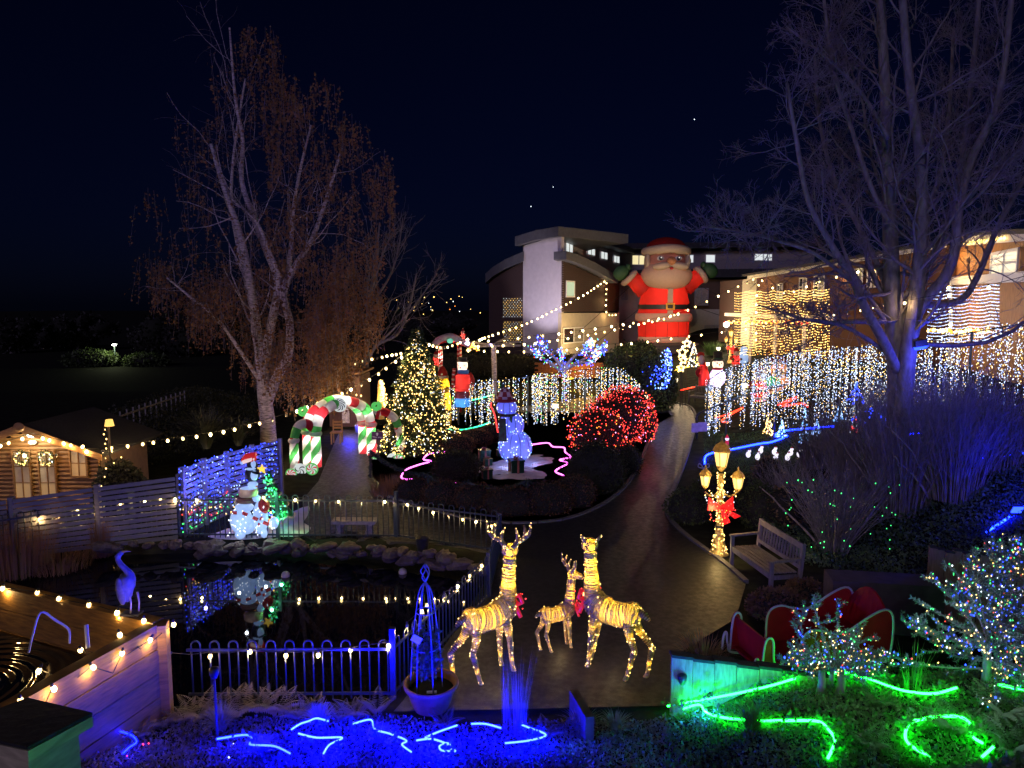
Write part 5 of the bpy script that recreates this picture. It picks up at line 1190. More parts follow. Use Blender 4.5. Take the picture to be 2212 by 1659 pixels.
# ================================================================ front bed, right bank
ropes = {}
def rope(label, pts, col, strength, r=.014, up=.05, seg=6, group='rope lights', name='rope_light', sample=True, base=None):
    P = bez([on(u,v,up) for u,v in pts], seg)
    for p in P: p.z = max(p.z, h1(p.x,p.y)+up*.6)
    m = E('rope_%s_%.1f' % (name+str(col), strength), col, strength, sample)
    o = MB().tube(P, r, 6).build(name, m, None, True, at0=P[0]); tag(o, label, 'rope light', group); return o
BLUE, GREEN, PINK = (.0003,.0008,1), (.004,1,.018), (1,.10,.75)
bl = [('blue rope light arc at the far left of the front bed', [(190,1616),(247,1611),(284,1622),(297,1635),(281,1648),(268,1662)]),
 ('blue rope light left of the middle of the front bed', [(470,1631),(533,1622),(546,1634),(543,1642),(593,1647),(628,1662)]),
 ('curved blue rope light nearest the front railing', [(631,1609),(650,1597),(668,1588),(685,1584),(710,1588)]),
 ('blue rope light bent in a sharp hook', [(646,1617),(685,1628),(740,1627),(713,1642),(700,1662)]),
 ('winding blue rope light below the plant pot', [(764,1597),(801,1587),(811,1608),(841,1617),(878,1632),(869,1642),(889,1660)]),
 ('blue rope light curling in a small loop at the bottom', [(900,1633),(934,1631),(968,1642),(975,1655),(955,1656),(950,1645),(968,1640),(985,1660)]),
 ('thin blue rope light running right from the loop', [(919,1628),(946,1614),(988,1600)]),
 ('short blue rope light left of the blue grass', [(1018,1595),(1048,1597),(1082,1604)]),
 ('blue rope light bend right of the blue grass', [(1122,1597),(1144,1604),(1179,1622),(1144,1632),(1091,1639)])]
for i, (lab, pts) in enumerate(bl): rope(lab, pts, BLUE, (60, 260)[i] if i < 2 else 400, .0095, .17)
gl = [('long green rope light wave across the right bank', [(1442,1544),(1495,1533),(1586,1518),(1660,1502),(1714,1487),(1754,1475),(1806,1471),(1842,1473),(1879,1487),(1926,1506),(1963,1516),(2017,1520),(2065,1509)]),
 ('green rope light curving down to the bottom edge', [(1475,1549),(1510,1543),(1524,1560),(1557,1571),(1630,1580),(1696,1580),(1765,1580),(1787,1597),(1802,1622),(1798,1641),(1787,1662)]),
 ('green rope light loop at the bottom right', [(2006,1662),(1963,1632),(1954,1608),(1966,1586),(1995,1575),(2028,1571),(2072,1573),(2094,1588),(2099,1615),(2120,1633)]),
 ('short green rope light tail in the bottom right corner', [(2143,1643),(2120,1662)]), ('green rope light end at the right edge', [(2150,1500),(2169,1504),(2215,1516)])]
for lab, pts in gl: rope(lab, pts, GREEN, 26, .012, .10)
rope('pink rope light squiggle left of the snowman', [(967,979),(928,984),(915,996),(931,1000),(904,1008),(877,1019),(867,1035),(880,1040),(891,1039)], PINK, 2.5, .022)
rope('pink rope light squiggle right of the snowman', [(1149,964),(1183,960),(1194,968),(1218,970),(1221,980),(1233,991),(1209,997),(1226,1004),(1200,1021),(1218,1031)], PINK, 2.5, .022)
rope('broken pink rope light behind the garland rope', [(888,1056),(904,1064),(944,1068),(985,1064)], PINK, 1.5, .018, .25); rope('short pink rope light curl by the front hedge', [(1066,1090),(1081,1089),(1092,1083),(1102,1093)], PINK, 2.5, .022, .3)
rope('blue rope light along the lawn right of the path', [(1522,1005),(1530,985),(1590,972),(1640,962),(1668,958),(1700,945),(1672,946),(1690,935),(1740,930),(1800,925)], (.003,.012,1), 14, .03)
rope('blue rope light at the top of the right bank', [(1945,945),(2000,938),(2060,935),(2085,932),(2070,960),(2120,962),(2155,955),(2100,995),(2212,985)], (.003,.012,1), 14, .025, sample=True)
rope('blue rope light running up the right edge of the bank', [(2130,1155),(2165,1135),(2215,1100)], (.001,.004,1), 60, .02)
rope('teal rope light on the grass behind the icicle curtain', [(965,930),(1000,931),(1040,922),(1058,915)], (.03,1,.4), 1.2, .03); rope('teal rope light beside the nutcracker snowman', [(1010,868),(1040,862),(1062,855)], (.03,1,.4), 1.2, .03)
rope('red rope light on the lawn by the far bench', [(1470,845),(1500,838),(1530,832)], (1,.04,.015), 1.3, .035); rope('red rope light under the right icicle curtain', [(1545,905),(1570,898),(1605,883),(1560,910),(1572,915)], (1,.04,.015), 1.3, .03); rope('red rope light behind the bare shrubs', [(1680,878),(1705,866),(1720,862),(1690,880),(1730,875),(1745,882)], (1,.04,.015), 1.3, .03)
rope('yellow rope light path markings by the evergreen bush', [(1225,822),(1250,815),(1270,808),(1240,800),(1290,790)], (1,.6,.05), 1, .04); rope('yellow rope light on the grass below the star stakes', [(1440,806),(1470,800),(1490,795)], (1,.6,.05), 1, .04)

# ---- plants of the bed
def blades(n, c, spread, length, lean, w, rng=RNG, K=5, droop=.6):
    c = np.array(c); a = rng.uniform(0,2*np.pi,n); r = spread*np.sqrt(rng.uniform(0,1,n)); L = length*rng.uniform(.55,1.1,n); ln = lean*rng.uniform(.2,1.0,n)
    t = np.linspace(0,1,K)[None]; out = (ln*L)[:,None]*t**1.6
    P = np.stack([c[0]+(r*np.cos(a))[:,None]+out*np.cos(a)[:,None], c[1]+(r*np.sin(a))[:,None]+out*np.sin(a)[:,None], c[2]+L[:,None]*(t-droop*ln[:,None]*t**2.2)],-1)
    d = np.stack([-np.sin(a),np.cos(a),np.zeros(n)],-1)[:,None,:]; hw = (w*(1-t**2*.92))[...,None]*np.ones((n,1,1))
    V = np.stack([P-d*hw, P+d*hw],2); idx = np.arange(n*K*2).reshape(n,K,2)
    F_ = np.stack([idx[:,:-1,0],idx[:,:-1,1],idx[:,1:,1],idx[:,1:,0]],-1).reshape(-1,4); return V.reshape(-1,3), F_
straw = leafmat('dry_grass', (.17,.15,.12), (.30,.27,.22), .25); grass = leafmat('green_blade', (.05,.10,.025), (.10,.19,.05), .25); reed = leafmat('dry_reed', (.22,.11,.05), (.36,.19,.09), .2); dead = leafmat('dead_fern', (.10,.08,.07), (.19,.16,.14), .2)
def tuft(label, u, v, n, L, spread=.05, lean=.8, w=.006, mat=straw, name='grass_tuft', cat='grass tuft', p=None, droop=.6):
    c = p or on(u,v); t = thing(name, label, cat, c); V, F_ = blades(n, (0,0,0), spread, L, lean, w, droop=droop); link('blades', np_mesh('blades', V, F_, mat), t)['kind'] = 'stuff'; return t
tuft('spiky pale grass tuft by the front railing, left of centre', 478,1580, 260, .36); tuft('spiky pale grass tuft right of the first', 690,1572, 260, .32); tuft('dark fine grass tuft at the bottom left', 560,1640, 150, .3)
tuft('blue grey grass tuft below the retaining post', 1255,1585, 220, .34); tuft('small grass tuft right of the retaining post', 1330,1580, 160, .26); tuft('tall grass tuft in front of the green rope light', 1625,1590, 260, .42, mat=grass); tuft('grass tuft at the blue rope light bend', 820,1610, 150, .26)
tuft('thin twiggy grass leaning by the nest box', 222,1600, 30, .5, .06, .5, .008, mat=straw, droop=.2); tuft('pale dry grass behind the big green wave light', 1970,1500, 40, .55, .1, .35, .005, mat=grass, droop=.2)
tuft('tall upright grass clump lit blue in front of the left reindeer', 1118,1590, 70, 1.0, .13, .16, .0022, mat=straw, droop=.1)
tuft('single tall grass stalks left of the blue clump', 1092,1585, 12, .95, .04, .05, .0025, mat=straw, droop=.05)
tuft('broad clump of dry brown reeds at the left pond edge', 30,1230, 900, 1.15, .75, .28, .006, mat=reed, name='reed_bed', cat='reeds', p=at(30,1232,-.2), droop=.25)
tuft('narrow upright clump of dry reeds at the back of the pond', 220,1205, 420, .85, .22, .18, .005, mat=reed, name='reed_clump', cat='reeds', p=at(222,1200,-.25), droop=.15)
tuft('low dry sedge between the reeds', 130,1225, 500, .5, .6, .7, .006, mat=reed, name='sedge', cat='reeds', p=at(130,1225,-.25))
tuft('spiky cordyline behind the slat fence, left of the birch', 445,975, 420, 1.7, .12, .95, .022, mat=leafmat('cordyline_leaf',(.05,.06,.045),(.10,.11,.08),.1), name='cordyline', cat='plant', p=Vector((*atY(445,930,24).xy,.1)), droop=.55)
tuft('smaller spiky cordyline at the foot of the birch', 515,980, 260, 1.2, .1, .95, .02, mat=leafmat('cordyline_leaf',(.05,.06,.045),(.1,.1,.08)), name='cordyline', cat='plant', p=Vector((*atY(515,950,24.5).xy,.1)), droop=.55)
def fern(label, u, v, n, L, mat=dead, lean=.75, name='fern', p=None):
    c = p or on(u,v); t = thing(name, label, 'fern', c); parts = []
    for i in range(n):
        a = 2*math.pi*i/n+random.uniform(-.3,.3); l = L*random.uniform(.7,1.15); le = lean*random.uniform(.7,1.2); d = np.array([math.cos(a),math.sin(a),0]); s = np.array([-math.sin(a),math.cos(a),0])
        k = np.linspace(.08,1,17); st = np.stack([d*(le*l*q**1.2)+np.array([0,0,l*(q-.75*le*q*q)]) for q in k]); wd = .26*l*np.sin(np.pi*(.12+.86*k))*(1-k*.25)
        for sg_ in (-1,1):
            tip = st+s*sg_*wd[:,None]+d*.06*l-np.array([0,0,1])*wd[:,None]*.35; m_ = np.array([0,0,.012]); h_ = d*l*.026
            V = np.stack([st-h_, (st+tip)/2-h_+m_, tip, (st+tip)/2+h_*1.2+m_],1).reshape(-1,3); parts.append((V, np.arange(len(V)).reshape(-1,4)))
    V, F_ = merge(parts); link('fronds', np_mesh('fronds', V, F_, mat), t)['kind'] = 'stuff'; return t
for i,(u,v,n,L,lab) in enumerate([(395,1560,9,.34,'brown dead fern against the timber pool corner'),(470,1545,10,.36,'drooping dead fern behind the left grass tuft'),(560,1540,10,.4,'dead fern at the middle of the front railing'),(640,1555,9,.34,'brown fern between the two pale grass tufts'),(815,1545,8,.36,'upright fern beside the corner post'),(740,1560,8,.3,'small withered fern in front of the blue railing'),(300,1600,8,.3,'withered fern right of the nest box'),(1180,1600,8,.3,'dark fern right of the blue grass clump'),(960,1575,8,.28,'low fern below the plant pot')]): fern(lab, u, v, n, L)
for (u,v,n,L,lab) in [(2060,1590,9,.42,'green fern by the bottom right rope loop'),(2170,1560,10,.5,'large bright fern at the right edge'),(2190,1640,9,.45,'fern in the bottom right corner'),(1900,1530,7,.3,'small fern below the wave of green light'),(1880,1620,8,.3,'shaded fern between the green rope lights')]: fern(lab, u, v, n, L, grass)
# ground cover
def cover(name, label, n, poly, mat, size, hmax, bias=None, lm=None):
    X = []; P2_ = np.array([tuple(on(u,v))[:2] for u,v in poly]); mn, mx = P2_.min(0), P2_.max(0)
    while sum(len(x) for x in X) < n:
        q = RNG.uniform(mn,mx,(n*2,2)); q = q[poly_sd(P2_, q[:,0], q[:,1]) < 0]; X.append(q)
    q = np.concatenate(X)[:n]; z = H(q[:,0],q[:,1])+RNG.uniform(0,1,n)**2*hmax
    k = .5+.5*np.sin(q[:,0]*2.3+np.sin(q[:,1]*3.1)*1.7)*np.sin(q[:,1]*2.7+q[:,0]*.8); z = z+hmax*.6*k
    V, F_ = leaf_quads(np.column_stack([q,z]), size, .6, -.2); o = link(name, np_mesh(name, V, F_, mat)); tag(o, label, 'ground cover', kind='stuff'); return o
cover('bed_plants', 'low leafy ground cover and litter of the front bed', 26000, [(180,1556),(330,1558),(500,1552),(860,1550),(1000,1572),(1240,1560),(1440,1552),(1480,1672),(100,1672)], dead, .04, .03)
cover('bank_plants', 'green ground cover of the right bank', 30000, [(1440,1556),(1600,1526),(1750,1480),(1900,1450),(2230,1440),(2230,1672),(1440,1672)], grass, .045, .07)
cover('bank_ivy', 'ivy and leaf litter on the slope under the bare shrubs', 22000, [(1660,1190),(1760,1230),(2000,1290),(2230,1300),(2230,930),(1900,1000),(1640,1060)], ivy, .07, .16)
cover('fallen_leaves', 'scattered fallen leaves on the path', 320, [(1000,1440),(1440,1480),(1560,1300),(1440,1110),(1250,1130),(1080,1230)], straw, .035, .004)
cover('hillside_leaves', 'dark shrubs and long grass behind the cabin', 16000, [(200,1030),(380,1000),(600,930),(560,880),(420,850),(240,900)], box_leaf, .12, .5)
def lawn(label, n, poly, L=.06):
    P2_ = np.array([tuple(on(u,v))[:2] for u,v in poly]); mn, mx = P2_.min(0), P2_.max(0); q = RNG.uniform(mn,mx,(n*3,2)); q = q[poly_sd(P2_, q[:,0], q[:,1]) < 0][:n]
    V, F_ = blades(len(q), (0,0,0), .0, L, .6, .006, K=3); V = V.reshape(len(q),-1,3)+np.column_stack([q,H(q[:,0],q[:,1])])[:,None,:]; o = link('grass', np_mesh('grass', V.reshape(-1,3), F_, grass)); tag(o, label, 'grass', kind='stuff')
lawn('short lawn round the snowman island', 16000, [(815,1010),(870,1060),(1060,1085),(1240,1060),(1340,950),(1180,930),(960,960),(870,985)]); lawn('short lawn right of the path', 12000, [(1520,1040),(1640,1020),(1760,960),(1740,900),(1520,930)])
# ---- plant pot with obelisk
po = at(932,1530); pot = thing('terracotta_pot', 'wide terracotta pot with climbing plant by the railing corner', 'plant pot', po); tc2 = M('terracotta', (.22,.10,.025), .75, scale=8, var=.25)
MB().lathe([(.20,0),(.25,.10),(.29,.24),(.335,.30),(.345,.335),(.335,.36),(.30,.345),(.285,.27),(.28,.25)], po, 32).build('pot', tc2, pot, True); MB().lathe([(.005,.262),(.28,.26)], po, 24).build('soil', soil, pot)
q, d = inside_ell(900, po+Vector((-.05,0,.72)), (.2,.2,.38), .2); V, F_ = leaf_quads(q-np.array(po), .06, .65); link('leaves', np_mesh('leaves', V, F_, ivy), pot)['kind'] = 'stuff'
MB().box(po+Vector((.02,-.12,.28)), (.12,.02,.04), (.5,0,.1)).build('plant_label', whitep, pot)
ob = thing('plant_obelisk', 'tall metal plant obelisk with twisted finial lit blue', 'plant support', po+Vector((-.06,.03,.26))); oc = po+Vector((-.06,.03,0)); ob_m = M('painted_metal_blue', (.10,.11,.15), .4, metal=.2)
for i in range(6): a = math.pi/3*i; MB().tube(bez([oc+Vector((.20*math.cos(a),.20*math.sin(a),.27)),oc+Vector((.17*math.cos(a),.17*math.sin(a),.8)),oc+Vector((.11*math.cos(a),.11*math.sin(a),1.3)),oc+Vector((.07*math.cos(a),.07*math.sin(a),1.52)),oc+Vector((.005*math.cos(a),.005*math.sin(a),1.62))],6), .009, 6).build('rod', ob_m, ob, True)
for z, r in ((.8,.17),(1.25,.118)): MB().tube([oc+Vector((r*math.cos(a),r*math.sin(a),z)) for a in np.linspace(0,6.283,21)[:-1]], .007, 5, closed=True).build('ring', ob_m, ob, True)
for i in range(4): MB().tube([oc+Vector((.055*math.sin(math.pi*t)*math.cos(i*1.571+t*2.5),.055*math.sin(math.pi*t)*math.sin(i*1.571+t*2.5),1.62+.24*t)) for t in np.linspace(0,1,12)], .008, 5).build('finial_twist', ob_m, ob, True)
tg = oc+Vector((-.09,-.19,.98)); MB().box(tg, (.12,.006,.10), (.3,.5,0)).build('paper_tag', whitep, ob)
# retaining board end, small pots, nest box
rbd = thing('retaining_board', 'dark sleeper on edge sloping up out of the front bed', 'board', at(1245,1540)); MB().beam(on(1238,1560)+Vector((0,0,.10)), on(1262,1600)+Vector((.05,-.1,.02)), .10, .62).build('sleeper', M('dark_sleeper',(.045,.035,.04),.8,scale=6,var=.3), rbd)
nb = thing('nest_box', 'wooden nest box with dark felt roof close in the bottom left corner', 'nest box', Vector((-2.35,2.75,1.3))); nbw = M('pale_softwood', (.40,.36,.24), .7, scale=7, var=.3, stretch=(1,1,5))
a, b = atY(-70,1490,3.0), atY(45,1512,3.0)
NB = [atY(60,1620,2.45), atY(200,1545,2.75), atY(60,1512,3.05), atY(-120,1580,2.7)]
MB().prism(NB, (0,0,.012)).build('roof_felt', felt, nb); MB().prism([p-Vector((0,0,.005)) for p in NB], (0,0,-.045)).build('roof_board', nbw, nb)
cx_ = sum(NB, Vector())/4; ins = [cx_+(p-cx_)*.78 for p in NB]; MB().prism([p-Vector((0,0,.055)) for p in ins], (0,0,-.42)).build('box', nbw, nb)
MB().beam((cx_.x,cx_.y,h1(cx_.x,cx_.y)-.1), (cx_.x,cx_.y,cx_.z-.48), .08,.08, up=(0,1,0)).build('post', nbw, nb); nb.location = nb.location
spw = [Vector(NB[1])+Vector((.12,-.35,-.25))]
gl_ = thing('string_lights', 'few coloured fairy lights in the bed beside the nest box', 'string lights', on(300,1640)); leds('bulbs', [on(310,1622,.06),on(322,1620,.07),on(275,1645,.06),on(495,1648,.06),on(505,1618,.05)], .010, ['red','warm','white'], gl_)
lamp(atY(185,1640,2.3), .35, (.15,1,.35), gl_, .02)
# retaining boards of the right bank
rw = thing('board_edging', 'row of upright boards lit blue and green below the sleigh', 'retaining wall', Vector((1.9,8.08,0))); bdm = M('edging_board', (.22,.18,.14), .75, scale=7, var=.3, stretch=(5,5,1))
r0, r1 = Vector((1.92,8.10,0)), Vector((3.60,7.62,0)); nb_ = 7
for i in range(nb_):
    a = r0+(r1-r0)*(i/nb_); b = r0+(r1-r0)*((i+.97)/nb_); e = random.uniform(-.015,.015); tp = .80-.015*(i % 2)
    MB().prism([a+Vector((0,e,-.3)), b+Vector((0,e,-.3)), b+Vector((0,e,tp)), a+Vector((0,e,tp))], (0,.06,0)).build('board', bdm, rw)
    MB().prism([a+Vector((-.005,e-.012,tp)), b+Vector((.005,e-.012,tp)), b+Vector((.005,e+.12,tp)), a+Vector((-.005,e+.12,tp))], (0,0,.035)).build('cap', felt, rw)
fl_ = thing('spotlight', 'small black spotlight fixed to the first edging board', 'spotlight', r0+Vector((.1,-.05,.55))); c = r0+Vector((.11,-.07,.55)); MB().lathe([(.03,-.05),(.05,.0),(.06,.06),(.02,.08)], c, 12).build('housing', bk, fl_, True)
lamp(r0+Vector((.25,-.5,.45)), 12, (.02,.08,1), fl_, .05); lamp(r0+Vector((-1.2,-.9,.35)), 3.5, (.02,.05,1), fl_, .1)
bfd = thing('panel_fence', 'brown upright board fence below the blue lit bank on the right', 'fence', on(2080,1290)); 
F0, F1 = Vector((*atY(2001,1290,10.9).xy,.2)), Vector((*atY(2260,1330,9.6).xy,.4)); bdd = M('brown_board', (.12,.075,.06), .75, scale=6, var=.3, stretch=(5,5,1))
for i in range(13):
    a = F0+(F1-F0)*(i/13); b = F0+(F1-F0)*((i+.96)/13); e = .03*(i % 2); tp = .98-.02*(i%3); MB().prism([a+Vector((0,e,-.3)),b+Vector((0,e,-.3)),b+Vector((0,e,tp)),a+Vector((0,e,tp))], (0,.03,0)).build('board', bdd, bfd)
    MB().prism([a+Vector((0,e-.02,tp)),b+Vector((0,e-.02,tp)),b+Vector((0,e+.06,tp)),a+Vector((0,e+.06,tp))], (0,0,.03)).build('cap', felt, bfd)
stp = thing('timber_steps', 'dark timber retaining box behind the sleigh', 'retaining wall', at(1890,1300)); a, b = on(1830,1300), on(1990,1310)
MB().box(Vector((*atY(1905,1290,10.6).xy,.35)), (1.6,.5,.9), (0,0,-.15)).build('sleeper_box', M('dark_sleeper'), stp)
# ---- sleigh
slr = M('sleigh_red', (.25,.005,.012), .65, var=.2, scale=4, spec=.12); slw = M('sleigh_trim', (.36,.26,.36), .6, var=.08)
sl0 = Vector((*atY(1645,1440,8.9).xy,-.02)); slg = thing('sleigh', 'red wooden sleigh with white painted edges on the right bank', 'sleigh', sl0)
exs = Vector((.97,.22,0)).normalized(); eys = Vector((-.22,.97,0)).normalized()
def SL(x,y,z): return sl0+exs*x+eys*y+Vector((0,0,z))
prof = [(.0,.12),(.02,.45),(.05,.62),(.11,.66),(.16,.60),(.17,.38),(.22,.28),(.45,.22),(.56,.22),(.57,.52),(.64,.66),(.80,.70),(1.0,.64),(1.25,.62),(1.6,.80),(1.85,.88),(1.98,.78),(2.0,.45),(1.95,.12)]
for y, nm in ((0,'side_panel'),(.8,'side_panel')):
    P = bez([SL(x,y,z) for x,z in prof],3); o = MB().prism(P, eys*.025).build(nm, slr, slg)
    MB().tube([p-eys*.006 for p in P], .016, 5).build('edge_trim', slw, o)
    MB().tube(bez([SL(-.12,y,.14),SL(-.10,y,.34),SL(-.06,y,.38),SL(-.03,y,.2),SL(.1,y,.06),SL(1.0,y,.05),SL(2.1,y,.05)],6), .018, 6).build('runner', slw, slg, True)
MB().prism([SL(.05,.03,.14),SL(1.95,.03,.14),SL(1.95,.79,.14),SL(.05,.79,.14)], (0,0,.03)).build('floor', slr, slg)
MB().prism([SL(.14,.03,.16),SL(.06,.03,.62),SL(.06,.79,.62),SL(.14,.79,.16)], exs*.03).build('front_board', slr, slg)
MB().prism([SL(1.3,.03,.42),SL(1.75,.03,.42),SL(1.75,.79,.42),SL(1.3,.79,.42)], (0,0,.05)).build('seat', slr, slg)
bk_p = [(1.75,.42),(1.86,.65),(1.92,.92)]
for k in range(8):
    t0, t1 = k/8, (k+1)/8; zt = lambda t: .74+.28*math.sin(math.pi*t)
    MB().prism([SL(1.74,.03+.76*t0,.40),SL(1.74,.03+.76*t1,.40),SL(1.94,.03+.76*t1,zt(t1)),SL(1.94,.03+.76*t0,zt(t0))], exs*.03).build('back_board', slr, slg)
# ---- pruned firs with lights
def fir(label, c, limbs, n_led, trunks, colw, twigs=60, sz=.05, name='lit_fir_bush', r=.0075):
    t = thing(name, label, 'fir', c); o = np.array(origin(t)); m = MB()
    for a, b, r0_ in trunks: m.tube([a, a+(b-a)*.5+Vector((.02,0,0)), b], [r0_, r0_*.9, r0_*.75], 10)
    m.build('trunk', greybark, t, True); base = [(np.array([tuple(p) for p in bez(l,5)]), np.linspace(.014,.004,5*(len(l)-1)+1)) for l in limbs]
    k1 = grow(base, 5, .42, .45, .02, 6, tmin=.12, rk=.7, rmin=.004, wob=.05); k2 = grow(k1, 2, .5, .4, .03, 5, rk=.7, rmin=.003, wob=.05)
    V, F_ = merge([tubes_of([b]) for b in base]+[tubes_of(k1),tubes_of(k2)]); link('branches', np_mesh('branches', V-o, F_, twigm), t)
    segs = [b[0] for b in base]+[b[0] for b in k1]+[b[0] for b in k2]; Q = []; Dn = []
    for s in segs:
        k = max(8, int(np.linalg.norm(np.diff(s,axis=0),axis=1).sum()/.0032)); tt = RNG.uniform(0.05,1,k)*(len(s)-1); i = np.minimum(tt.astype(int),len(s)-2); f = (tt-i)[:,None]
        Q.append(s[i]*(1-f)+s[i+1]*f); d = s[i+1]-s[i]; Dn.append(d/(np.linalg.norm(d,axis=1,keepdims=True)+1e-9))
    Q = np.concatenate(Q); Dn = np.concatenate(Dn); side = np.cross(Dn, RNG.normal(size=Dn.shape)); side /= np.linalg.norm(side,axis=1,keepdims=True); nd = side*.85+Dn*.55; nd /= np.linalg.norm(nd,axis=1,keepdims=True)
    L = RNG.uniform(.028,.045,(len(Q),1)); w_ = np.cross(nd, RNG.normal(size=nd.shape)); w_ /= np.linalg.norm(w_,axis=1,keepdims=True)
    V = np.stack([Q-w_*.0030, Q+nd*L*.6-w_*.0040, Q+nd*L, Q+w_*.0040+nd*L*.3],1).reshape(-1,3)
    link('needles', np_mesh('needles', V-o, np.arange(len(V)).reshape(-1,4), leafmat('blue_fir_needle',(.09,.15,.12),(.17,.25,.20),.15)), t)['kind'] = 'stuff'
    P = Q[RNG.integers(0,len(Q),n_led)]+RNG.normal(0,.015,(n_led,3)); leds('fairy_lights', P, r, ['blue','green','warm','white','red'], t, colw, .35)
    return t
fr_ = random.Random(3); fc0 = on(1795,1505); Yf = fc0.y
def FF(u,v,d=0): return atY(u,v,Yf+d)
small_l = [[FF(1800,1440),FF(1740,1400,.1),FF(1730,1330,.15)],[FF(1800,1440),FF(1780,1380),FF(1755,1300,-.1)],[FF(1800,1430),FF(1808,1370),FF(1812,1300)],[FF(1810,1440),FF(1850,1390),FF(1870,1340,.1)],[FF(1810,1440),FF(1870,1420,-.1),FF(1925,1420,-.1)],[FF(1790,1440),FF(1740,1430,-.1),FF(1690,1430,-.1)],[FF(1810,1445),FF(1850,1430,-.25),FF(1890,1435,-.35)],[FF(1790,1445),FF(1765,1425,-.25),FF(1745,1430,-.35)],[FF(1800,1440),FF(1830,1400,.2),FF(1840,1370,.4)]]
for i in range(22):
    a_ = fr_.uniform(0,6.283) if i else 0; R_ = fr_.uniform(.25,.5); c_ = FF(1800,1438)
    small_l.append([c_, c_+Vector((R_*.6*math.cos(a_),R_*.5*math.sin(a_),.04)), c_+Vector((R_*math.cos(a_),R_*.8*math.sin(a_),fr_.uniform(-.02,.22)))])
f1 = fir('small pruned fir with coloured lights above the green rope', fc0, small_l, 520, [(FF(1768,1512),FF(1775,1440),.045),(FF(1812,1506),FF(1816,1440),.05),(FF(1790,1490,.2),FF(1796,1440,.1),.035)], [.26,.20,.27,.17,.10])
lamp(FF(1790,1380,-.6), 1.6, (.75,.8,.9), f1, .1)
fb = on(2130,1480); Yf = fb.y-.1
big_l = [[FF(2150,1450),FF(2160,1330),FF(2172,1190)]]
fr_ = random.Random(5)
for i in range(64):
    k = fr_.random()**1.2; a_ = fr_.uniform(0,6.283); R_ = (.98*(1-k)+.10)*fr_.uniform(.75,1.08); c_ = FF(2150+18*k, 1448-238*k)
    tip = c_+Vector((R_*math.cos(a_), R_*math.sin(a_)*.8, .10+.16*k-.05*R_)); mid = c_+(tip-c_)*.55-Vector((0,0,.05)); big_l.append([c_, mid, tip+Vector((0,0,.04))])
for u,v in ((2010,1240),(2075,1245),(2105,1250),(1985,1300)): big_l.append([FF(2140,1400),FF((2140+u)/2,(1390+v)/2),FF(u,v)])
f2 = fir('big fir covered in blue and white lights at the right edge', fb, big_l, 1600, [(FF(2125,1500),FF(2132,1400),.05)], [.36,.16,.24,.16,.08], r=.0078)
for u,v in ((2050,1390),(2150,1300),(2190,1400),(2010,1300)): lamp(FF(u,v,-.8), 2.2, (.6,.72,1), f2, .15)

hsp = thing('spotlight', 'added black spotlight on a stake aimed at the heron', 'spotlight', Vector((-3.25,7.35,h1(-3.25,7.35)))); c = Vector((-3.25,7.35,1.0)); MB().tube([(-3.25,7.35,h1(-3.25,7.35)-.05),(-3.25,7.35,.96)], .012, 6).build('stake', bk, hsp); MB().lathe([(.03,-.05),(.05,.0),(.055,.06),(.02,.08)], c, 12).build('housing', bk, hsp, True); spot(c+Vector((0,-.02,.12)), hp+Vector((0,0,.45)), 150, (.004,.008,1), hsp, 40, .03)  # stake and spotlight added to turn the heron blue
for (u,v,n,L,lab) in [(430,1552,9,.42,'curled brown fern left of the first pale tuft'),(515,1548,10,.44,'tall dead fern behind the railing lights'),(600,1545,10,.46,'largest withered fern at the railing'),(675,1550,9,.38,'brown fern just behind the second pale tuft'),(770,1550,9,.36,'flattened fern left of the corner post'),(350,1572,8,.32,'small fern below the timber corner')]: fern(lab, u, v, n, L)

RP = []
for lab, pts in bl+gl:
    q = resample(bez([on(u,v,.15) for u,v in pts], 6), .05)
    k = 0
    while k < len(q):
        if random.random() < .16:
            for _ in range(random.randint(8,22)): RP.append(tuple(q[min(k,len(q)-1)]+Vector((random.gauss(0,.04),random.gauss(-.03,.03),random.uniform(-.02,.05)))))
        k += 1
RP = np.array(RP); V, F_ = leaf_quads(RP, .055, .6, -.1); o = link('straying_leaves', np_mesh('straying_leaves', V, F_, ivy)); tag(o, 'leaves growing over the rope lights', 'ground cover', kind='stuff')
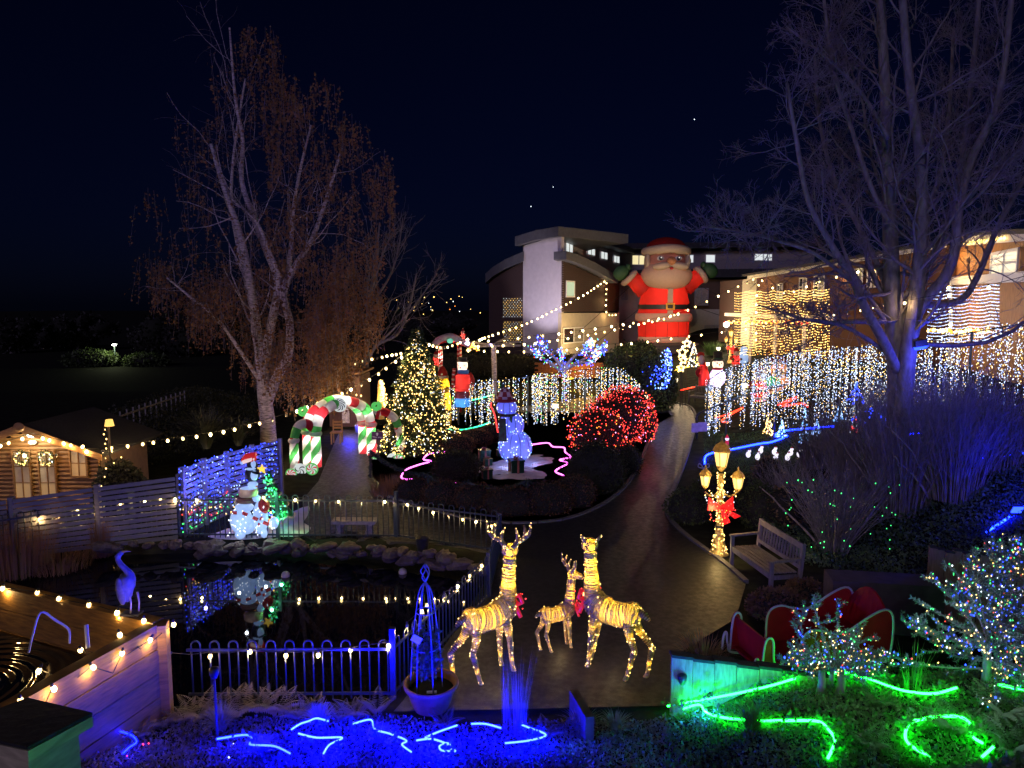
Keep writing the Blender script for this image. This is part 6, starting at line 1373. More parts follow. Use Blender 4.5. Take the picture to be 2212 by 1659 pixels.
# ================================================================ shrubs, curtains, far garden
def stems(label, u, v, n, L, spread, lean, r=.008, Y=None, name='bare_shrub', mat=greybark, group='bare shrubs of the right bank', thick=6):
    c = on(u,v) if Y is None else Vector((*atY(u,v,Y).xy, 0)); c.z = h1(c.x,c.y); t = thing(name, label, 'shrub', c, group)
    a = RNG.uniform(0,2*np.pi,n); rr = spread*np.sqrt(RNG.uniform(0,1,n)); Ls = L*RNG.uniform(.6,1.1,n); ln = lean*RNG.uniform(.1,1,n); K = 7; tt = np.linspace(0,1,K)[None]
    P = np.stack([(rr*np.cos(a))[:,None]*.5+(ln*Ls*np.cos(a))[:,None]*tt**1.3, (rr*np.sin(a))[:,None]*.5+(ln*Ls*np.sin(a))[:,None]*tt**1.3, Ls[:,None]*tt],-1)+np.cumsum(RNG.normal(0,.018*L,(n,K,3)),1)*np.array([1,1,.3])*tt[...,None]
    R_ = r*(1.15-tt)*RNG.uniform(.5,1.6,(n,1)); V, F_ = strips(P, R_); ch = grow([(P[i],R_[i]) for i in range(0,n)], 2.2, .4, .45, .08, 4, rk=.6, rmin=.0035); V2, F2_ = tubes_of(ch); V, F_ = merge([(V,F_),(V2,F2_)])
    link('stems', np_mesh('stems', V, F_, mat), t)['kind'] = 'stuff'
    if thick:
        m = MB()
        for i in range(thick):
            q = random.randrange(n); MB().tube([tuple(x) for x in (P[q]*np.array([1.2,1.2,.55])+c_off(c))], [.03,.028,.025,.022,.02,.018,.014], 7).build('main_stem', mat, t, True)
    return t
def c_off(c): return np.array([c.x,c.y,c.z])
for u,v,n,L,s,ln,lab,Y in [(1800,1195,240,1.75,.5,.75,'bare many stemmed shrub hung with tiny green lights',None),(1700,1120,240,1.3,.6,.6,'low bare shrub behind the bench',None),(1850,1090,420,2.5,.9,.5,'bare shrub left of the great trunk',None),(1950,1110,460,2.7,.9,.5,'bare shrub at the foot of the great trunk',None),(2060,1080,460,2.5,.9,.45,'dense bare shrub right of the great trunk',None),(2150,1020,304,1.9,.9,.5,'bare shrub lit blue at the right edge',None),(1760,1010,240,1.5,.8,.5,'bare shrub below the right icicle curtain',None),(2040,960,272,1.6,.9,.4,'tall thin stemmed shrub behind the great trunk',None),(1900,950,256,1.5,.9,.4,'thin bare stems under the white icicle lights',None)]:
    stems(lab, u, v, n, L, s, ln, Y=Y)
gs = thing('string_lights', 'sparse tiny green lights strung through the bare shrub', 'string lights', on(1800,1200)); P = []
for i in range(52): u = random.uniform(1690,1950); v = random.uniform(1035,1215)-(u-1820)**2*.0004; P.append(atY(u, v, on(1800,1195).y-.35+random.uniform(-.2,.2)))
leds('bulbs', P, .012, ['green'], gs)
shrub('leafy_hedge', 'dark leafy hedge at the path edge left of the lamp post', 'hedge', [(G(1490,1125,.3),(.6,.5,.5)),(G(1540,1110,.4),(.6,.6,.6)),(G(1600,1110,.4),(.6,.5,.6)),(G(1640,1140,.45),(.5,.5,.6))], green_leaf, 12000, .06)
shrub('fading_shrub', 'shrub with faded brown leaves behind the bench end', 'shrub', [(G(1655,1100,.75),(.4,.4,.65)),(G(1700,1150,.6),(.5,.4,.5))], leafmat('faded_leaf',(.13,.085,.04),(.24,.17,.08)), 2600, .08, shell=.3)
shrub('dry_mound', 'dry grassy mound beside the sleigh', 'shrub', [(G(1680,1330,.15),(.5,.35,.3)),(G(1740,1310,.1),(.4,.4,.35))], leafmat('dry_mound_leaf',(.10,.055,.03),(.17,.10,.05)), 7000, .06)
tuft('dry ornamental grass by the path end of the boards', 1500,1440, 260, .38, .25, .9, .005, mat=reed, name='dry_grass', p=at(1520,1425)); tuft('dry brown grass at the left end of the island', 840,1065, 500, .55, .5, .5, .006, mat=reed, name='dry_grass', p=at(840,1068))
shrub('evergreen_bush', 'large dark evergreen bush below father christmas', 'shrub', [((*atY(1360,800,34).xy,1.55),(1.3,1.2,1.65)),((*atY(1405,810,33.5).xy,1.4),(1.15,1.1,1.5)),((*atY(1328,830,33).xy,1.1),(.9,.9,1.15)),((*atY(1432,830,33.5).xy,1.1),(.7,.9,1.2)),((*atY(1385,790,34).xy,2.3),(.9,.9,1.0))], green_leaf, 20000, .13)
eb = thing('string_lights', 'blue and white lights on the right side of the evergreen bush', 'string lights', atY(1440,850,32.5)); P = []
for i in range(230): v = random.uniform(752,842); u = 1452-abs(random.gauss(0,22))*(1 if v > 790 else .45)-(v-790)**2*.004; P.append(atY(u, v, 32.4))
leds('bulbs', P, .026, ['blue','ice','cool'], eb, [.55,.25,.2]); lamp(atY(1440,800,31.6), 8, (.15,.2,1), eb, .2)
hedge_l = leafmat('yew_leaf', (.02,.025,.014), (.04,.045,.022))
hb_l = [((*atY(u,770,44).xy, 1.2), (1.3,.7,.85)) for u in range(890,1340,34)]; shrub('boundary_hedge', 'long dark hedge below the white tower', 'hedge', hb_l, hedge_l, 16000, .14)
lowb = thing('garden_wall', 'low brick wall glowing orange beside the coloured tree', 'wall', atY(1180,800,42.5)); a, b = atY(1155,800,42.5), atY(1300,800,42.5)
for j in range(7):
    x = a.x+(.2 if j % 2 else 0)
    while x < b.x: MB().box((x+.2,42.5,.72+j*.13), (.39,.2,.118)).build('brick', brick, lowb); x += .41
lamp(atY(1270,795,41.3), 60, (1,.5,.08), lowb, .2); lamp(atY(1230,790,41.6), 30, (1,.5,.08), lowb, .2); lamp(atY(1250,740,52.5), 130, (1,.66,.3), lowb, .5)
# ---- icicle curtains
def icicle(label, top, Ys, lens, n, per, cols, wts, r, rail=True):
    P = bez([atY(u,v,Y) for (u,v),Y in zip(top,Ys)], 10); L = [0.0]
    for a, b in zip(P[:-1],P[1:]): L.append(L[-1]+(b-a).length)
    t = thing('icicle_lights', label, 'icicle lights', (P[0].x,P[0].y,h1(P[0].x,P[0].y))); MB().tube(P, .018, 5).build('support_wire', cable, t); pts = []; cabs = []
    for i in range(n):
        s = random.uniform(0,L[-1]); q = max(k for k in range(len(L)) if L[k] <= s+1e-9); q = min(q,len(P)-2); f = (s-L[q])/(L[q+1]-L[q]+1e-9); p = P[q]+(P[q+1]-P[q])*f; g = s/L[-1]; ln = np.interp(g, np.linspace(0,1,len(lens)), lens)*random.choice((.45,.7,.9,1.0,1.1)); k = max(2,int(per*ln)); dy = random.uniform(-.35,.35)
        for z in np.linspace(0,ln,k): pts.append((p.x+random.gauss(0,.016), p.y+dy+random.gauss(0,.02), p.z-z+random.gauss(0,.035)))
        cabs.append([(p.x,p.y+dy,p.z),(p.x,p.y+dy,p.z-ln)])
    leds('bulbs', pts, r, cols, t, wts, .4); C_ = np.array(cabs); V, F_ = strips(C_-np.array(origin(t)), np.full(C_.shape[:2],.003)); link('drop_wires', np_mesh('drop_wires', V, F_, cable), t)['kind'] = 'stuff'
    return t, P
ic1, PP = icicle('curtain of white icicle lights behind the glowing snowman', [(945,842),(1000,832),(1100,818),(1200,806),(1300,796),(1345,800),(1385,835)], [29,29,29,29.5,30,30,29.5], [1.4,1.7,1.8,1.9,1.9,1.5,1.0], 150, 14, ['white','warm','cool','green'], [.45,.3,.2,.05], .0135)
for p in PP[::12]: MB().tube([(p.x,p.y,0),p], .03, 6).build('post', railm, ic1)
for p in PP[6::16]: lamp(p+Vector((0,-.5,-.9)), 6, (.9,.92,1), ic1, .3)
ic2, PP = icicle('wide curtain of white icicle lights along the right terrace', [(1530,822),(1560,802),(1600,788),(1700,766),(1800,755),(1900,746),(2000,736),(2100,718),(2240,694)], [27,26.5,26,24,22,20.5,19,17.5,16], [1.9,2.1,2.2,2.2,2.1,2.0,1.9,1.8,1.7], 310, 15, ['white','cool','warm'], [.45,.33,.22], .0112)
for p in PP[::14]: MB().tube([(p.x,p.y,h1(p.x,p.y)),p], .03, 6).build('post', railm, ic2)
for p in PP[8::11]: lamp(p+Vector((-.2,-.6,-.8)), 7, (.85,.9,1), ic2, .3)
hr = thing('garland_handrail', 'dark handrail wound with garland at the path edge below the icicle lights', 'handrail', at(1505,948)); tp = [atY(1505,912,26.3),atY(1508,895,26.3),atY(1540,880,26),atY(1620,850,25.5),atY(1700,830,25)]; MB().tube([at(1505,948)]+bez(tp,5), .03, 6).build('rail', railm, hr, True)
dd = np.repeat(np.array([tuple(p) for p in resample([at(1505,948)]+bez(tp,5),.02)]),4,0); V, F_ = leaf_quads(dd-np.array(origin(hr)), .09, .22); link('garland', np_mesh('garland', V, F_, gar), hr)['kind'] = 'stuff'
for u0,u1,v0,v1,lab in ((1494,1508,914,934,'small pale sign board left of the handrail post'),(1508,1527,912,932,'second pale sign board right of the handrail post')):
    a, b = atY(u0,v0,26.1), atY(u1,v1,26.1); o = MB().box((a+b)/2, (b.x-a.x,.03,a.z-b.z)).build('sign_board', M('lilac_board',(.35,.30,.5),.6), None, at0=(a+b)/2); tag(o, lab, 'sign')
# ---- great inflatable father christmas
k8 = .00606; fx0 = atY(1433,738,58); red = M('inflatable_red', (.42,.02,.016), .6, var=.06, scale=2, trans=.45, bump=0); wht = M('inflatable_cream', (.62,.50,.40), .7, var=.05, trans=.4, bump=0); pink = M('inflatable_skin', (.52,.27,.22), .7, var=.04, trans=.4, bump=0); gm = M('inflatable_green', (.03,.09,.035), .6, var=.1, trans=.2)
fx = thing('inflatable_father_christmas', 'giant inflatable father christmas with raised arms before the rear wing', 'inflatable', (fx0.x,58,h1(fx0.x,58)))
def X(x, y, d=0): return Vector((fx0.x+(x-715)*k8, 58+d, fx0.z+(1505-y)*k8))
def ball_(nm, x, y, rx, ry, rz, mat, d=0, rot=None, par=None, n=22): return MB().ell(X(x,y,d), (rx*k8,ry*k8,rz*k8), rot, n, 14).build(nm, mat, par or fx, True)
MB().lathe([(w_*k8,(1505-y)*k8) for w_,y in [(300,1500),(335,1440),(342,1340),(338,1240),(346,1150),(342,1060),(332,980),(310,880),(270,780),(220,700)]], X(712,1505), 30, sy=.72).build('coat', red, fx, True)
for y, w_, h_, nm in ((1470,345,42,'hem_trim'),(1178,382,56,'waist_trim')): MB().lathe([((w_-30+30*math.cos(t))*k8,h_*k8*math.sin(t)) for t in np.linspace(-1.57,1.57,9)], X(712,y), 30, sy=.74).build(nm, wht, fx, True)
MB().lathe([(350*k8,0),(350*k8,62*k8)], X(712,1070), 30, sy=.735).build('belt', M('belt_black',(.015,.015,.018),.5), fx, True)
m = MB(); [m.box(X(738+dx,1033+dy,-1.62), (w_*k8,.06,h_*k8)) for dx,dy,w_,h_ in ((-46,0,22,86),(46,0,22,86),(0,-34,70,20),(0,34,70,20))]; m.build('buckle', M('buckle_gold',(.75,.42,.03),.4,trans=.3), fx)
for y0,y1,dd_ in ((800,985,-1.53),(1085,1130,-1.60)): MB().box(X(738,(y0+y1)/2,dd_), (68*k8,.08,(y1-y0)*k8)).build('coat_front', wht, fx)
ball_('head', 718, 470, 285, 245, 265, pink); 
bd = MB().ell(X(722,625,-.35), (332*k8,285*k8,212*k8), None, 44, 18)
bd.v = [((x-X(722,0).x)*(1+.018*abs(math.sin(6*math.atan2(y-57.65,x-X(722,0).x))))+X(722,0).x, y, z) for x,y,z in bd.v]; bd.build('beard', wht, fx, True)
for s, x in ((-1,600),(1,840)): ball_('moustache', x-s*8, 512, 125, 60, 48, wht, -1.92, (0,s*.12,0)); ball_('sideburn', 722+s*262, 440, 40, 90, 120, wht, -.5)
ball_('nose', 725, 455, 62, 70, 55, M('inflatable_nose',(.62,.28,.13),.7,trans=.4), -1.95); ball_('mouth', 725, 545, 24, 20, 18, M('lip_red',(.4,.02,.03),.6), -2.12)
for x in (605,838):
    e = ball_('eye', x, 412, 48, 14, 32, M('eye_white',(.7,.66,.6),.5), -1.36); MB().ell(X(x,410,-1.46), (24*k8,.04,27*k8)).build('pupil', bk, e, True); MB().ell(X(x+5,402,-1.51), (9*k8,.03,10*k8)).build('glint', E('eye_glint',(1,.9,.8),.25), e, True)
    ball_('eyebrow', x-(-14 if x > 700 else 14), 338, 62, 28, 20, wht, -1.28, (0,.10 if x > 700 else -.10,0))
MB().lathe([(262*k8,0),(268*k8,40*k8),(250*k8,80*k8),(205*k8,125*k8),(130*k8,160*k8),(40*k8,178*k8)], X(722,300), 28, sy=.9).build('hat', red, fx, True)
MB().tube([X(722,300)+Vector((272*k8*math.cos(t),252*k8*math.sin(t),(-25*abs(math.cos(t))**2+12)*k8)) for t in np.linspace(0,6.283,41)[:-1]], 58*k8, 12, closed=True).build('hat_trim', wht, fx, True)
MB().tube(bez([X(950,260),X(1000,330),X(1012,400)],5), [60*k8,58*k8,55*k8,50*k8,45*k8,42*k8,40*k8,36*k8,30*k8,24*k8,20*k8], 12).build('hat_tail', red, fx, True); ball_('pompom', 1015, 430, 44, 44, 44, wht)
for pts, cf, mt, s in (([(450,830),(370,750),(262,645)],(240,655),(135,590),-1),([(985,790),(1080,700),(1170,630)],(1192,612),(1310,560),1)):
    MB().tube(bez([X(*p) for p in pts],5), [118*k8]*3+[112*k8]*3+[104*k8]*5, 16).build('sleeve', red, fx, True); d_ = (X(*pts[2])-X(*pts[1])).normalized(); c = X(*cf)
    a_, b_ = basis(d_); MB().tube([c+a_*(100*k8*math.cos(t))+b_*(100*k8*math.sin(t)) for t in np.linspace(0,6.283,25)[:-1]], 38*k8, 8, closed=True).build('cuff', wht, fx, True)
    ball_('mitten', mt[0], mt[1], 112, 80, 98, gm, 0, (0,s*.5,0)); ball_('thumb', mt[0]-s*85, mt[1]-70, 40, 40, 52, gm)
lamp(X(715,1380,-.2), 85, (1,.62,.3), fx, .3); lamp(X(715,900,-.2), 75, (1,.62,.32), fx, .3); lamp(X(715,500,-.2), 70, (1,.66,.42), fx, .3); lamp(X(340,740), 9, (1,.6,.3), fx, .2); lamp(X(1100,680), 9, (1,.6,.3), fx, .2)
lamp(X(715,1150,-8), 330, (1,.72,.42), fx, .5)  # front lamp added to brighten the whole figure, without a fixture
pt = thing('display_platform', 'dark platform under the giant father christmas', 'platform', (fx0.x,58,h1(fx0.x,58))); zz = h1(fx0.x,58); MB().box((fx0.x,58,(zz+fx0.z-.25)/2), (4.6,3.6,fx0.z-.25-zz)).build('deck', M('dark_sleeper'), pt); MB().box((fx0.x,58,fx0.z-.13), (4.8,3.8,.2)).build('deck_edge', clad, pt)
for i, (x,y,gx_,gy_) in enumerate(((330,700,-7,-3),(1080,700,7,-3),(400,1050,-5.5,-4),(1010,1000,6,-4))): a = X(x,y); MB().tube([a, (a.x+gx_, a.y+gy_, h1(a.x+gx_, a.y+gy_))], .02, 4).build('tether_rope', cable, fx)
for t in (-.9,-.45,.0,.45,.9): MB().tube([X(712,1505)+Vector((w_*1.004*k8*math.sin(t),-w_*.723*k8*math.cos(t),(1505-y)*k8)) for w_,y in [(338,1440),(344,1340),(340,1240)]], .018, 4).build('seam', M('seam_red',(.2,.01,.01),.7), fx)
# ---- far garden figures
def snowman_fig(label, u, v, Y, h, hat=True):
    p = atY(u,v,Y); t = thing('inflatable_snowman', label, 'inflatable', p); lw_ = M('inflatable_lilac',(.6,.5,.75),.7,trans=.4,var=.05,bump=0)
    MB().ell(p+Vector((0,0,h*.26)), (h*.22,h*.2,h*.27)).build('body', lw_, t, True); MB().ell(p+Vector((0,0,h*.62)), (h*.155,h*.15,h*.15)).build('head', wht, t, True)
    if hat: MB().lathe([(h*.17,0),(h*.17,h*.03),(h*.12,h*.035),(h*.13,h*.24),(h*.0,h*.25)], p+Vector((0,0,h*.72)), 18).build('top_hat', bk, t, True); MB().lathe([(h*.125,0),(h*.128,h*.04)], p+Vector((0,0,h*.76)), 18).build('hat_band', gm, t, True)
    MB().lathe([(h*.12,0),(h*.15,h*.03),(h*.12,h*.06)], p+Vector((0,0,h*.47)), 16).build('scarf', red, t, True); MB().tube([p+Vector((0,-h*.14,h*.62)),p+Vector((-h*.03,-h*.24,h*.60))], [h*.025,.002], 7).build('nose', org, t)
    for s in (-1,1): MB().ell(p+Vector((s*h*.055,-h*.135,h*.66)), h*.018).build('eye', bk, t, True)
    lamp(p+Vector((0,0,h*.3)), 9*h, (.8,.7,1), t, .1); lamp(p+Vector((0,0,h*.62)), 3*h, (1,.9,.8), t, .1); return t
snowman_fig('inflatable snowman in a black top hat beyond the path bend', 1549,836, 33.5, 1.75)
def santa_fig(label, u, v, Y, h, sack=False, name='inflatable_santa', rot=0):
    p = atY(u,v,Y); t = thing(name, label, 'inflatable', p)
    MB().lathe([(h*.17,0),(h*.2,h*.1),(h*.21,h*.3),(h*.17,h*.5),(h*.08,h*.62)], p, 18).build('coat', red, t, True); MB().lathe([(h*.2,0),(h*.225,h*.035),(h*.2,h*.07)], p+Vector((0,0,h*.05)), 18).build('trim', wht, t, True); MB().lathe([(h*.212,0),(h*.212,h*.05)], p+Vector((0,0,h*.26)), 18).build('belt', bk, t, True)
    MB().ell(p+Vector((0,0,h*.68)), (h*.13,h*.12,h*.13)).build('head', pink, t, True); MB().ell(p+Vector((0,-h*.05,h*.62)), (h*.14,h*.12,h*.12)).build('beard', wht, t, True); MB().lathe([(h*.15,0),(h*.15,h*.04),(h*.1,h*.14),(h*.02,h*.24)], p+Vector((0,0,h*.74)), 16).build('hat', red, t, True); MB().lathe([(h*.14,0),(h*.165,h*.025),(h*.14,h*.05)], p+Vector((0,0,h*.73)), 16).build('hat_trim', wht, t, True); MB().ell(p+Vector((h*.03,0,h*.98)), h*.04).build('pompom', wht, t, True)
    for s in (-1,1): MB().tube(bez([p+Vector((s*h*.15,0,h*.52)),p+Vector((s*h*.27,-h*.05,h*.42)),p+Vector((s*h*.22,-h*.16,h*.38))],4), h*.055, 10).build('arm', red, t, True); MB().ell(p+Vector((s*h*.2,-h*.18,h*.38)), h*.06).build('glove', gm, t, True)
    if sack: MB().ell(p+Vector((h*.32,-h*.05,h*.5)), (h*.2,h*.16,h*.17)).build('sack', E('green_sack',(.02,.55,.14),.16), t, True)
    lamp(p+Vector((0,0,h*.3)), 8*h, (1,.8,.7), t, .1); lamp(p+Vector((0,0,h*.68)), 2.5*h, (1,.85,.75), t, .08); return t
santa_fig('inflatable santa carrying a green sack among the icicle lights', 1640,866, 30, 1.6, True); santa_fig('small inflatable santa near the far lamp post', 1589,792, 42, 1.2)
# reindeer inflatable behind him
p = atY(1680,858,31); rdi = thing('inflatable_reindeer', 'pale brown inflatable reindeer in a red hat behind the santa', 'inflatable', p); tanm = M('inflatable_tan',(.42,.2,.09),.7,trans=.4,var=.05,bump=0)
MB().ell(p+Vector((0,0,.5)), (.5,.45,.55)).build('body', tanm, rdi, True); MB().ell(p+Vector((-.05,-.1,1.25)), (.36,.36,.42)).build('head', tanm, rdi, True); MB().ell(p+Vector((-.15,-.45,1.12)), (.2,.22,.17)).build('muzzle', wht, rdi, True); MB().lathe([(.36,0),(.38,.1),(.25,.3),(.05,.4)], p+Vector((-.05,0,1.5)), 18).build('hat', red, rdi, True); MB().lathe([(.36,0),(.41,.06),(.36,.12)], p+Vector((-.05,0,1.47)), 18).build('hat_trim', wht, rdi, True); lamp(p+Vector((0,0,.6)), 14, (1,.7,.5), rdi, .1); lamp(p+Vector((-.05,-.05,1.3)), 8, (1,.7,.5), rdi, .1)
for s in (-1,1): MB().tube(bez([p+Vector((s*.25,0,1.55)),p+Vector((s*.5,0,1.75)),p+Vector((s*.55,0,2.0))],4), .05, 8).build('antler', tanm, rdi, True)
p = atY(1522,832,33); rt = thing('inflatable_candy_arm', 'red inflatable waving arm with white cuff by the far bench', 'inflatable', p); MB().tube(bez([p,p+Vector((-.05,0,.5)),p+Vector((-.1,0,.9)),p+Vector((-.22,0,1.3))],5), [.28,.28,.27,.26,.25,.24,.22,.2,.19,.18,.17,.16,.15,.15,.15,.14], 14).build('body', red, rt, True); MB().ell(p+Vector((-.22,-.12,1.2)), (.16,.12,.22)).build('cuff', wht, rt, True); MB().tube(bez([p+Vector((-.1,0,.35)),p+Vector((-.35,0,.55)),p+Vector((-.3,-.1,.8))],4), .09, 8).build('arm', red, rt, True); MB().ell(p+Vector((-.22,0,1.42)), (.17,.16,.14)).build('hat', red, rt, True); lamp(p+Vector((0,0,.4)), 8, (1,.7,.6), rt, .08); lamp(p+Vector((-.18,0,1.1)), 4, (1,.7,.6), rt, .06)
p = atY(1606,785,42); wf = thing('white_light_figure', 'small white lit snow child near the far lamp post', 'light figure', p); MB().ell(p+Vector((0,0,.3)), (.3,.25,.34)).build('body', acw, wf, True); MB().ell(p+Vector((0,0,.8)), (.22,.2,.22)).build('head', acw, wf, True)
bench('dark bench in front of the red rope light at the path bend', at(1488,872), at(1552,880), .5, (.1,.99), wd=M('dark_bench_wood',(.06,.055,.06),.6), name='dark_garden_bench')
# nutcracker snowman and yellow figure
c3 = lambda x, y: (864+.2685*x, 702+.2685*y); Yn = 29.2; kn = .2685/FU*29.6
def N3(x,y,d=0): return atY(*c3(x,y),Yn)+Vector((0,d,0))
ns = thing('nutcracker_snowman', 'inflatable snowman in red coat and blue trousers holding a candy cane', 'inflatable', N3(500,775)); blu = M('inflatable_blue',(.04,.2,.6),.6,trans=.4,var=.05,bump=0); yel = M('inflatable_yellow',(.65,.36,.02),.6,trans=.4,var=.05,bump=0)
ns.location.z = h1(ns.location.x, ns.location.y)
MB().lathe([(62*kn,0),(60*kn,60*kn),(58*kn,75*kn)], N3(502,655), 18).build('trousers', blu, ns, True); MB().lathe([(60*kn,0),(52*kn,60*kn)], N3(502,585), 18).build('waist', M('inflatable_maroon',(.2,.02,.05),.6,trans=.3), ns, True); MB().lathe([(64*kn,0),(70*kn,60*kn),(66*kn,120*kn),(44*kn,140*kn)], N3(505,530), 18).build('coat', red, ns, True); MB().lathe([(44*kn,0),(48*kn,20*kn),(40*kn,32*kn)], N3(508,392), 18).build('collar', blu, ns, True)
MB().lathe([(34*kn,0),(42*kn,25*kn),(42*kn,55*kn),(36*kn,72*kn)], N3(503,364), 18).build('head', wht, ns, True); MB().lathe([(48*kn,0),(48*kn,6*kn),(36*kn,8*kn),(34*kn,34*kn)], N3(503,294), 18).build('hat', bk, ns, True); MB().tube(bez([N3(555,390),N3(580,440),N3(572,520),N3(550,570)],5), 20*kn, 10).build('arm', red, ns, True); MB().ell(N3(548,575), 22*kn).build('glove', yel, ns, True)
MB().tube(bez([N3(430,475,-.2),N3(435,400,-.2),N3(440,345,-.2)],6), 14*kn, 10, mfun=lambda i,k: 0 if i % 3 else 1).build('candy_cane', [red,wht], ns, True); MB().tube(bez([N3(465,420,-.05),N3(440,480,-.15),N3(428,500,-.2)],4), 20*kn, 10).build('arm', red, ns, True); MB().ell(N3(490,340,-44*kn), (6*kn,4*kn,6*kn)).build('cheek', red, ns, True)
for x in (478,520): MB().ell(N3(x,325,-42*kn), 4*kn).build('eye', bk, ns, True)
gzz = h1(N3(500,700).x, N3(500,700).y)
for x in (470,530): a = N3(x,655); MB().tube([a,(a.x,a.y,gzz)], .03, 6).build('stand_leg', bk, ns)
for y in (440,480,620): lamp(N3(502,y), 6, (1,.9,.8), ns, .1)
lamp(N3(503,335), 4, (1,.95,.9), ns, .08)
yf = thing('yellow_inflatable', 'tall yellow inflatable figure in a red santa hat seen from behind', 'inflatable', N3(370,680)); yf.location.z = h1(yf.location.x,yf.location.y)
MB().tube(bez([Vector((*N3(378,680).xy,gzz)),N3(378,680),N3(365,560),N3(352,480),N3(345,430)],5), [34*kn]*7+[40*kn]*5+[46*kn]*5+[44*kn]*4, 16).build('body', yel, yf, True); MB().ell(N3(370,520,-.1), (36*kn,30*kn,30*kn)).build('arm', yel, yf, True); MB().lathe([(44*kn,0),(50*kn,10*kn),(44*kn,22*kn)], N3(343,428), 18).build('hat_trim', wht, yf, True); MB().lathe([(42*kn,0),(36*kn,35*kn),(18*kn,70*kn),(4*kn,82*kn)], N3(343,412), 16).build('hat', red, yf, True); MB().ell(N3(340,392,-40*kn), 9*kn).build('pompom', wht, yf, True)
for y in (470,560,640): lamp(N3(362,y), 6, (1,.85,.55), yf, .1)
# candy house arch
Ym = 33; H3 = lambda x,y: atY(540+.2278*x, 702+.2278*y, Ym); chh = thing('candy_house_arch', 'inflatable candy house arch with snowy roof and a small santa on top', 'inflatable', Vector((*H3(1805,390).xy,h1(*H3(1805,390).xy))))
for x, y0 in ((1805,395),(1985,395)): a = H3(x,y0); MB().tube([(a.x,a.y,h1(a.x,a.y))]+resample([a,H3(x,195)],.05), .11, 14, mfun=lambda i,k: int((i*.5+k/14*2) % 2)).build('candy_post', [red,wht], chh, True)
MB().tube(bez([H3(1745,195),H3(1800,140),H3(1900,112),H3(2000,150),H3(2085,190)],6), .17, 12).build('snow_roof', M('inflatable_grey',(.5,.5,.55),.7,trans=.3,bump=0), chh, True); MB().tube(bez([H3(1745,210),H3(1800,165),H3(1900,150),H3(2000,175),H3(2085,205)],6), .09, 10).build('red_eave', red, chh, True)
MB().ell(H3(1900,150)-Vector((0,.2,0)), (.14,.06,.11)).build('wreath', E('teal_badge',(.2,.9,.6),.2), chh, True)
for x in (1800,1900,2000): lamp(H3(x,165), 6, (1,.95,.9), chh, .08)
lamp(H3(1805,300), 5, (1,.95,.9), chh, .05)
santa_fig('little inflatable santa on the candy house roof', 1000,735, 33, .55); snowman_fig('little inflatable snowman head at the right end of the candy house roof', 1010,748, 32.7, .5, False); santa_fig('inflatable elf in a green hat left of the candy post', 942,792, 32.5, .75)
# coloured branching tree
ctree = thing('coloured_light_tree', 'small bare tree wrapped in blue and multicoloured lights', 'tree', Vector((*atY(1218,850,34).xy,h1(*atY(1218,850,34).xy))))
ls = [limb(p,34,.10,.02,4) for p in ([(1218,862),(1218,830),(1216,800)],[(1216,805),(1190,785),(1165,770),(1150,760)],[(1216,800),(1200,775),(1180,760),(1165,742)],[(1217,800),(1245,785),(1280,765),(1305,750)],[(1217,798),(1240,770),(1262,755),(1268,740)],[(1216,800),(1213,770),(1210,755)],[(1245,785),(1275,780),(1300,765)])]
limb_mesh(ls).build('trunk', greybark, ctree, True); k1 = grow(ls[1:], 6, .5, .5, .1, 5, rk=.5, rmin=.01); V, F_ = tubes_of(k1); link('branches', np_mesh('branches', V-np.array(origin(ctree)), F_, greybark), ctree)['kind'] = 'stuff'
P = np.concatenate([b[0][RNG.integers(0,len(b[0]),34)]+RNG.normal(0,.07,(34,3)) for b in ls]+[b[0][RNG.integers(0,5,12)]+RNG.normal(0,.05,(12,3)) for b in k1]); leds('lights', P, .024, ['blue','ice','white','green','red'], ctree, [.45,.25,.14,.1,.06]); lamp(atY(1218,800,33.2), 14, (.3,.35,1), ctree, .3)
# timber post with flat frame (big bird table)
bp_ = Vector((*atY(1066,800,36).xy,0)); bp_.z = h1(bp_.x,bp_.y); tb = thing('timber_shelter_post', 'trunk post carrying a flat timber frame among the festoons', 'pergola', bp_); tp = atY(1066,742,36)
MB().tube(bez([bp_,bp_+Vector((.05,0,.9)),tp],5), .13, 9).build('post', birchbark, tb, True)
for a, b in (((1018,740),(1066,744)),((1066,744),(1100,728)),((1030,748),(1125,746)),((1066,746),(1120,738))): MB().beam(atY(*a,36), atY(*b,35.5), .12, .10).build('beam', greybark, tb)
lamp(atY(1060,745,35.5), 7, (.6,.55,1), tb, .1)
# stakes, cones, small figures
def star(label, u, v, r, Y=34):
    c = atY(u,v,Y); t = thing('star_stake_light', label, 'light figure', Vector((c.x,c.y,h1(c.x,c.y))), 'star stakes'); pts = [c+Vector(((r if i % 2 == 0 else r*.45)*math.sin(i*math.pi/5),0,(r if i % 2 == 0 else r*.45)*math.cos(i*math.pi/5))) for i in range(10)]
    MB().tube(pts, .03, 5, closed=True).build('star', led('warm'), t); MB().tube([(c.x,c.y,h1(c.x,c.y)),(c.x,c.y,c.z-r*.6)], .012, 5).build('stake', bk, t); leds('bulbs', [p for p in resample(pts+[pts[0]],.12)], .045, ['white','warm'], t)
for i,(u,v,r,lab) in enumerate([(1484,742,.22,'top star of the lit star stakes'),(1474,761,.26,'second star down of the lit star stakes'),(1476,778,.2,'third star down of the lit star stakes'),(1471,795,.2,'lowest star of the lit star stakes'),(1278,740,.2,'star light above the coloured tree'),(1287,765,.2,'lower star light right of the coloured tree')]): star(lab, u, v, r)
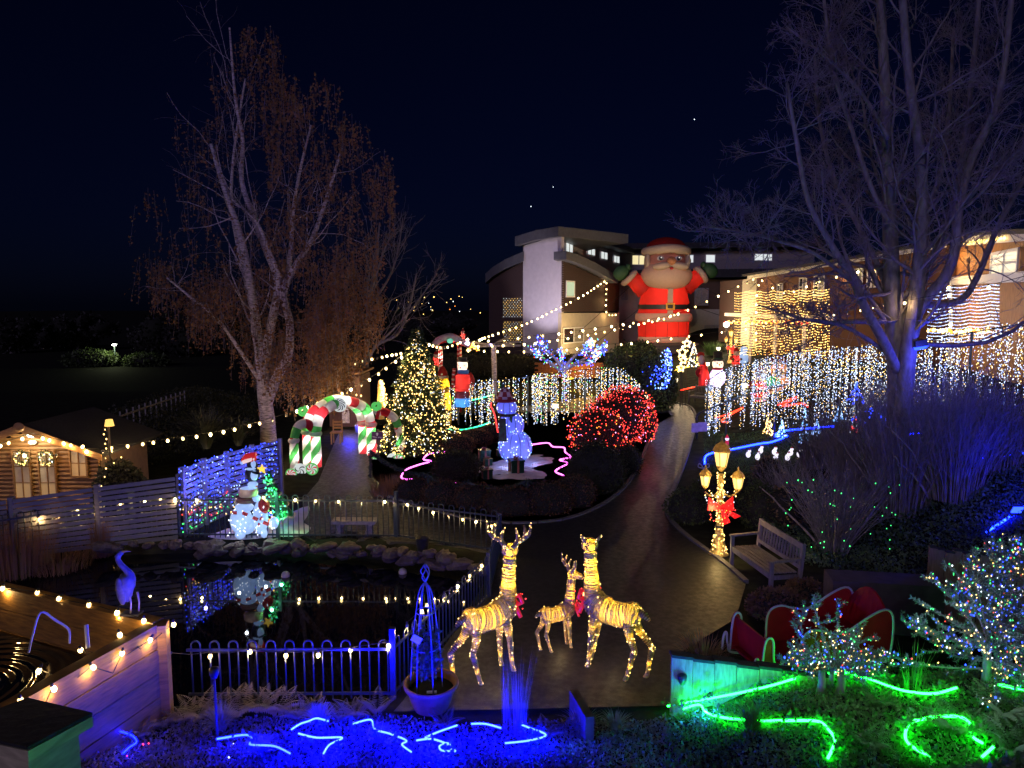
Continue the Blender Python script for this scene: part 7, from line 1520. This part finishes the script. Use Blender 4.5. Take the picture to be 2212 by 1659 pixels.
def cone(label, u, v, h, r, Y, cols, n=90, name='light_cone', lr=.03, w_=None):
    b = Vector((*atY(u,v,Y).xy,0)); b.z = max(h1(b.x,b.y), atY(u,v,Y).z); t = thing(name, label, 'light figure', b); P = [b+Vector((r*(1-k)*math.cos(a),r*(1-k)*math.sin(a),h*k)) for k,a in zip(RNG.uniform(0,1,n)**1.3,RNG.uniform(0,6.28,n))]; leds('bulbs', P, lr, cols, t, w_); MB().tube([b,b+Vector((0,0,h))], .02, 5).build('stake', bk, t)
    for q in range(4): a = q*1.571; MB().tube([b+Vector((r*math.cos(a),r*math.sin(a),0)),b+Vector((0,0,h))], .008, 4).build('wire', bk, t)
cone('warm white cone tree beside the star stakes', 1498,793, 1.15, .32, 34, ['warm','white']); cone('slim warm light cone behind the right shrubs', 1660,938, .75, .2, 25, ['warm'], 70, lr=.022)
for i,(u,v,h_,lab) in enumerate([(1688,945,.55,'small icy blue cone, first from the lawn rope'),(1735,973,1.1,'tallest icy blue light column among the shrubs'),(1762,962,.5,'icy blue cone right of the tallest'),(1808,975,.5,'lowest icy blue cone among the bare stems')]): cone(lab, u, v, h_, .15, 22.5, ['ice','cool'], 80, lr=.024)
cone('blue light cluster left of the great trunk', 1848,872, .6, .25, 20, ['blue'], 50, lr=.025); cone('blue light scatter behind the bare shrubs', 1880,910, .35, .5, 19, ['blue'], 50, lr=.02); cone('red and white stake light behind the bare shrubs', 1845,935, .55, .1, 20, ['red','white'], 36, lr=.02); cone('yellow cluster light at the candy house', 1022,757, .35, .3, 33, ['amber','warm'], 50, lr=.035)
for i,(x,y) in enumerate([(790,1060),(865,1080),(890,1030),(1000,1040),(1010,1090),(1130,1050),(1105,1085),(1200,1060)]):
    u,v = 1404+.2685*x, 702+.2685*y; p = on(u,v+2); t = thing('light_up_penguin', ['first','second','third','fourth','fifth','sixth','seventh','eighth'][i]+' small white glowing penguin from the left on the lawn', 'light figure', p, 'small penguins on the lawn')
    MB().ell(p+Vector((0,0,.10)), (.075,.07,.10)).build('body', E('penguin_glow',(.9,.85,1),.4), t, True); MB().ell(p+Vector((.03,-.02,.22)), .05).build('head', E('penguin_glow',(.9,.85,1),.4), t, True); MB().ell(p+Vector((.03,-.02,.265)), (.04,.04,.03)).build('cap', sc_r, t, True)
p = on(1570,965); t = thing('snow_stake_figure', 'small red and white lit santa stake behind the lamp post', 'light figure', p); MB().ell(p+Vector((0,0,.12)), (.07,.06,.12)).build('body', hatm, t, True); MB().ell(p+Vector((0,0,.28)), .07).build('head', E('penguin_glow',(.9,.85,1),.4), t, True); MB().lathe([(.07,0),(.04,.07),(.01,.12)], p+Vector((0,0,.31)), 10).build('hat', hatm, t, True)
p = at(1519,1040); t = thing('ribbon_bow_light', 'dim white ribbon bow figure left of the lamp post', 'light figure', p); rbm = M('ribbon_lilac',(.45,.42,.6),.6)
for s in (-1,1): MB().tube(bez([p+Vector((0,0,.38)),p+Vector((s*.12,0,.52)),p+Vector((s*.15,0,.42)),p+Vector((0,0,.38))],5), .014, 6).build('loop', rbm, t, True); MB().tube(bez([p+Vector((0,0,.38)),p+Vector((s*.05,0,.2)),p+Vector((s*.14,0,.02))],4), .014, 6).build('tail', rbm, t, True)
# bollards and globe lights
def bollard(label, u, v, Y, h, power=4.5, col=(1,.85,.55)):
    c = atY(u,v,Y); z = h1(c.x,c.y); t = thing('bollard_light', label, 'bollard light', Vector((c.x,c.y,z)), 'garden bollard lights'); MB().lathe([(.07,0),(.06,.05),(.06,max(.2,c.z-z-.12))], (c.x,c.y,z), 12).build('post', bk, t, True); MB().lathe([(.10,-.10),(.13,.08)], c, 12).build('lamp', E('bollard_lamp',(1,.86,.55),1.5), t, True); MB().lathe([(.14,.08),(.13,.11),(.02,.14)], c, 12).build('cap', bk, t, True); lamp(c+Vector((0,-.22,-.02)), power, col, t, .1)
bollard('lit bollard at the foot of the yellow inflatable', 965,893, 28.3, .8); bollard('lit bollard by the path above the red bush', 1394,857, 32, .8); bollard('lit bollard behind the snowman in the icicle curtain', 1200,876, 31, .6, 9); bollard('lit bollard right of the evergreen bush', 1459,821, 36, .8, 6); bollard('lit bollard among the icicle lights', 1609,832, 34, .8); bollard('lit bollard in the grass before the rear wing', 1552,753, 47, .9, 9); bollard('lit bollard near the far lamp post', 1603,764, 45, .9, 8); bollard('lit bollard beside the snowman in the top hat', 1528,786, 40, .9, 8)
for u,v,Y,lab in ((1569,701,48,'white globe lamp above the far lamp post'),(1754,690,40,'bright white globe lamp on the brick house veranda')):
    c = atY(u,v,Y); t = thing('globe_lamp', lab, 'lamp', Vector((c.x,c.y,h1(c.x,c.y)))); MB().ell(c, .2).build('globe', E('globe_glow',(1,.95,.75),2.5), t, True); MB().tube([(c.x,c.y,h1(c.x,c.y)),(c.x,c.y,c.z-.2)], .04, 6).build('post', bk, t); lamp(c+Vector((0,-.4,0)), 22, (1,.9,.65), t, .2)
tuft('pale lit grass clump in front of the rear wing', 1530,755, 260, 1.1, .5, .6, .02, mat=grass, name='ornamental_grass', p=Vector((*atY(1540,760,48.5).xy,h1(*atY(1540,760,48.5).xy))))
# flood lamps
c = atY(1986,742,15.0); fl2 = thing('floodlight', 'black floodlight with blue face on the right of the great trunk', 'floodlight', c); MB().prism([c+Vector(p) for p in [(-.12,-.06,.05),(.12,-.06,.09),(.16,-.06,-.04),(-.10,-.06,-.08)]], (0,.14,0)).build('housing', bk, fl2); MB().prism([c+Vector(p) for p in [(-.10,-.07,-.085),(.16,-.07,-.045),(.12,-.05,-.10),(-.08,-.05,-.14)]], (0,.10,0)).build('lens', E('blue_lens',(.01,.03,1),3), fl2); lamp(c+Vector((.1,-.6,-.25)), 26, (.05,.06,1), fl2, .1)
bkf = thing('floodlight', 'added blue floodlight low on the right hand bank', 'floodlight', on(2190,1140)); c = on(2195,1120); MB().box(c+Vector((0,0,.15)), (.22,.1,.16), (.5,0,0)).build('housing', bk, bkf); MB().box(c+Vector((-.05,-.08,.18)), (.18,.02,.13), (.5,0,0)).build('lens', E('blue_lens',(.01,.03,1),3), bkf); lamp(on(2180,1110,.8), 28, (.004,.01,1), bkf, .15)  # this second floodlight is added to spread blue light over the bank
# far street light, town lights
c = atY(247,745,150); g0 = h1(c.x,150); sl_ = thing('street_light', 'distant street light over a bush far left', 'street light', Vector((c.x,150,g0))); MB().tube([(c.x,150,g0),(c.x,150,c.z+.2)], .12, 6).build('pole', railm, sl_); MB().ell(c, (.5,.3,.2)).build('lamp_head', E('street_glow',(.9,1,.8),6), sl_, True); lamp(c+Vector((0,-1,-.6)), 260, (.9,1,.55), sl_, .3)
shrub('distant_bush', 'distant bush lit by the street light', 'shrub', [((c.x-5,150,g0+1.3),(6,3,2.2)),((c.x+6,151,g0+1.0),(5,3,1.7))], green_leaf, 5000, .6)
tl = thing('town_lights', 'scattered lights of the distant town', 'town lights', atY(940,690,400)); P = []
for i in range(34): u = random.uniform(810,1040); v = 640+abs(random.gauss(0,24)); P.append(atY(u,v,400))
P += [atY(130,698,300),(atY(120,708,300)),atY(118,690,300)]; leds('lights', P, .22, ['warm','white','amber'], tl, [.5,.4,.1], .4)
st_ = thing('chimney_trees', 'few faint lights high beyond the white tower', 'town lights', atY(1147,445,500)); leds('lights', [atY(1147,446,500),atY(1195,404,500),atY(1500,258,500)], .3, ['white'], st_)
# picket fence fragments behind the cabin
pf = thing('picket_fence', 'old pale picket fence on the dark slope behind the cabin', 'fence', on(300,960)); a, b = on(215,955), on(400,880)
MB().beam(a+Vector((0,0,.8)), b+Vector((0,0,.8)), .04,.08).build('rail', slatm, pf)
for i in range(16): p = a+(b-a)*(i/15); p.z = h1(p.x,p.y); MB().box(p+Vector((0,0,.5)), (.07,.02,1.0)).build('picket', slatm, pf)

cs = shrub('conifer_shrub', 'feathery conifer hung with a few bulbs at the right cabin corner', 'shrub', [((*atY(255,1015,18.9).xy,.05),(.62,.5,.75)),((*atY(285,1030,18.9).xy,-.2),(.5,.5,.6)),((*atY(232,1040,18.7).xy,-.35),(.4,.4,.6))], leafmat('conifer_leaf',(.05,.055,.03),(.10,.10,.06)), 5000, .13)
leds('bulbs', [atY(u,v,18.2) for u,v in [(228,990),(229,1012),(226,1030),(219,1050),(218,1068),(246,1000),(262,988)]], .02, ['warm'], cs); lamp(atY(245,985,18.0), 3, WARM, cs)

dt_l = leafmat('distant_tree_leaf', (.02,.022,.02), (.035,.035,.03))
for i, (u, Y_, w_, h_, lab) in enumerate([(20,190,9,9,'dark distant tree at the far left edge'),(90,210,14,7,'broad dark distant tree left of the street light'),(165,200,8,10,'tall dark distant tree nearest the street light'),(330,190,12,8,'dark distant tree right of the street light'),(400,180,10,10,'dark distant tree behind the cordyline'),(880,230,14,8,'dark distant tree below the town lights'),(980,240,16,7,'low dark distant tree left of the side wing')]):
    c = atY(u, 700, Y_); g0 = h1(c.x, Y_); r_ = random.Random(i)
    t = shrub('distant_tree', lab, 'tree', [((c.x+r_.uniform(-.4,.4)*w_*k, Y_+r_.uniform(-3,3), g0+h_*(.45+.12*k)), (w_*(.55-.1*k), w_*.5, h_*(.5-.08*k))) for k in range(4)], dt_l, 2600, 1.0, 'distant trees', shell=.55)
    MB().tube([(c.x,Y_,g0-.3),(c.x,Y_,g0+h_*.6)], [.5,.2], 6).build('trunk', greybark, t)
